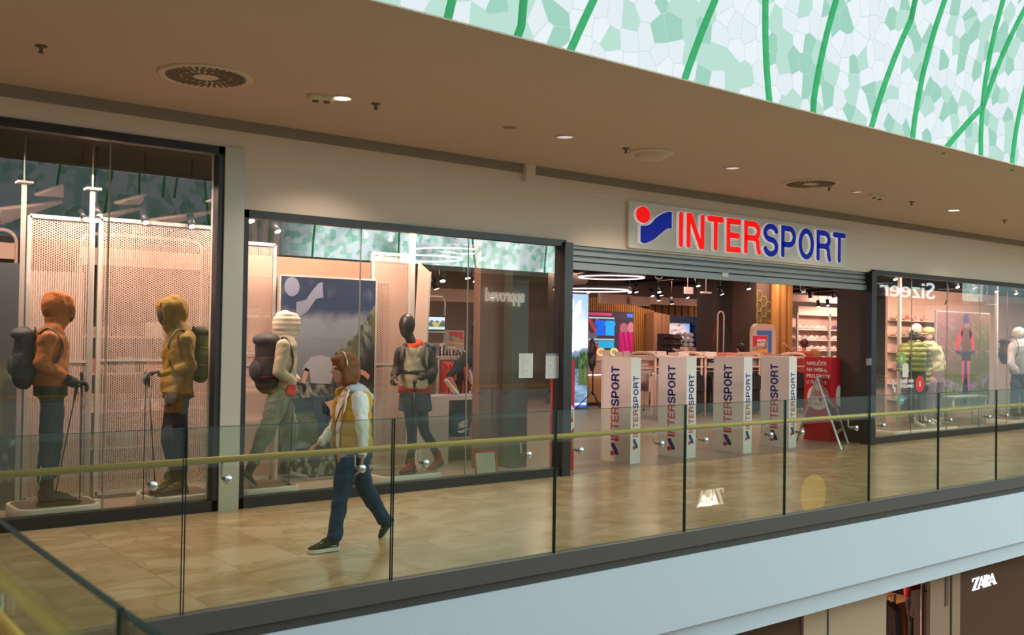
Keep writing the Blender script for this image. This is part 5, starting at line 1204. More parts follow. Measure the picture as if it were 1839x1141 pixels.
# product wall seen through the left part of window 3
t = thing('product_wall', 'pink lit product wall at the left of the right window', 'shelf', (aY(1610, 650, 11.9).x, 11.9, 0))
xa, xb = aY(1597, 650, 11.9).x, aY(1690, 650, 11.9).x
MB().box((xa, 11.95, 0), (xb+6, 12.0, 3.0)).build('back_panel', mat('product_panel', (.62, .42, .34), .7), t)
for z in (.5, .85, 1.2, 1.55, 1.9, 2.25): MB().box((xa, 11.72, z), (xb, 11.95, z+.02)).build('shelf', m_rack, t)
def sneaker_small(name, m, ms):
    root = thing(name, '', 'shoe', (0, 0, 0)); b = MB(); R = []
    for x_, w_, h_ in ((-.135, .03, .075), (-.12, .042, .10), (-.07, .045, .105), (-.01, .044, .085), (.05, .05, .055), (.11, .042, .04), (.14, .02, .025)):
        R.append([Vector((x_, w_*math.cos(a), .018+h_*.5+h_*.5*math.sin(a))) for a in [2*math.pi*i/10 for i in range(10)]])
    b.rings(R); b.build('upper', m, root)
    MB().prism([(-.14, .025), (-.12, .045), (-.02, .042), (.06, .053), (.12, .045), (.15, .015), (.15, -.015), (.12, -.045), (.06, -.053), (-.02, -.042), (-.12, -.045), (-.14, -.025)], .02, (0, 0, .02), (1, 0, 0), (0, 1, 0)).build('sole', ms, root); return root
sk = [sneaker_small('shoe', mat('shoe_%d' % i, c, .6), mat('shoe_sole_white', (.8, .74, .7), .5)) for i, c in enumerate([(.75, .62, .56), (.70, .20, .16), (.12, .11, .22), (.62, .5, .48), (.45, .40, .42), (.7, .42, .34)])]
cn = ['white', 'red', 'dark blue', 'beige', 'grey', 'coral']
pools = []
def put_shoe(i, loc, rz, label, grp, sc=1.0): 
    r = dup(sk[i], loc, label, grp, rz=rz, scale=(sc, sc, sc)); return r
for si, z in enumerate((.52, .87, 1.22, 1.57, 1.92, 2.27)):
    for k in range(4):
        i = (si+k*2) % 6; put_shoe(i, (xa+.25+k*.38, 11.82, z+.003), .3, '%s shoe, %s shelf up of the right window product wall, %s from left' % (cn[i], ORD[si], ORD[k]), 'shoes on the product wall of the right window')
# stickers on window 3 glass (door info)
def sticker(px, py, r, m, label, letter=None, Y=9.627):
    c = aY(px, py, Y); t = thing('window_sticker', label, 'sticker', c, 'round stickers on the right window'); MB().prism([(r*math.cos(k*.26), r*math.sin(k*.26)) for k in range(24)], .002, c, *FRONT).build('disc', m, t)
    if letter: b = MB(); add_text(b, letter, c+Vector((0, -.001, -r*.25)), *FRONT, r*.55, .002, .03, align='c'); b.build('lettering', mat('logo_white'), t)
sticker(1652, 690, .155, mat('st_red', (.62, .03, .03), .5), 'round red sticker with a white emblem on the right window', 'S')
sticker(1619, 718, .10, mat('st_teal', (.05, .35, .42), .5), 'round turquoise sticker low on the right window', 'club')
sticker(1620, 645, .12, mat('st_green', (.2, .4, .12), .5), 'round green sticker in front of the puffer jacket', 'K')
tx = thing('window_lettering', 'two lines of white lettering on the glass left of the red sticker', 'lettering', aY(1635, 690, 9.627)); b = MB()
for k, s in enumerate(('KUPUJ I WEB', 'POSLOVNICI')): add_text(b, s, aY(1618, 688+k*9, 9.627), *FRONT, .055, .002, .03, width=.42)
b.build('letters', mat('logo_white'), tx)
k = 0
for x, y, w_, h_, c in ((1607, 660, .1, .1, 0), (1614, 656, .08, .09, 2), (1626, 666, .2, .24, 1), (1612, 680, .06, .08, 0), (1604, 690, .05, .16, 1), (1607, 700, .05, .1, 1), (1616, 672, .05, .16, 2)):
    p = aY(x, y, 9.627); k += 1; tag(MB().box((p.x-w_/2, 9.625, p.z-h_/2), (p.x+w_/2, 9.628, p.z+h_/2)).build('window_sticker', mat('stk%d' % c, [(.6, .2, .2), (.62, .62, .6), (.1, .15, .3)][c], .5)), 'small %s rectangular sticker on the right window, %s of the cluster' % (['red', 'white', 'navy'][c], ORD[k-1]), 'sticker', 'small rectangular stickers on the right window')
# ================================================================== GALLERY FLOOR: stands, ladder
m_bol = mat('bollard_white', (.74, .72, .72), .5)
m_lr = mat('print_red', (.55, .02, .03), .5); m_lb = mat('print_blue', (.012, .03, .20), .5)
def box_stand(xl, xc, xr, yt, yb, label, name, m, dep, grp=None, cat='stand'):
    """upright box: -X face spans px xl..xc, -Y face xc..xr; foot of the near corner at (xc, yb)"""
    c = aZ(xc, yb, 0); yf = c.y; xf = c.x; H = aY(xc, yt, yf).z; wx = aY(xr, yb, yf).x-xf
    yb_ = xf/ray(xl, (yt+yb)/2).x*ray(xl, (yt+yb)/2).y
    t = thing(name, label, cat, (xf+wx/2, (yf+yb_)/2, 0), grp)
    MB().box((xf, yf, 0), (xf+wx, yb_, H)).build('body', m, t, bevel=.004)
    return t, xf, yf, wx, yb_-yf, H
pos = ['leftmost of the four, behind the second rail bracket pair', 'second of the four from the left', 'third of the four from the left', 'rightmost of the four, beside the ladder']
for i, (xl, xc, xr, yt, yb) in enumerate(((1079, 1131.5, 1149, 643, 834), (1182, 1231.5, 1249, 642, 824), (1281, 1334.5, 1349.5, 641.5, 815), (1366, 1416, 1429.5, 641, 805))):
    t, xf, yf, wx, dy, H = box_stand(xl, xc, xr, yt, yb, 'tall white box stand with vertical shop name, '+['leftmost of the four', 'second of the four from the left', 'third of the four from the left', 'rightmost of the four, beside the ladder'][i], 'box_stand', m_bol, .55, 'white box stands across the shop entrance')
    # side face (seen at a slant): lettering reads upwards
    h = dy*.27
    wordmark('f', (xf-.001, yf+dy*.5-h*.5+.01, H*.055), Z3, Y3*1.0 if False else Vector((0, 1, 0)), h, .003, t, m_lr, m_lb, width=H*.86)
    h2 = wx*.52
    wordmark('f', (xf+wx*.5+h2*.5, yf-.001, H*.13), Z3, Vector((-1, 0, 0)), h2, .003, t, m_lr, m_lb, width=H*.70)
m_totr = mat('totem_red', (.50, .012, .02), .5)
t, xf, yf, wx, dy, H = box_stand(1444, 1491, 1508, 642, 794, 'tall red box stand with white lettering standing right of the ladder', 'box_stand', m_totr, .6)
m_lw = mat('lettering_white', (.8, .76, .74), .5)
for k, (s, wd) in enumerate((('NARUČITE', .42), ('NA WEB-u,', .44), ('PREUZMITE', .50), ('U TRGOVINI', .42))):
    b = MB(); add_text(b, s, (xf-.003, yf+dy*.90, H*(.90-.075*k)), -Y3, Z3, .062, .003, .02, width=dy*wd*1.75); b.build('lettering', m_lw, t)
c = Vector((xf-.002, yf+dy*.46, H*.52)); MB().prism([(.23*math.cos(k*.2094), .23*math.sin(k*.2094)) for k in range(30)], .002, c, *LEFT).build('white_disc', m_lw, t)
b = MB()
for k in range(4): b.box((xf-.006, c.y-.10+.0, c.z+.02+.028*k), (xf-.003, c.y+.10, c.z+.026+.028*k)); b.box((xf-.006, c.y-.10+.062*k, c.z+.0), (xf-.003, c.y-.094+.062*k, c.z+.115))
b.prism([(.03*math.cos(k*.4), .035*math.sin(k*.4)) for k in range(16)], .003, c+Vector((-.004, -.05, -.045)), *LEFT); add_text(b, 'intersport.hr', c+Vector((-.004, .0, -.13)), -Y3, Z3, .022, .003, .02, align='c'); b.build('basket_symbol', m_totr, t)
c = Vector((xf+wx, yf-.003, H*.54)); MB().prism([(-.16*math.cos(k*math.pi/14)*.75-.0, .22*math.sin(k*math.pi/14+math.pi/2)*1 if False else .2*math.cos(math.pi*k/14)) for k in range(0)] or [(0, -.19), (0, .19), (-.08, .17), (-.12, .1), (-.13, 0), (-.12, -.1), (-.08, -.17)], .002, c, *FRONT).build('white_disc', m_lw, t)
# red totem behind the glass edge at the left of the entrance
t, xf, yf, wx, dy, H = box_stand(988, 1016, 1030, 646, 845, 'tall red box stand half behind the black door post left of the entrance', 'box_stand', m_totr, .55)
for k, s in enumerate(('B-U,', 'MITE', 'NASOJ')):
    b = MB(); add_text(b, s, (xf-.003, yf+dy*.62, H*(.86-.085*k)), -Y3, Z3, .07, .003, .02, width=dy*.55); b.build('lettering', m_lw, t)
c = Vector((xf, yf-.003, H*.47)); MB().prism([(0, -.19), (0, .19), (.1, .16), (wx, .12), (wx, -.12), (.1, -.16)], .002, c, *FRONT).build('white_disc', m_lw, t)
b = MB(); 
for k in range(3): b.box((c.x+.03+.035*k, c.y-.003, c.z+.0), (c.x+.036+.035*k, c.y-.001, c.z+.08)); b.box((c.x+.02, c.y-.003, c.z+.005+.03*k), (c.x+.12, c.y-.001, c.z+.011+.03*k))
b.ell((c.x+.09, c.y-.001, c.z-.03), (.03, .003, .035), 10); b.build('basket_symbol', m_totr, t)
# A-frame ladder
m_al = mat('aluminium', (.62, .66, .68), .3, metal=.85)
t = thing('step_ladder', 'grey aluminium A-frame stand with clear sheet panels in front of the red box', 'ladder', (14.5, 9.7, 0))
f1 = aZ(1511, 808, 0); f2 = aZ(1523, 797, 0); g1 = aZ(1431, 792, 0); g2 = aZ(1441, 783, 0)
tp1 = aY(1467, 677, (f1.y+g1.y)/2); tp2 = aY(1483, 676, (f2.y+g2.y)/2); tp1.z = tp2.z = (tp1.z+tp2.z)/2
b = MB()
for p, q in ((f1, tp1), (f2, tp2), (g1, tp1), (g2, tp2)): b.bar(q, p, .03, .018)
b.build('legs', m_al, t); kids(t)[-1].name = 'side_rails'
b = MB(); b.bar(tp1, tp2, .05, .02); b.build('top_bar', m_al, t)
for k in (.72,): MB().bar(f1.lerp(tp1, .22), f2.lerp(tp2, .22), .02, .05).build('crossbar', m_al, t); MB().bar(g1.lerp(tp1, .22), g2.lerp(tp2, .22), .02, .05).build('crossbar', m_al, t)
m_clear = glass_mat('clear_sheet', (.86, .88, .88), 1.45)
for a_, b_, c_, d_ in ((f1.lerp(tp1, .24), f2.lerp(tp2, .24), tp2, tp1), (g1.lerp(tp1, .24), g2.lerp(tp2, .24), tp2, tp1)):
    n = (b_-a_).cross(d_-a_).normalized()*.003; MB().rings([[p-n for p in (a_, b_, c_, d_)], [p+n for p in (a_, b_, c_, d_)]]).build('clear_panel', m_clear, t)
# ================================================================== CEILING DEVICES
CZ = 3.95
m_dev = mat('device_beige', (.62, .52, .42), .6); m_slot = mat('slot_dark', (.16, .12, .09), .8)
def diffuser(px, py, r, label):
    p = aZ(px, py, CZ); t = thing('ceiling_diffuser', label, 'air vent', p, 'round slotted ceiling diffusers')
    MB().lathe(p-Z3*.0, [(r*1.08, 0), (r*1.08, -.012), (r, -.02), (r*.96, -.014), (.001, -.014)], 48, cap=False).build('plate', m_dev, t)
    b = MB()
    for r0, r1, n, off in ((.30, .55, 20, .3), (.58, .90, 36, .3)):
        for k in range(n):
            a = 2*math.pi*k/n; d = Vector((math.cos(a), math.sin(a), 0)); e = Vector((math.cos(a+off*.35), math.sin(a+off*.35), 0))
            b.bar(p+d*r*r0-Z3*.016, p+e*r*r1-Z3*.016, r*.075, .008)
    b.build('slots', m_slot, t)
diffuser(370, 136, .36, 'large round slotted air diffuser in the gallery ceiling, top left'); diffuser(1456, 329, .36, 'round slotted air diffuser in the ceiling above the shop sign at right')
def sprinkler(px, py, label):
    p = aZ(px, py, CZ); t = thing('sprinkler', label, 'sprinkler', p, 'sprinkler heads in the gallery ceiling'); MB().lathe(p, [(.045, 0), (.045, -.008), (.015, -.012), (.012, -.05), (.02, -.052), (.02, -.058), (.001, -.06)], 16, cap=False).build('head', m_slot, t)
for k, (x, y) in enumerate(((74, 82), (675, 186), (1124, 266), (1489, 335), (1637, 362), (1804, 395))): sprinkler(x, y, 'small sprinkler head in the gallery ceiling, %s from the left' % ORD[k])
m_lens = mat('downlight_on', (1, 1, 1), .4, emit=(1, .9, 1), es=6); m_lens2 = mat('downlight_dim', (.8, .75, .75), .2, emit=(1, .85, .9), es=.5)
def downlight(px, py, r, on, label):
    p = aZ(px, py, CZ); t = thing('downlight', label, 'ceiling light', p, 'recessed downlights in the gallery ceiling')
    MB().lathe(p, [(r*1.2, 0), (r*1.2, -.01), (r, -.016), (r*.98, -.004)], 28, cap=False).build('trim_ring', m_dev, t)
    MB().lathe(p, [(r*.97, -.006), (.001, -.007)], 28, cap=False).build('lens', m_lens if on else m_lens2, t)
for k, (x, y, r, on) in enumerate(((614, 175, .085, 1), (1015, 245, .09, 0), (1316, 301, .09, 0), (1540, 344, .07, 0), (1713, 377, .09, 1))): downlight(x, y, r, on, ['bright white recessed downlight near the twin spots', 'unlit shallow recessed downlight left of the dome lamp', 'dim recessed downlight with shiny rim above the shop sign', 'small unlit recessed light right of the right diffuser', 'bright recessed downlight near the right edge'][k])
for k, (x, y) in enumerate(((567, 171), (587, 173), (1570, 349), (1580, 352))):
    p = aZ(x, y, CZ); t = thing('twin_detector', 'small cream detector on the gallery ceiling, %s from the left' % ORD[k], 'detector', p, 'small cream ceiling detectors'); MB().lathe(p, [(.075, 0), (.075, -.02), (.06, -.045), (.001, -.05)], 20, cap=False).build('base', mat('detector_cream', (.62, .56, .38), .5), t); MB().lathe(p-Z3*.05, [(.03, .004), (.03, -.012), (.001, -.014)], 14, cap=False).build('sensor', m_slot, t)
p = aZ(915, 229, CZ); tag(MB().lathe(p, [(.07, 0), (.07, -.006), (.001, -.008)], 24, cap=False).build('blanking_cover', mat('cover_tan', (.30, .22, .15), .7)), 'flat tan blanking disc on the ceiling left of the unlit downlight', 'cover')
p = aZ(1170, 273, CZ); t = thing('dome_lamp', 'round beige dome fitting on the ceiling left of the shop sign', 'ceiling light', p)
MB().lathe(p, [(.26, 0), (.26, -.02), (.22, -.03), (.20, -.03)], 32, cap=False).build('rim', m_dev, t); MB().lathe(p, [(.20, -.03), (.18, -.07), (.12, -.095), (.001, -.10)], 32, cap=False).build('dome', mat('dome_beige', (.55, .46, .38), .4), t)
# ================================================================== SHOP INTERIOR
def pxbox(x0, x1, y0, y1, Y, d, zfloor=None):
    a = aY(x0, (y0+y1)/2, Y); c = aY(x1, (y0+y1)/2, Y); z1 = aY((x0+x1)/2, y0, Y).z; z0 = aY((x0+x1)/2, y1, Y).z if zfloor is None else zfloor
    return (a.x, Y, z0), (c.x, Y+d, z1)
def single(name, mb, m, label, cat, grp=None, bevel=0): return tag(mb.build(name, m, bevel=bevel), label, cat, grp)
# columns and upper boards
def column(x0, x1, Y, m, label): a, b_ = pxbox(x0, x1, 400, 700, Y, .6, 0); return single('column', MB().box(a, (b_[0], b_[1], 3.74)), m, label, 'column', None)
column(1010, 1055, 19.55, m_dark, 'dark brown column behind the tall light box')
column(1281, 1323, 18.02, m_dark, 'dark column with a faint red arc in the middle of the shop')
a, b_ = pxbox(1281, 1323, 560, 640, 17.96, .01); cx = (a[0]+b_[0])/2; mR = mat('dot_red', (.45, .02, .02), .6); b = MB()
b.tube([(cx-.5*math.cos(math.pi*k/21), 17.97, a[2]+.3+.75*math.sin(math.pi*k/21)) for k in range(22)], .012, 6)
single('red_arc', b, mR, 'thin red arc on the dark column', 'decoration')
# pale boards hanging under the black ceiling
for k, (x0, x1, y0, y1, Y) in enumerate(((1078, 1135, 529, 546, 19.2), (1135, 1168, 533, 550, 19.0), (1168, 1283, 536, 549, 21.5), (1420, 1504, 531, 543, 20.5), (772, 858, 519, 542, 15.5))):
    a, b_ = pxbox(x0, x1, y0, y1, Y, .08); single('ceiling_board', MB().box(a, b_), mat('board_pink', (.50, .34, .28), .7), 'pale board under the black shop ceiling, %s from the left through the openings' % ORD[[1, 2, 3, 4, 0][k]], 'board', 'pale boards under the shop ceiling')
b = MB()
for k in range(14): b.bar(Vector((9+k*2.0, 10.5, 3.55)), Vector((9+k*2.0+3, 22, 3.55)), .06, .12)
for k in range(5): b.cyl((8, 12+k*2.1, 3.62), (36, 12+k*2.1, 3.62), .06+.03*(k % 2), n=10)
o = struct('trim_6', b, mat('ceiling_pipes', (.035, .025, .022), .6)); o['label'] = 'black beams and pipes under the shop ceiling'
# light box
def f_box(u, v):
    c = mixc((.30, .55, .80), (.75, .88, .98), (1-v)*2.6+fbm(u*3, v*6, 4, 1)-.5); c = mixc(c, (1, 1, 1), 1-np.abs(v-.60)*6)
    hill = .47+.06*fbm(u*5, u*0, 4, 2)+.05*np.abs(u-.3); c = np.where((v < hill)[..., None], mixc((.20, .34, .50), (.05, .12, .18), (hill-v)*14), c)
    tr = .41+.07*fbm(u*24, u*0, 3, 4)+.05*(u > .6); c = np.where((v < tr)[..., None], mixc((.02, .06, .05), (.12, .22, .05), (fbm(u*20, v*20, 3, 3)-.4)*5*(u > .55)), c)
    w_ = mixc((.01, .04, .10), (.25, .45, .70), fbm(u*3, v*30, 4, 7)*1.6-.2+(v < .2)*.2); c = np.where((v < .345)[..., None], w_, c)
    c = np.where(((v < .345) & (v > .20) & (u > .55))[..., None], mixc((.05, .10, .05), (.15, .22, .06), fbm(u*20, v*20, 3, 3)), c)
    return mixc(c, (.03, .12, .55), (.08-v)*14)
t, xa, xb, zb, zt = shopposter(1019, 1055.5, 528, 733, 18.3, 40, 160, f_box, 'tall glowing light box showing a mountain lake left of the counter', m=mat('lightbox_face', (.5, .5, .5), .3, attr=True, emit=(1, 1, 1), es=.8), name='light_box', cat='light box')
MB().box((xa-.03, 18.31, 0), (xb+.03, 18.55, zt+.03)).build('cabinet', m_black, t)
W_ = xb-xa; b = MB(); lw = W_*.58; b.prism([(W_*.06+lw*(.24+.225*math.cos(k*.4))/1.16, -.80+.68*(.775+.225*math.sin(k*.4))) for k in range(16)], .004, (xa, 18.295, zt), *FRONT)
b.prism([(W_*.06+lw*x/1.16, -.80+.68*y) for x, y in LOGO], .004, (xa, 18.295, zt), *FRONT); b.build('white_logo', mat('glow_white', (1, 1, 1), .5, emit=(1, 1, 1), es=1.2), t)
b = MB(); add_text(b, 'THE HEART OF SPORT', (xa+W_*.3, 18.295, zb+.07), *FRONT, .055, .003, .02, width=W_*.65); b.build('lettering', mat('glow_white'), t)
# curved slatted wall with LED screen
t = thing('slatted_wall', 'curved warm lit oak slatted wall around the large LED screen', 'slatted wall', (aY(1120, 600, 21).x, 21, 0))
prof = [(1050, 534), (1075, 534), (1095, 537), (1115, 542), (1135, 547), (1152, 553), (1172, 558), (1182, 561)]
def ptop(x):
    for (xa_, ya_), (xb_, yb_) in zip(prof, prof[1:]):
        if x <= xb_: return ya_+(yb_-ya_)*(x-xa_)/(xb_-xa_)
    return prof[-1][1]
k = 0; x = 1050
X0 = aY(1050, 600, 21).x; X1 = aY(1176, 600, 21).x; n = 38; bA = MB(); bB = MB()
for i in range(n):
    X = X0+(X1-X0)*i/n; px_ = 1050+126*i/n
    zt = aY(px_, ptop(px_), 21).z; bow = .9*math.sin(math.pi*i/n*.5)**2*0
    bA.box((X, 21, 0), (X+(X1-X0)/n*.52, 21.14, zt)); bB.box((X, 21.15, 0), (X+(X1-X0)/n+.001, 21.18, zt-.03))
bA.build('slats', m_wood, t); bB.build('backing', mat('slat_backing', (.20, .08, .02), .7), t)
b = MB()
for k, x in enumerate((1174, 1181, 1189, 1196)):
    a = aY(x, 600, 20.6); zt = aY(x, 561+k*1.5, 20.6).z; b.box((a.x, 20.6+.0*k, 0), (a.x+.16, 20.95, zt))
b.build('broad_fins', mat('fin_wood', (.40, .21, .11), .6), t)
def f_led(u, v):
    c = np.broadcast_to(np.array((.045, .03, .05)), u.shape+(3,)).copy()
    def R(x0, x1, y0, y1, col, ex=None):
        m_ = (u > x0) & (u < x1) & (v > y0) & (v < y1)
        if ex is not None: m_ &= ex
        c[m_] = col
    R(0, .55, .93, .98, (.55, .05, .12)); R(0, .6, .86, .89, (.35, .5, .6)); R(0, .32, .55, .86, (.35, .04, .04), (np.sin(u*40+v*20) > .1)); R(.0, .25, .30, .55, (.10, .10, .12))
    R(.23, .40, .50, .82, (.01, .12, .75)); R(.42, .60, .50, .82, (.02, .35, .85)); R(.20, .43, .72, .80, (.01, .12, .7)); R(.40, .62, .72, .79, (.02, .3, .8))
    R(0, .6, .40, .43, (.3, .55, .7)); R(0, .6, .34, .36, (.2, .35, .5)); R(.28, .6, .24, .38, (.02, .35, .65)); R(.15, .28, .02, .3, (.6, .02, .05)); R(0, .1, .02, .4, (.5, .03, .05))
    for cx in (.33, .60):
        e = ((u-cx)/.085)**2+((v-.15)/.09)**2; c[e < 1] = (.75, .65, .15); c[e < .35] = (.3, .3, .25)
    e = ((u-.80)/.085)**2+((v-.66)/.12)**2; c[e < 1] = (.30, .10, .14); e = ((u-.95)/.07)**2+((v-.68)/.12)**2; c[e < 1] = (.42, .14, .18)
    R(.70, 1, 0, .58, (.42, .01, .12)); R(.70, 1, 0, .58, (.28, .005, .08), (np.sin(u*60+v*8) > .3)); R(.86, 1, .90, .98, (.05, .15, .7)); return c
t, xa, xb, zb, zt = shopposter(1050, 1137, 561, 645, 20.85, 150, 130, f_led, 'large LED screen showing hanging shirts and a magenta jacket on the slatted wall', m=mat('led_face', (.5, .5, .5), .3, attr=True, emit=(1, 1, 1), es=.85), name='led_screen', cat='screen', frame=m_black)
tag(MB().box((xa-.1, 20.93, 0), (xb+.1, 20.99, zb-.02)).build('low_panel', m_dark), 'dark panel below the LED screen', 'panel')
# far slatted wall and blue goggle niche
t = slatwall('slatted_wall', aY(1165, 600, 22.3).x, aY(1271, 600, 22.3).x, 22.3, 0, aY(1220, 548, 22.3).z, .32, m_wood, 'far oak slatted wall behind the blue goggle niche', w=.26, d=.08, back=mat('slat_backing'))
a, b_ = pxbox(1199, 1258, 568, 632, 22.0, .25); t = thing('display_niche', 'blue framed display niche with a snowy mountain picture and ski goggles', 'display', ((a[0]+b_[0])/2, 22, 0)); Wn = b_[0]-a[0]
m_nb = mat('niche_blue', (.012, .05, .16), .4)
MB().box((a[0], 22, b_[2]-.22), (b_[0]-.3, 22.25, b_[2])).prism([(0, -3), (.02, -.3), (-.12, -.05), (-.32, 0), (-.32, -.22), (-.22, -.35), (-.20, -3)], .25, (b_[0], 22, b_[2]), *FRONT).box((a[0], 22.2, 0), (b_[0]-.1, 22.25, b_[2]-.2)).build('blue_frame', m_nb, t)
def f_snow(u, v): return mixc(mixc((.75, .6, .6), (.30, .22, .22), (fbm(u*10, v*8, 5, 2)-.5)*5), (.25, .40, .75), (u-.75)*4+(v-.5))
picture('snow_picture', (a[0]+.02, 22.18, b_[2]-.22-.62), X3, Z3, Wn-.36, .6, 60, 30, f_snow, m_lit, t)
MB().box((a[0]+.02, 22.15, a[2]-1.0), (b_[0]-.25, 22.19, b_[2]-.86)).build('grey_panel', mat('niche_grey', (.28, .2, .2), .6), t)
for r_ in range(3):
    for k in range(3):
        x = aY(1229+k*9.5, 600, 21.9).x; z = aY(1235, 602+r_*9, 21.9).z; g_ = thing('ski_goggles', 'ski goggles in the blue niche, %s row, %s from the left' % (['top', 'middle', 'bottom'][r_], ORD[k]), 'goggles', (x, 22.08, z), 'ski goggles in the blue niche')
        MB().ell((x, 22.08, z), (.13, .05, .085), 12).build('lens', mat('gog_%d' % r_, [(.6, .5, .5), (.3, .1, .12), (.75, .45, .02)][r_], .2), g_); MB().box((x-.16, 22.08, z-.03), (x+.16, 22.14, z+.03)).build('strap', mat('gog_%d' % ((r_+k) % 3)), g_)
# sunglasses stands
gl = thing('sunglasses', '', 'sunglasses', (0, 0, 0)); b = MB()
for e in (-1, 1): b.ell((e*.045, 0, 0), (.038, .008, .028), 10)
b.build('lenses', mat('lens_black', (.02, .015, .015), .1), gl); MB().box((-.085, 0, .008), (.085, .012, .018)).build('frame', mat('frame_dark', (.1, .03, .03), .3), gl)
first_used = False
for s_, (x0, x1, ytop, Y) in enumerate(((1194, 1210, 600, 19.0), (1214, 1224, 601, 20.2))):
    a, b_ = pxbox(x0, x1, ytop, 700, Y, .3, 0); t = thing('sunglasses_stand', ['left dark sunglasses stand in front of the blue niche', 'right narrow sunglasses stand in front of the blue niche'][s_], 'display stand', ((a[0]+b_[0])/2, Y+.15, 0))
    MB().box((a[0], Y+.05, 0), (b_[0], Y+.3, b_[2])).build('body', mat('stand_dark', (.06, .04, .045), .5), t)
    for r_ in range(8):
        for k in range(3 if s_ == 0 else 2):
            n = 3 if s_ == 0 else 2; X = a[0]+(b_[0]-a[0])*(k+.5)/n; z = b_[2]-.12-.19*r_
            lab = 'sunglasses on the %s stand, %s row from the top' % (['left', 'right'][s_], ORD[r_]); grp = 'sunglasses on the %s stand, row %s' % (['left', 'right'][s_], ORD[r_])
            if not first_used: gl.location = (X, Y+.03, z); gl['label'] = lab; gl['group'] = grp; gl.scale = (1.6, 1.6, 1.6); first_used = True
            else: dup(gl, (X, Y+.03, z), lab, grp)
# counter
a, b_ = pxbox(1056, 1178, 641, 720, 18.7, .8, 0); t = thing('checkout_counter', 'checkout counter with pale top, glowing line and oak front', 'counter', ((a[0]+b_[0])/2, 19, 0))
zt = b_[2]; MB().box((a[0], 18.7, zt-.10), (b_[0], 19.5, zt)).build('top', m_rack, t, bevel=.01); MB().box((a[0]+.02, 18.75, zt-.45), (b_[0]-.02, 19.4, zt-.10)).build('upper_front', mat('counter_pink', (.45, .3, .26), .6), t)
MB().box((a[0], 18.74, zt-.48), (b_[0], 18.77, zt-.46)).build('light_line', mat('glow_blue', (.8, .9, 1), .5, emit=(.75, .85, 1), es=3), t); MB().box((a[0]+.02, 18.78, .1), (b_[0]-.02, 19.4, zt-.48)).build('oak_front', mat('counter_oak', (.42, .24, .10), .6), t); MB().box((a[0]+.05, 18.85, 0), (b_[0]-.05, 19.3, .1)).build('plinth', m_dark, t)
for k, (x, y0) in enumerate(((1112, 632), (1126, 631), (1090, 629))):
    a, b_ = pxbox(x-6, x+6, y0, 642, 18.8, .03); single('counter_sign', MB().box((a[0], 18.8, zt+.002), (b_[0], 18.83, b_[2])), mat('sign_pale', (.62, .5, .44), .6), ['pale paper sign standing on the counter, left of the pair', 'pale paper sign standing on the counter, right of the pair', 'pale till screen on the counter'][k], 'sign')
t = thing('tripod_stand', 'black tripod stand with a hanging cover beside the light box', 'stand', (aY(1064, 730, 18.0).x, 18.0, 0)); X = aY(1064, 730, 18.0).x
b = MB().cyl((X, 18.0, .35), (X, 18.0, 1.5), .018, n=8); b.build('pole', m_spot, t)
for k in range(3): c_, s_2 = math.cos(k*2.09+.4), math.sin(k*2.09+.4); MB().cyl((X, 18.0, .45), (X+.42*c_, 18.0+.42*s_2, .01), .014, n=6).build('leg', m_spot, t)
b = MB(); b.ell((X-.03, 18, 1.35), (.14, .08, .42)); skin('cover', b, m_spot, t, vox=.03, fold=.08)
# gondola racks across the entrance
def gondola(x0, x1, Y, ytop, label, garments, seed, ybase=None):
    random.seed(seed); a = aY(x0, ytop, Y); c = aY(x1, ytop, Y); zt = a.z; t = thing('gondola', label, 'clothes rack', ((a.x+c.x)/2, Y+.5, 0), 'beige gondola racks inside the entrance')
    xa, xb = a.x, c.x
    MB().box((xa, Y, zt-.04), (xb, Y+.9, zt)).build('top_shelf', m_rack, t, bevel=.012); MB().box((xa+.02, Y+.03, zt-.26), (xb-.02, Y+.87, zt-.235)).build('lower_shelf', m_rack, t)
    for x in (xa+.03, xb-.03):
        b = MB(); b.tube([(x, Y+.08, 0), (x, Y+.08, zt+.02), (x, Y+.14, zt+.05), (x, Y+.3, zt+.07), (x, Y+.6, zt+.07), (x, Y+.76, zt+.05), (x, Y+.82, zt+.02), (x, Y+.82, 0)], .03, 8, flat=1.0); b.build('hoop_end', m_rack, t)
    MB().cyl((xa+.03, Y+.12, zt-.34), (xb-.03, Y+.12, zt-.34), .012, n=8).build('hanging_rail', m_frame, t)
    x = xa+.3; k = 0
    while x < xb-.3:
        folded(x, Y+.3, zt+.003, random.uniform(.3, .4), .32, random.uniform(.05, .11), random.choice((1, 1, 0, 3, 4)), 'folded goods on top of the %s' % label.split(',')[0], 'folded goods on top of the %s' % label.split(',')[0]); folded(x+.1, Y+.3, zt-.232, .38, .3, random.uniform(.08, .16), random.choice((2, 2, 5, 4)), 'folded clothes on the lower shelf of the %s' % label.split(',')[0], 'folded clothes on the lower shelf of the %s' % label.split(',')[0]); x += random.uniform(.5, .8)
    x = xa+.14; k = 0; n = len(garments)
    while x < xb-.08:
        mm, nm = garments[min(n-1, int(n*(x-xa)/(xb-xa)))]; L = min(zt-.5, .95)
        garment(x, Y+.12, zt-.41, mm, '%s garment hanging on the %s' % (nm, label.split(',')[0]), '%s garments on the %s' % (nm, label.split(',')[0]), h=L, rz=math.pi/2-.15, w=.44, d=.045); x += .085
    return t
BK = (m_bc, 'black'); WH = (m_wc, 'white'); RD = (m_rc, 'red')
gondola(1180, 1266, 15.0, 640, 'nearest beige gondola, left of centre in the entrance', [WH, WH, WH, BK, BK, BK], 1)
gondola(1270, 1370, 15.0, 641, 'middle beige gondola, behind the third box stand', [BK, BK, BK, BK], 2)
gondola(1374, 1452, 15.0, 641, 'right beige gondola, behind the fourth box stand', [WH, BK, BK, BK], 3)
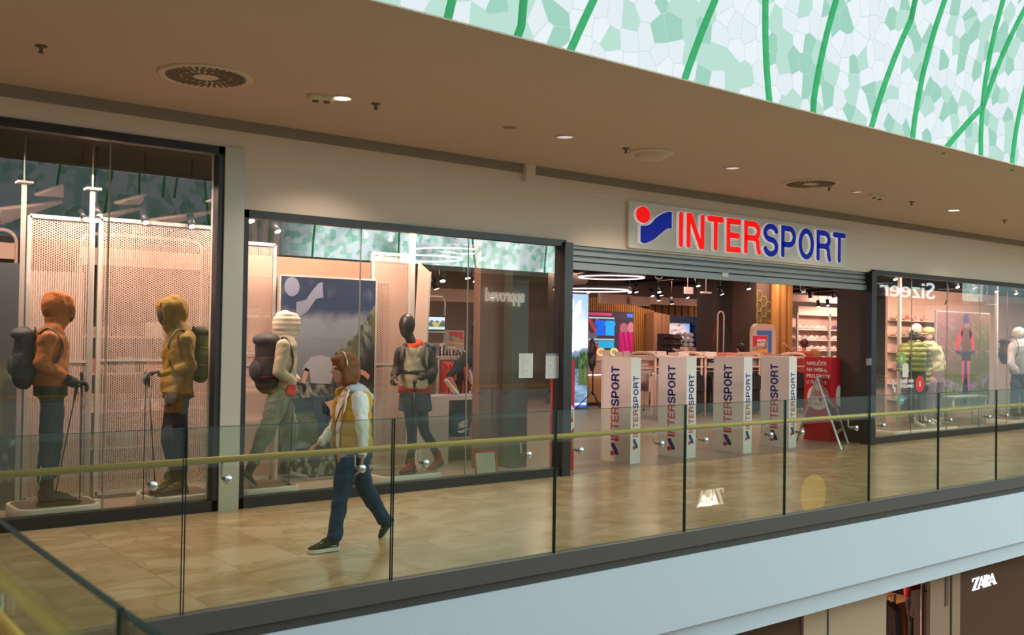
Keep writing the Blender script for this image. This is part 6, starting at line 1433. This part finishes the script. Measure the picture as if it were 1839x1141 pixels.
t = gondola(1215, 1345, 19.0, 631, 'far beige gondola, deeper in the shop', [WH, BK, RD, BK], 4)
# basket trolley beside the counter
t = thing('wire_basket', 'white wire basket bin on castors between the first two box stands', 'basket', (aY(1166, 740, 16.4).x, 16.6, 0)); a = aY(1148, 665, 16.4); c = aY(1184, 665, 16.4); b = MB()
for zz in (a.z, .15):
    b.tube([(a.x, 16.4, zz), (c.x, 16.4, zz), (c.x, 16.9, zz), (a.x, 16.9, zz)], .012, 6, closed=True)
for x, y in ((a.x, 16.4), (c.x, 16.4), (a.x, 16.9), (c.x, 16.9), ((a.x+c.x)/2, 16.4)): b.cyl((x, y, .06), (x, y, a.z), .01, n=6)
b.build('wire_frame', m_frame, t)
b = MB()
for x, y in ((a.x, 16.4), (c.x, 16.4), (a.x, 16.9), (c.x, 16.9)): b = MB(); b.ell((x, y, .04), (.03, .02, .038), 10); b.build('castor', m_spot, t)
b = MB()
for k in range(10): b.ell((random.uniform(a.x+.1, c.x-.1), 16.65, random.uniform(.6, a.z-.1)), (.16, .16, .12), 10)
skin('soft_goods', b, mat('goods_grey', (.3, .24, .22), .9, vary=.5, vscale=12), t, vox=.04)
t = thing('padded_stool', 'rounded pale padded seat back behind the wire basket', 'seat', (aY(1162, 665, 17.3).x, 17.3, 0)); b = MB(); a = aY(1152, 655, 17.3); c = aY(1170, 655, 17.3)
b.box((a.x, 17.3, a.z-.5), (c.x, 17.5, a.z)); b.build('backrest', m_rack, t, bevel=.09); MB().box((a.x+.05, 17.32, 0), (c.x-.05, 17.48, a.z-.5)).build('base', m_rack, t)
# slatted column, category sign, honeycomb pillar and kiosk
t = slatwall('slatted_column', aY(1320, 600, 21.2).x, aY(1345, 600, 21.2).x, 21.2, 0, aY(1332, 524, 21.2).z, .22, m_wood, 'slim oak slatted column behind the dark column', w=.12, d=.12)
t = thing('category_sign', 'raised pale lettering naming the fitness area beside the honeycomb pillar', 'sign', aY(1341, 552, 21.5)); b = MB(); p = aY(1340, 553, 21.58); add_text(b, 'Fitness', p, *FRONT, .27, .03, .03, width=1.25); b.build('lettering', mat('letter_pale', (.75, .62, .55), .5, emit=(1, .8, .7), es=.25), t)
a, b_ = pxbox(1335, 1357, 554, 640, 21.6, .1, 0); single('back_panel', MB().box((a[0], 21.6, 0), (b_[0]+1, 21.7, 3.3)), mat('panel_rose', (.45, .28, .23), .7), 'rose coloured wall panel behind the fitness lettering', 'panel')
a, b_ = pxbox(1358, 1394, 500, 640, 16.6, .8, 0); t = thing('honeycomb_pillar', 'dark pillar with a yellow-green honeycomb line pattern', 'pillar', ((a[0]+b_[0])/2, 17, 0)); MB().box(a, (b_[0], b_[1], 3.74)).build('shaft', mat('pillar_brown', (.09, .055, .04), .6), t)
b = MB(); hr = .155; mh = mat('honey_line', (.36, .34, .03), .5); H0 = aY(1376, 586, 16.6).z
for i in range(8):
    for j in range(9):
        x = a[0]+.1+i*hr*1.5*.86; z = H0-.3+j*hr*1.78+(i % 2)*hr*.89
        if x > b_[0]-.05 or z > aY(1360, 512, 16.6).z-(x-a[0])*.75: continue
        P_ = [Vector((min(b_[0], max(a[0], x+hr*.9*math.cos(k*math.pi/3))), 16.59, z+hr*math.sin(k*math.pi/3))) for k in range(6)]
        for k in range(6):
            if (P_[k]-P_[(k+1) % 6]).length > .02: b.bar(P_[k], P_[(k+1) % 6], .014, .012, up=(0, 1, 0))
b.build('honeycomb_lines', mh, t)
a2 = aY(1393, 600, 16.4).x; b2 = aY(1421, 600, 16.4).x; t = slatwall('slatted_column', a2, b2, 16.4, 0, 3.7, .30, m_wood, 'oak slatted column right of the honeycomb pillar', w=.14, d=.14, back=mat('slat_backing'))
a, b_ = pxbox(1353, 1393, 582, 660, 15.9, .12, 0); t = thing('info_kiosk', 'white rounded info kiosk with a dark blue screen', 'kiosk', ((a[0]+b_[0])/2, 15.95, 0)); Wk = b_[0]-a[0]; Hk = b_[2]; r = .22
MB().prism([(0, 0), (Wk, 0), (Wk, Hk-r)]+[(Wk-r+r*math.cos(k*math.pi/12), Hk-r+r*math.sin(k*math.pi/12)) for k in range(1, 7)]+[(r-r*math.sin(k*math.pi/12), Hk-r+r*math.cos(k*math.pi/12)) for k in range(0, 7)], .12, (a[0], 15.9, 0), *FRONT).build('body', mat('kiosk_white', (.62, .48, .42), .4), t)
p, q = pxbox(1360, 1386, 594, 645, 15.89, .01); MB().box(p, q).build('screen', mat('kiosk_screen', (.02, .06, .14), .2, emit=(.03, .10, .25), es=.6), t)
def f_pop(u, v):
    c = mixc((.45, .28, .25), (.12, .14, .22), (fbm(u*6, v*6, 4, 2)-.45)*4); c = np.where((v > .95-.45*(1-u))[..., None] & (v > .5)[..., None], np.array((.62, .02, .04)), c); c = np.where((v > .62+.25*u)[..., None], np.array((.62, .02, .04)), c)
    c = np.where(((v > .22+.08*u) & (v < .36+.08*u))[..., None], np.array((.8, .35, .02)), c); return np.where(((v < .09) & (u > .5))[..., None], np.array((.75, .7, .65)), c)
t, xa, xb, zb, zt = shopposter(1352, 1378.5, 604, 644.5, 15.3, 40, 50, f_pop, 'red and orange discount poster on the gondola in front of the kiosk', frame=m_frame)
b = MB()
for k, s in enumerate(('DODATNI', 'POPUST')): add_text(b, s, (xa+.03, 15.195, zt-.14-.1*k), *FRONT, .07, .003, .02, width=(xb-xa)*.55)
b.build('lettering', m_lw, t)
t, xa, xb, zb, zt = shopposter(806, 832, 596, 626, 12.1, 30, 36, lambda u, v: f_pop(1-u, v), 'small tilted red discount poster on the table behind window two', frame=m_frame)
# red puffer on a stand, slim white racks
a = aY(1344, 588, 18.8); t = thing('hanging_garment', 'big red puffer jacket hanging left of the kiosk', 'clothes', aY(1344, 625, 18.8)); b = MB(); b.ell(a-Z3*.5, (.3, .2, .5)); b.ell(a-Z3*.65-X3*.3, (.2, .18, .42)); b.ell(a-Z3*.2, (.2, .16, .2)); skin('puffer', b, mat('puffer_red', (.6, .03, .02), .5), t, vox=.03, quilt=(.16, .05))
for k, (x0, x1, yt_, Y) in enumerate(((1327, 1343, 557, 18.4), (1289, 1300, 559, 17.4))): rack(x0, x1, yt_, Y, ['slim beige tubular rack beside the red puffer jacket', 'slim beige tubular rack left of the dark column'][k], [.6, 1.2])
# shoe wall
Y = 21.6; a, b_ = pxbox(1419, 1504, 552, 660, Y, .1, 0); t = thing('shoe_display', 'bright pink lit shoe wall with rows of shoes at the back right', 'shelf', ((a[0]+b_[0])/2, Y, 0)); m_sw2 = mat('shoe_wall_pink', (.62, .42, .35), .6)
MB().box((a[0], Y, 0), (b_[0]+1.2, Y+.1, b_[2])).build('back_panel', m_sw2, t); rows = [z for z in (1.02, 1.40, 1.78, 2.16, 2.54) if z < b_[2]-.62]
for z in rows: MB().box((a[0], Y-.3, z), (b_[0]+1.2, Y, z+.015)).build('shelf', m_sw2, t)
for x in (1432, 1490): X = aY(x, 600, Y-.32).x; MB().box((X-.04, Y-.34, 0), (X+.04, Y-.28, b_[2]-.25)).build('upright', m_frame, t)
MB().box((a[0], Y-.34, b_[2]-.32), (b_[0]+1.2, Y, b_[2])).build('light_cornice', mat('cornice', (.85, .68, .6), .6), t)
lamp('AREA', ((a[0]+b_[0])/2, Y-2.2, 3.4), 120, PINK, target=((a[0]+b_[0])/2, Y, 1.6), sx=3.5, sy=.4)
for ri, z in enumerate(rows):
    n = 8; sp = (b_[0]-a[0])/n
    for k in range(n+2):
        i = random.choice((0, 0, 0, 3, 5, 1, 4, 0, 2)) if ri > 0 else random.choice((0, 3, 0)); put_shoe(i, (a[0]+sp*(k+.5), Y-.16, z+.016), math.pi+random.uniform(-.2, .2), '%s shoe on the %s shelf of the bright shoe wall' % (cn[i], ORD[ri]), '%s shoes on the %s shelf of the bright shoe wall' % (cn[i], ORD[ri]), 1.55)
# shoe shelf at far left of window two
Y = 12.9; a, b_ = pxbox(425, 500, 470, 700, Y, .05, .3); t = thing('shoe_shelf', 'beige shelf with pale sports shoes above the cream hooded mannequin', 'shelf', ((a[0]+b_[0])/2, Y, 0))
MB().box((a[0], Y, 0), (b_[0], Y+.05, b_[2]-.2)).build('back_panel', mat('panel_beige', (.62, .45, .34), .7), t); zz = aY(450, 569, Y-.2).z
for z in (zz, zz-.5, zz-1.0, zz-1.4): MB().box((a[0], Y-.32, z-.02), (b_[0], Y, z)).build('shelf', m_rack, t)
for k, x in enumerate((443, 492)): put_shoe((3, 0)[k], (aY(x, 560, Y-.16).x, Y-.18, zz+.001), math.pi, ['pale sneaker with stripes on the shelf above the cream hood', 'white sneaker beside the mountain poster on the beige shelf'][k], 'sneakers on the beige shoe shelf', 1.25)
for ri, z in enumerate((zz-.5, zz-1.0)):
    for k in range(3): put_shoe((4, 5, 0)[k], (a[0]+.12+k*.24, Y-.16, z+.001), math.pi, 'shoe on the %s shelf down beside the cream jacketed mannequin, %s from left' % (ORD[ri+1], ORD[k]), 'lower sneakers on the beige shoe shelf')
# ceiling spots in the shop
SP = [(1016, 503, 13), (1057, 525, 17), (1131, 525, 17), (1143, 525, 18), (1172, 532, 18), (1184, 525, 17), (1188, 531, 18), (1254, 514, 15), (1297, 529, 17), (1183, 540, 19), (1207, 546, 20), (1267, 551, 20), (1275, 551, 20), (1235, 535, 18), (1443, 525, 15), (1456, 537, 17), (1498, 536, 17), (1470, 551, 19), (1487, 549, 19), (1260, 541, 19), (1345, 519, 15), (795, 505, 14), (784, 519, 15), (840, 500, 14), (854, 506, 15)]
SP.sort()
for k, (x, y, Y) in enumerate(SP):
    p = aY(x, y, Y); spotlight(p, (random.uniform(-.3, .3), random.uniform(-.5, -.1), -1), 1.3, 'spotlight under the dark shop ceiling, %s from the left' % ORD[k] if k < 15 else 'spotlight under the dark shop ceiling in the right part, %s there' % ORD[k-15], 'black spotlights under the dark shop ceiling')
a, b_ = pxbox(1231, 1245, 516, 528, 16, .05); single('exit_sign', MB().box(a, b_).cyl((a[0]+.1, 16.02, b_[2]), (a[0]+.1, 16.02, 3.75), .01, n=6), mat('sign_rose', (.5, .36, .34), .5, emit=(1, .8, .8), es=.15), 'pale square hanging sign below the shop ceiling', 'sign')
a, b_ = pxbox(1263, 1278, 524, 527, 16, .1); single('hanging_bar', MB().box(a, b_).cyl(((a[0]+b_[0])/2, 16.05, b_[2]), ((a[0]+b_[0])/2, 16.05, 3.75), .01, n=6), mat('sign_rose'), 'slim pale bar hanging right of the square sign', 'lamp')
# three people deeper in the shop
def shopper(px, pyh, Y, m_c, m_h, label, yaw=0, extra=None):
    c = aY(px, pyh, Y); t = thing('person', label, 'person', (c.x, Y, 0)); f = Vector((math.sin(yaw), -math.cos(yaw), 0)); s = Vector((-f.y, f.x, 0)); H = c.z
    b = MB(); head_shape(b, c, f); capsule(b, c-Z3*.08, c-Z3*.22, .055, .06); loft(b, [(Vector((c.x, Y, H-.82)), .15, .12, s), (Vector((c.x, Y, H-.5)), .14, .11, s), (Vector((c.x, Y, H-.28)), .17, .11, s), (Vector((c.x, Y, H-.2)), .1, .08, s)])
    sh_ = [c+s*e*.19-Z3*.27 for e in (-1, 1)]; el = [c+s*e*.25-Z3*.55 for e in (-1, 1)]; wr = [c+s*e*.24-Z3*.8+f*.06 for e in (-1, 1)]
    if extra: el[0] = c-X3*.45-Z3*.25; wr[0] = c-X3*.75-Z3*.08
    for k in (0, 1): capsule(b, sh_[k], el[k], .045, .04); capsule(b, el[k], wr[k], .038, .028); hand(b, wr[k], wr[k]-el[k], f, .17, .4)
    for e in (-1, 1): hp = Vector((c.x, Y, H-.85))+s*e*.09; capsule(b, hp, hp-Z3*.38, .085, .06); capsule(b, hp-Z3*.38, Vector((hp.x, hp.y, .09)), .06, .04); capsule(b, Vector((hp.x, hp.y, .05)), Vector((hp.x, hp.y, .04))+f*.17, .045, .035)
    skin('body', b, m_skin, t, vox=.014)
    b = MB(); loft(b, [(Vector((c.x, Y, H-.85)), .19, .15, s), (Vector((c.x, Y, H-.5)), .18, .14, s), (Vector((c.x, Y, H-.28)), .20, .13, s), (Vector((c.x, Y, H-.19)), .1, .09, s)])
    for k in (0, 1): capsule(b, sh_[k], el[k], .07, .06)
    skin('shirt', b, m_c, t, fold=.03)
    b = MB(); b.ell(c+Z3*.045-f*.02, (.095, .115, .095)); b.ell(c-Z3*.01-f*.05, (.088, .075, .09)); skin('hair', b, m_h, t, vox=.012)
    b = MB()
    for e in (-1, 1): hp = Vector((c.x, Y, H-.85))+s*e*.09; capsule(b, hp+Z3*.05, hp-Z3*.38, .11, .08); capsule(b, hp-Z3*.38, Vector((hp.x, hp.y, .12)), .08, .06)
    skin('trousers', b, m_dk, t); return t, c, f, s
m_hk = mat('hair_dark', (.02, .012, .01), .5)
shopper(1329, 626, 16.2, mat('shirt_blue', (.02, .05, .35), .8), m_hk, 'person with dark hair in a blue shirt seen from behind between the racks', yaw=math.pi)
t, c, f, s = shopper(1444, 618, 16.0, mat('shirt_coral', (.5, .09, .07), .8), mat('hair_plum', (.06, .015, .02), .5), 'person in a coral top with one arm stretched out in front of the shoe wall', yaw=2.6, extra=True)
t = thing('shoulder_bag', 'tan rounded bag on the shoulder of the coral topped person', 'bag', c+Vector((.42, -.1, -.45))); b = MB(); b.ell(c+Vector((.42, -.05, -.32)), (.24, .12, .2)); skin('bag', b, mat('bag_tan', (.42, .2, .06), .6), t, vox=.02)
P = PY(11.6); t = thing('mannequin', 'black running mannequin with pink shoes leaning over the white bench behind window two', 'mannequin', (P(850, 700).x, 11.6, P(850, 712).z), 'mannequins in the shop windows')
b = MB(); loft(b, [(P(862, 632), .16, .13, X3), (P(864, 605), .16, .13, X3), (P(864, 585), .17, .12, X3), (P(865, 572), .08, .08, X3)]); b.ell(P(868, 556), (.09, .1, .13))
capsule(b, P(855, 628), P(824, 656), .10, .075); capsule(b, P(824, 656), P(808, 676), .072, .05); capsule(b, P(862, 630), P(848, 650, .1), .09, .06); capsule(b, P(848, 650, .1), P(846, 664, .1), .055, .045); capsule(b, P(858, 590), P(850, 612), .05, .045)
skin('body', b, mat('tights_black'), t, fold=.012); mpk = mat('shoe_pink', (.55, .25, .24), .6)
shoe('running_shoe', P(800, 682), P(822, 709), .10, mpk, mat('shoe_sole_white'), t, ankle=P(808, 676), ankr=.045); shoe('running_shoe', P(842, 664, .1), P(848, 690, .1), .10, mpk, mat('shoe_sole_white'), t, ankle=P(846, 662, .1), ankr=.045)
b = MB(); b.cyl(P(842, 712), P(848, 690, .1), .012, n=8); b.build('support_rod', mat('steel'), t)
# ================================================================== LOWER FLOOR
LZ = -5.2
Y = 6.62; X = lambda x, y=1060: aY(x, y, Y).x
b = MB().box((FX0, Y, LZ), (X(1590), Y+.2, -1.12)).box((X(1700), Y, LZ), (FX1, Y+.2, -1.12)); struct('wall_front', b, mat('zara_wall', (.085, .038, .022), .6, spec=.2))
struct('wall_front', MB().box((X(1440), Y-.03, LZ), (X(1483), Y-.001, -1.12)).box((X(1485), Y-.03, LZ), (X(1588), Y-.001, -1.12)), mat('zara_panel', (.44, .31, .22), .6))
struct('wall_front', MB().box((X(1668), Y-.02, LZ), (X(1704), Y+.03, -1.12)).box((X(1706), Y-.02, LZ), (X(1722), Y, -1.12)), mat('zara_panel2', (.30, .18, .12), .6))
struct('trim_7', MB().box((X(1481.5), Y-.035, LZ), (X(1484), Y, -1.12)).box((X(1704), Y-.03, LZ), (X(1706.5), Y, -1.12)), m_black)
struct('trim_8', MB().box((X(1694), Y-.03, -1.65), (X(1700), Y-.02, -1.18)).box((X(1710), Y-.01, -1.65), (X(1716), Y-.002, -1.2)), mat('slot_brown', (.12, .07, .05), .6))
struct('wall_back', MB().box((8, 13, LZ), (24, 13.2, -1.12)), mat('lower_back', (.5, .33, .25), .7))
struct('floor', MB().box((8, 6.7, LZ), (24, 13, LZ+.02)), mat('lower_floor', (.50, .36, .28), .4))
t = thing('wall_sign', 'glowing white serif shop name on the brown wall of the lower floor', 'sign', aY(1768, 1062, Y)); p = aY(1746, 1062, Y-.01); q = aY(1790, 1062, Y-.01); h = aY(1768, 1041, Y).z-aY(1768, 1062, Y).z
m_z = mat('zara_glow', (1, 1, 1), .5, emit=(1, .86, 1), es=1.1)
SER = {'Z': (.62, [[(.03, .93), (.60, .93), (.60, 1), (.05, 1)], [(.03, .72), (.07, .72), (.12, .93), (.05, .95)], [(.03, .0), (.20, .0), (.60, 1), (.43, 1)], [(.03, 0), (.60, 0), (.60, .07), (.03, .07)], [(.53, .06), (.60, .05), (.62, .30), (.585, .30)]]),
       'A': (.70, [[(.30, 1), (.36, 1), (.66, .04), (.74, .04), (.74, 0), (.44, 0), (.44, .04), (.52, .04), (.44, .30), (.18, .30), (.20, .36), (.42, .36), (.31, .74), (.09, .04), (.18, .04), (.18, 0), (-.04, 0), (-.04, .04), (.04, .04)]]),
       'R': (.62, [[(0, 1), (.30, 1), (.50, .93), (.54, .76), (.50, .60), (.36, .52), (.56, .06), (.66, .04), (.66, 0), (.46, 0), (.24, .50), (.21, .50), (.21, .04), (.30, .04), (.30, 0), (0, 0), (0, .04), (.08, .04), (.08, .96), (0, .96)]])}
def zara(t, O, U, W, h, m):
    x = 0; U = Vector(U)
    for ch, adv in (('Z', .47), ('A', .48), ('R', .42), ('A', .7)): 
        b = MB()
        for q_, pl_ in enumerate(SER[ch][1]): b.prism([((x+px_)*W/2.07, py_*h) for px_, py_ in pl_], .03, Vector(O)+U.cross(Z3)*.0008*q_, U, Z3)
        bmesh.ops.triangulate(b.bm, faces=[f_ for f_ in b.bm.faces if len(f_.verts) > 4]); b.build('letter', m, t); x += adv
zara(t, p, X3, q.x-p.x, h, m_z)
# things inside the lower shop
t = thing('mannequin', 'mannequin in a long red coat and black boots in the lower floor shop', 'mannequin', (aY(1641, 1130, 7.6).x, 7.6, LZ)); P = (lambda x, y, dy=0: aY(x-7, y, 7.6+dy))
b = MB(); loft(b, [(P(1647, 1085), .13, .1, X3), (P(1648, 1050), .15, .11, X3), (P(1648, 1020), .18, .12, X3), (P(1648, 1005), .08, .08, X3)]); capsule(b, P(1640, 1020), P(1638, 1085), .07, .05); capsule(b, P(1656, 1020), P(1657, 1060), .07, .05); skin('red_coat', b, mat('coat_red', (.55, .02, .03), .7), t, fold=.04)
b = MB()
for x0, x1, dy in ((1645, 1643, -.05), (1651, 1649, .05)): capsule(b, P(x0, 1080, dy), P(x0+1, 1115, dy), .10, .06); capsule(b, P(x0+1, 1115, dy), P(x1, 1145, dy), .06, .04); q2 = P(x1, 1150, dy); capsule(b, q2, q2-Z3*.35, .045, .04)
q2 = P(1648, 1000); b.ell(q2+Z3*.12, (.08, .1, .13)); skin('body', b, m_bc, t)
for k, (x0, x1, y0, lb) in enumerate(((1590, 1607, 1072, 'white garment rail with dark clothes at the left of the lower shop'), (1656, 1664, 1050, 'white garment rail with dark coats at the right of the lower shop'))):
    a = aY(x0, y0, 7.3); c = aY(x1, y0, 7.3); t = thing('garment_rail', lb, 'garment rail', ((a.x+c.x)/2, 7.3, LZ)); MB().tube([(a.x, 7.3, LZ), (a.x, 7.3, a.z), (c.x, 7.3, a.z), (c.x, 7.3, LZ)], .018, 8).build('rail', m_frame, t)
    x = a.x+.06
    while x < c.x-.02: garment(x, 7.3, a.z-.08, mat('coat_brown', (.05, .035, .03), .8), 'dark garment on the %s rail of the lower shop' % ['left', 'right'][k], 'garments on the %s rail of the lower shop' % ['left', 'right'][k], h=1.0, rz=1.2, d=.05); x += .09
a = aY(1608, 1075, 8.6); c = aY(1645, 1075, 8.6); t = thing('display_table', 'low oak display table with dark boots in the lower shop', 'table', ((a.x+c.x)/2, 9, LZ)); zt = aY(1620, 1082, 8.6).z; MB().box((a.x, 8.6, zt-.12), (c.x, 9.4, zt)).build('top', mat('counter_oak'), t)
for x in (a.x+.1, c.x-.1): MB().box((x-.05, 8.7, LZ), (x+.05, 9.3, zt-.12)).build('leg', mat('counter_oak'), t)
# ================================================================== SIGNS ACROSS THE ATRIUM (seen mirrored in the glass)
def across(px0, px1, py, yplane, Yreal, s, h, label, m, hgt=None, font='t', bold=.03):
    Yv = 2*yplane-Yreal; a = aY(px0, py, Yv); c = aY(px1, py, Yv); t = thing('shop_sign', label, 'sign', (a.x, Yreal, a.z)); W = c.x-a.x
    # faces +Y: U = -X
    if font == 'z': zara(t, (c.x, Yreal, a.z), (-1, 0, 0), W, h, m)
    else: b = MB(); add_text(b, s, (c.x, Yreal+.01, a.z), -X3, Z3, h, .05, bold, width=W); b.build('lettering', m, t)
    return t
m_gw = mat('across_glow', (1, 1, 1), .5, emit=(.85, .93, 1), es=3)
across(870, 940, 540, 9.65, -11.55, 'approved', .5, 'lit word sign across the atrium, mirrored in the glass by the entrance', mat('across_dim', (1, 1, 1), .5, emit=(1, .85, .7), es=2.5))
struct('wall_back', MB().box((38, -7.95, 3.96), (53, -7.8, 5.3)), m_dark)
across(1578, 1676, 531, 9.65, -7.79, 'Sizeer', .85, 'large glowing sign across the atrium, mirrored in the right window', m_gw, bold=0)
cy_ = aY(1460, 888, 12.32+11.85); rr_ = 36/FPX*(cy_-CAM).dot(_f)
tag(MB().cyl((cy_.x, -11.88, cy_.z), (cy_.x, -11.8, cy_.z), rr_, n=32).build('round_sign', mat('sign_yellow', (.8, .5, .02), .5, emit=(1, .65, .02), es=.8)), 'round yellow sign across the atrium, mirrored in the balustrade glass', 'sign')
across(1252, 1300, 912, 6.16, -11.85, 'ZARA', .6, 'glowing lower sign across the atrium, mirrored in the balustrade glass', mat('across_zara', (1, 1, 1), .5, emit=(1, .85, .7), es=3), font='z')
for o_ in sk:                      # the pattern shoes were only copied from
    for c_ in kids(o_): bpy.data.objects.remove(c_)
    bpy.data.objects.remove(o_)
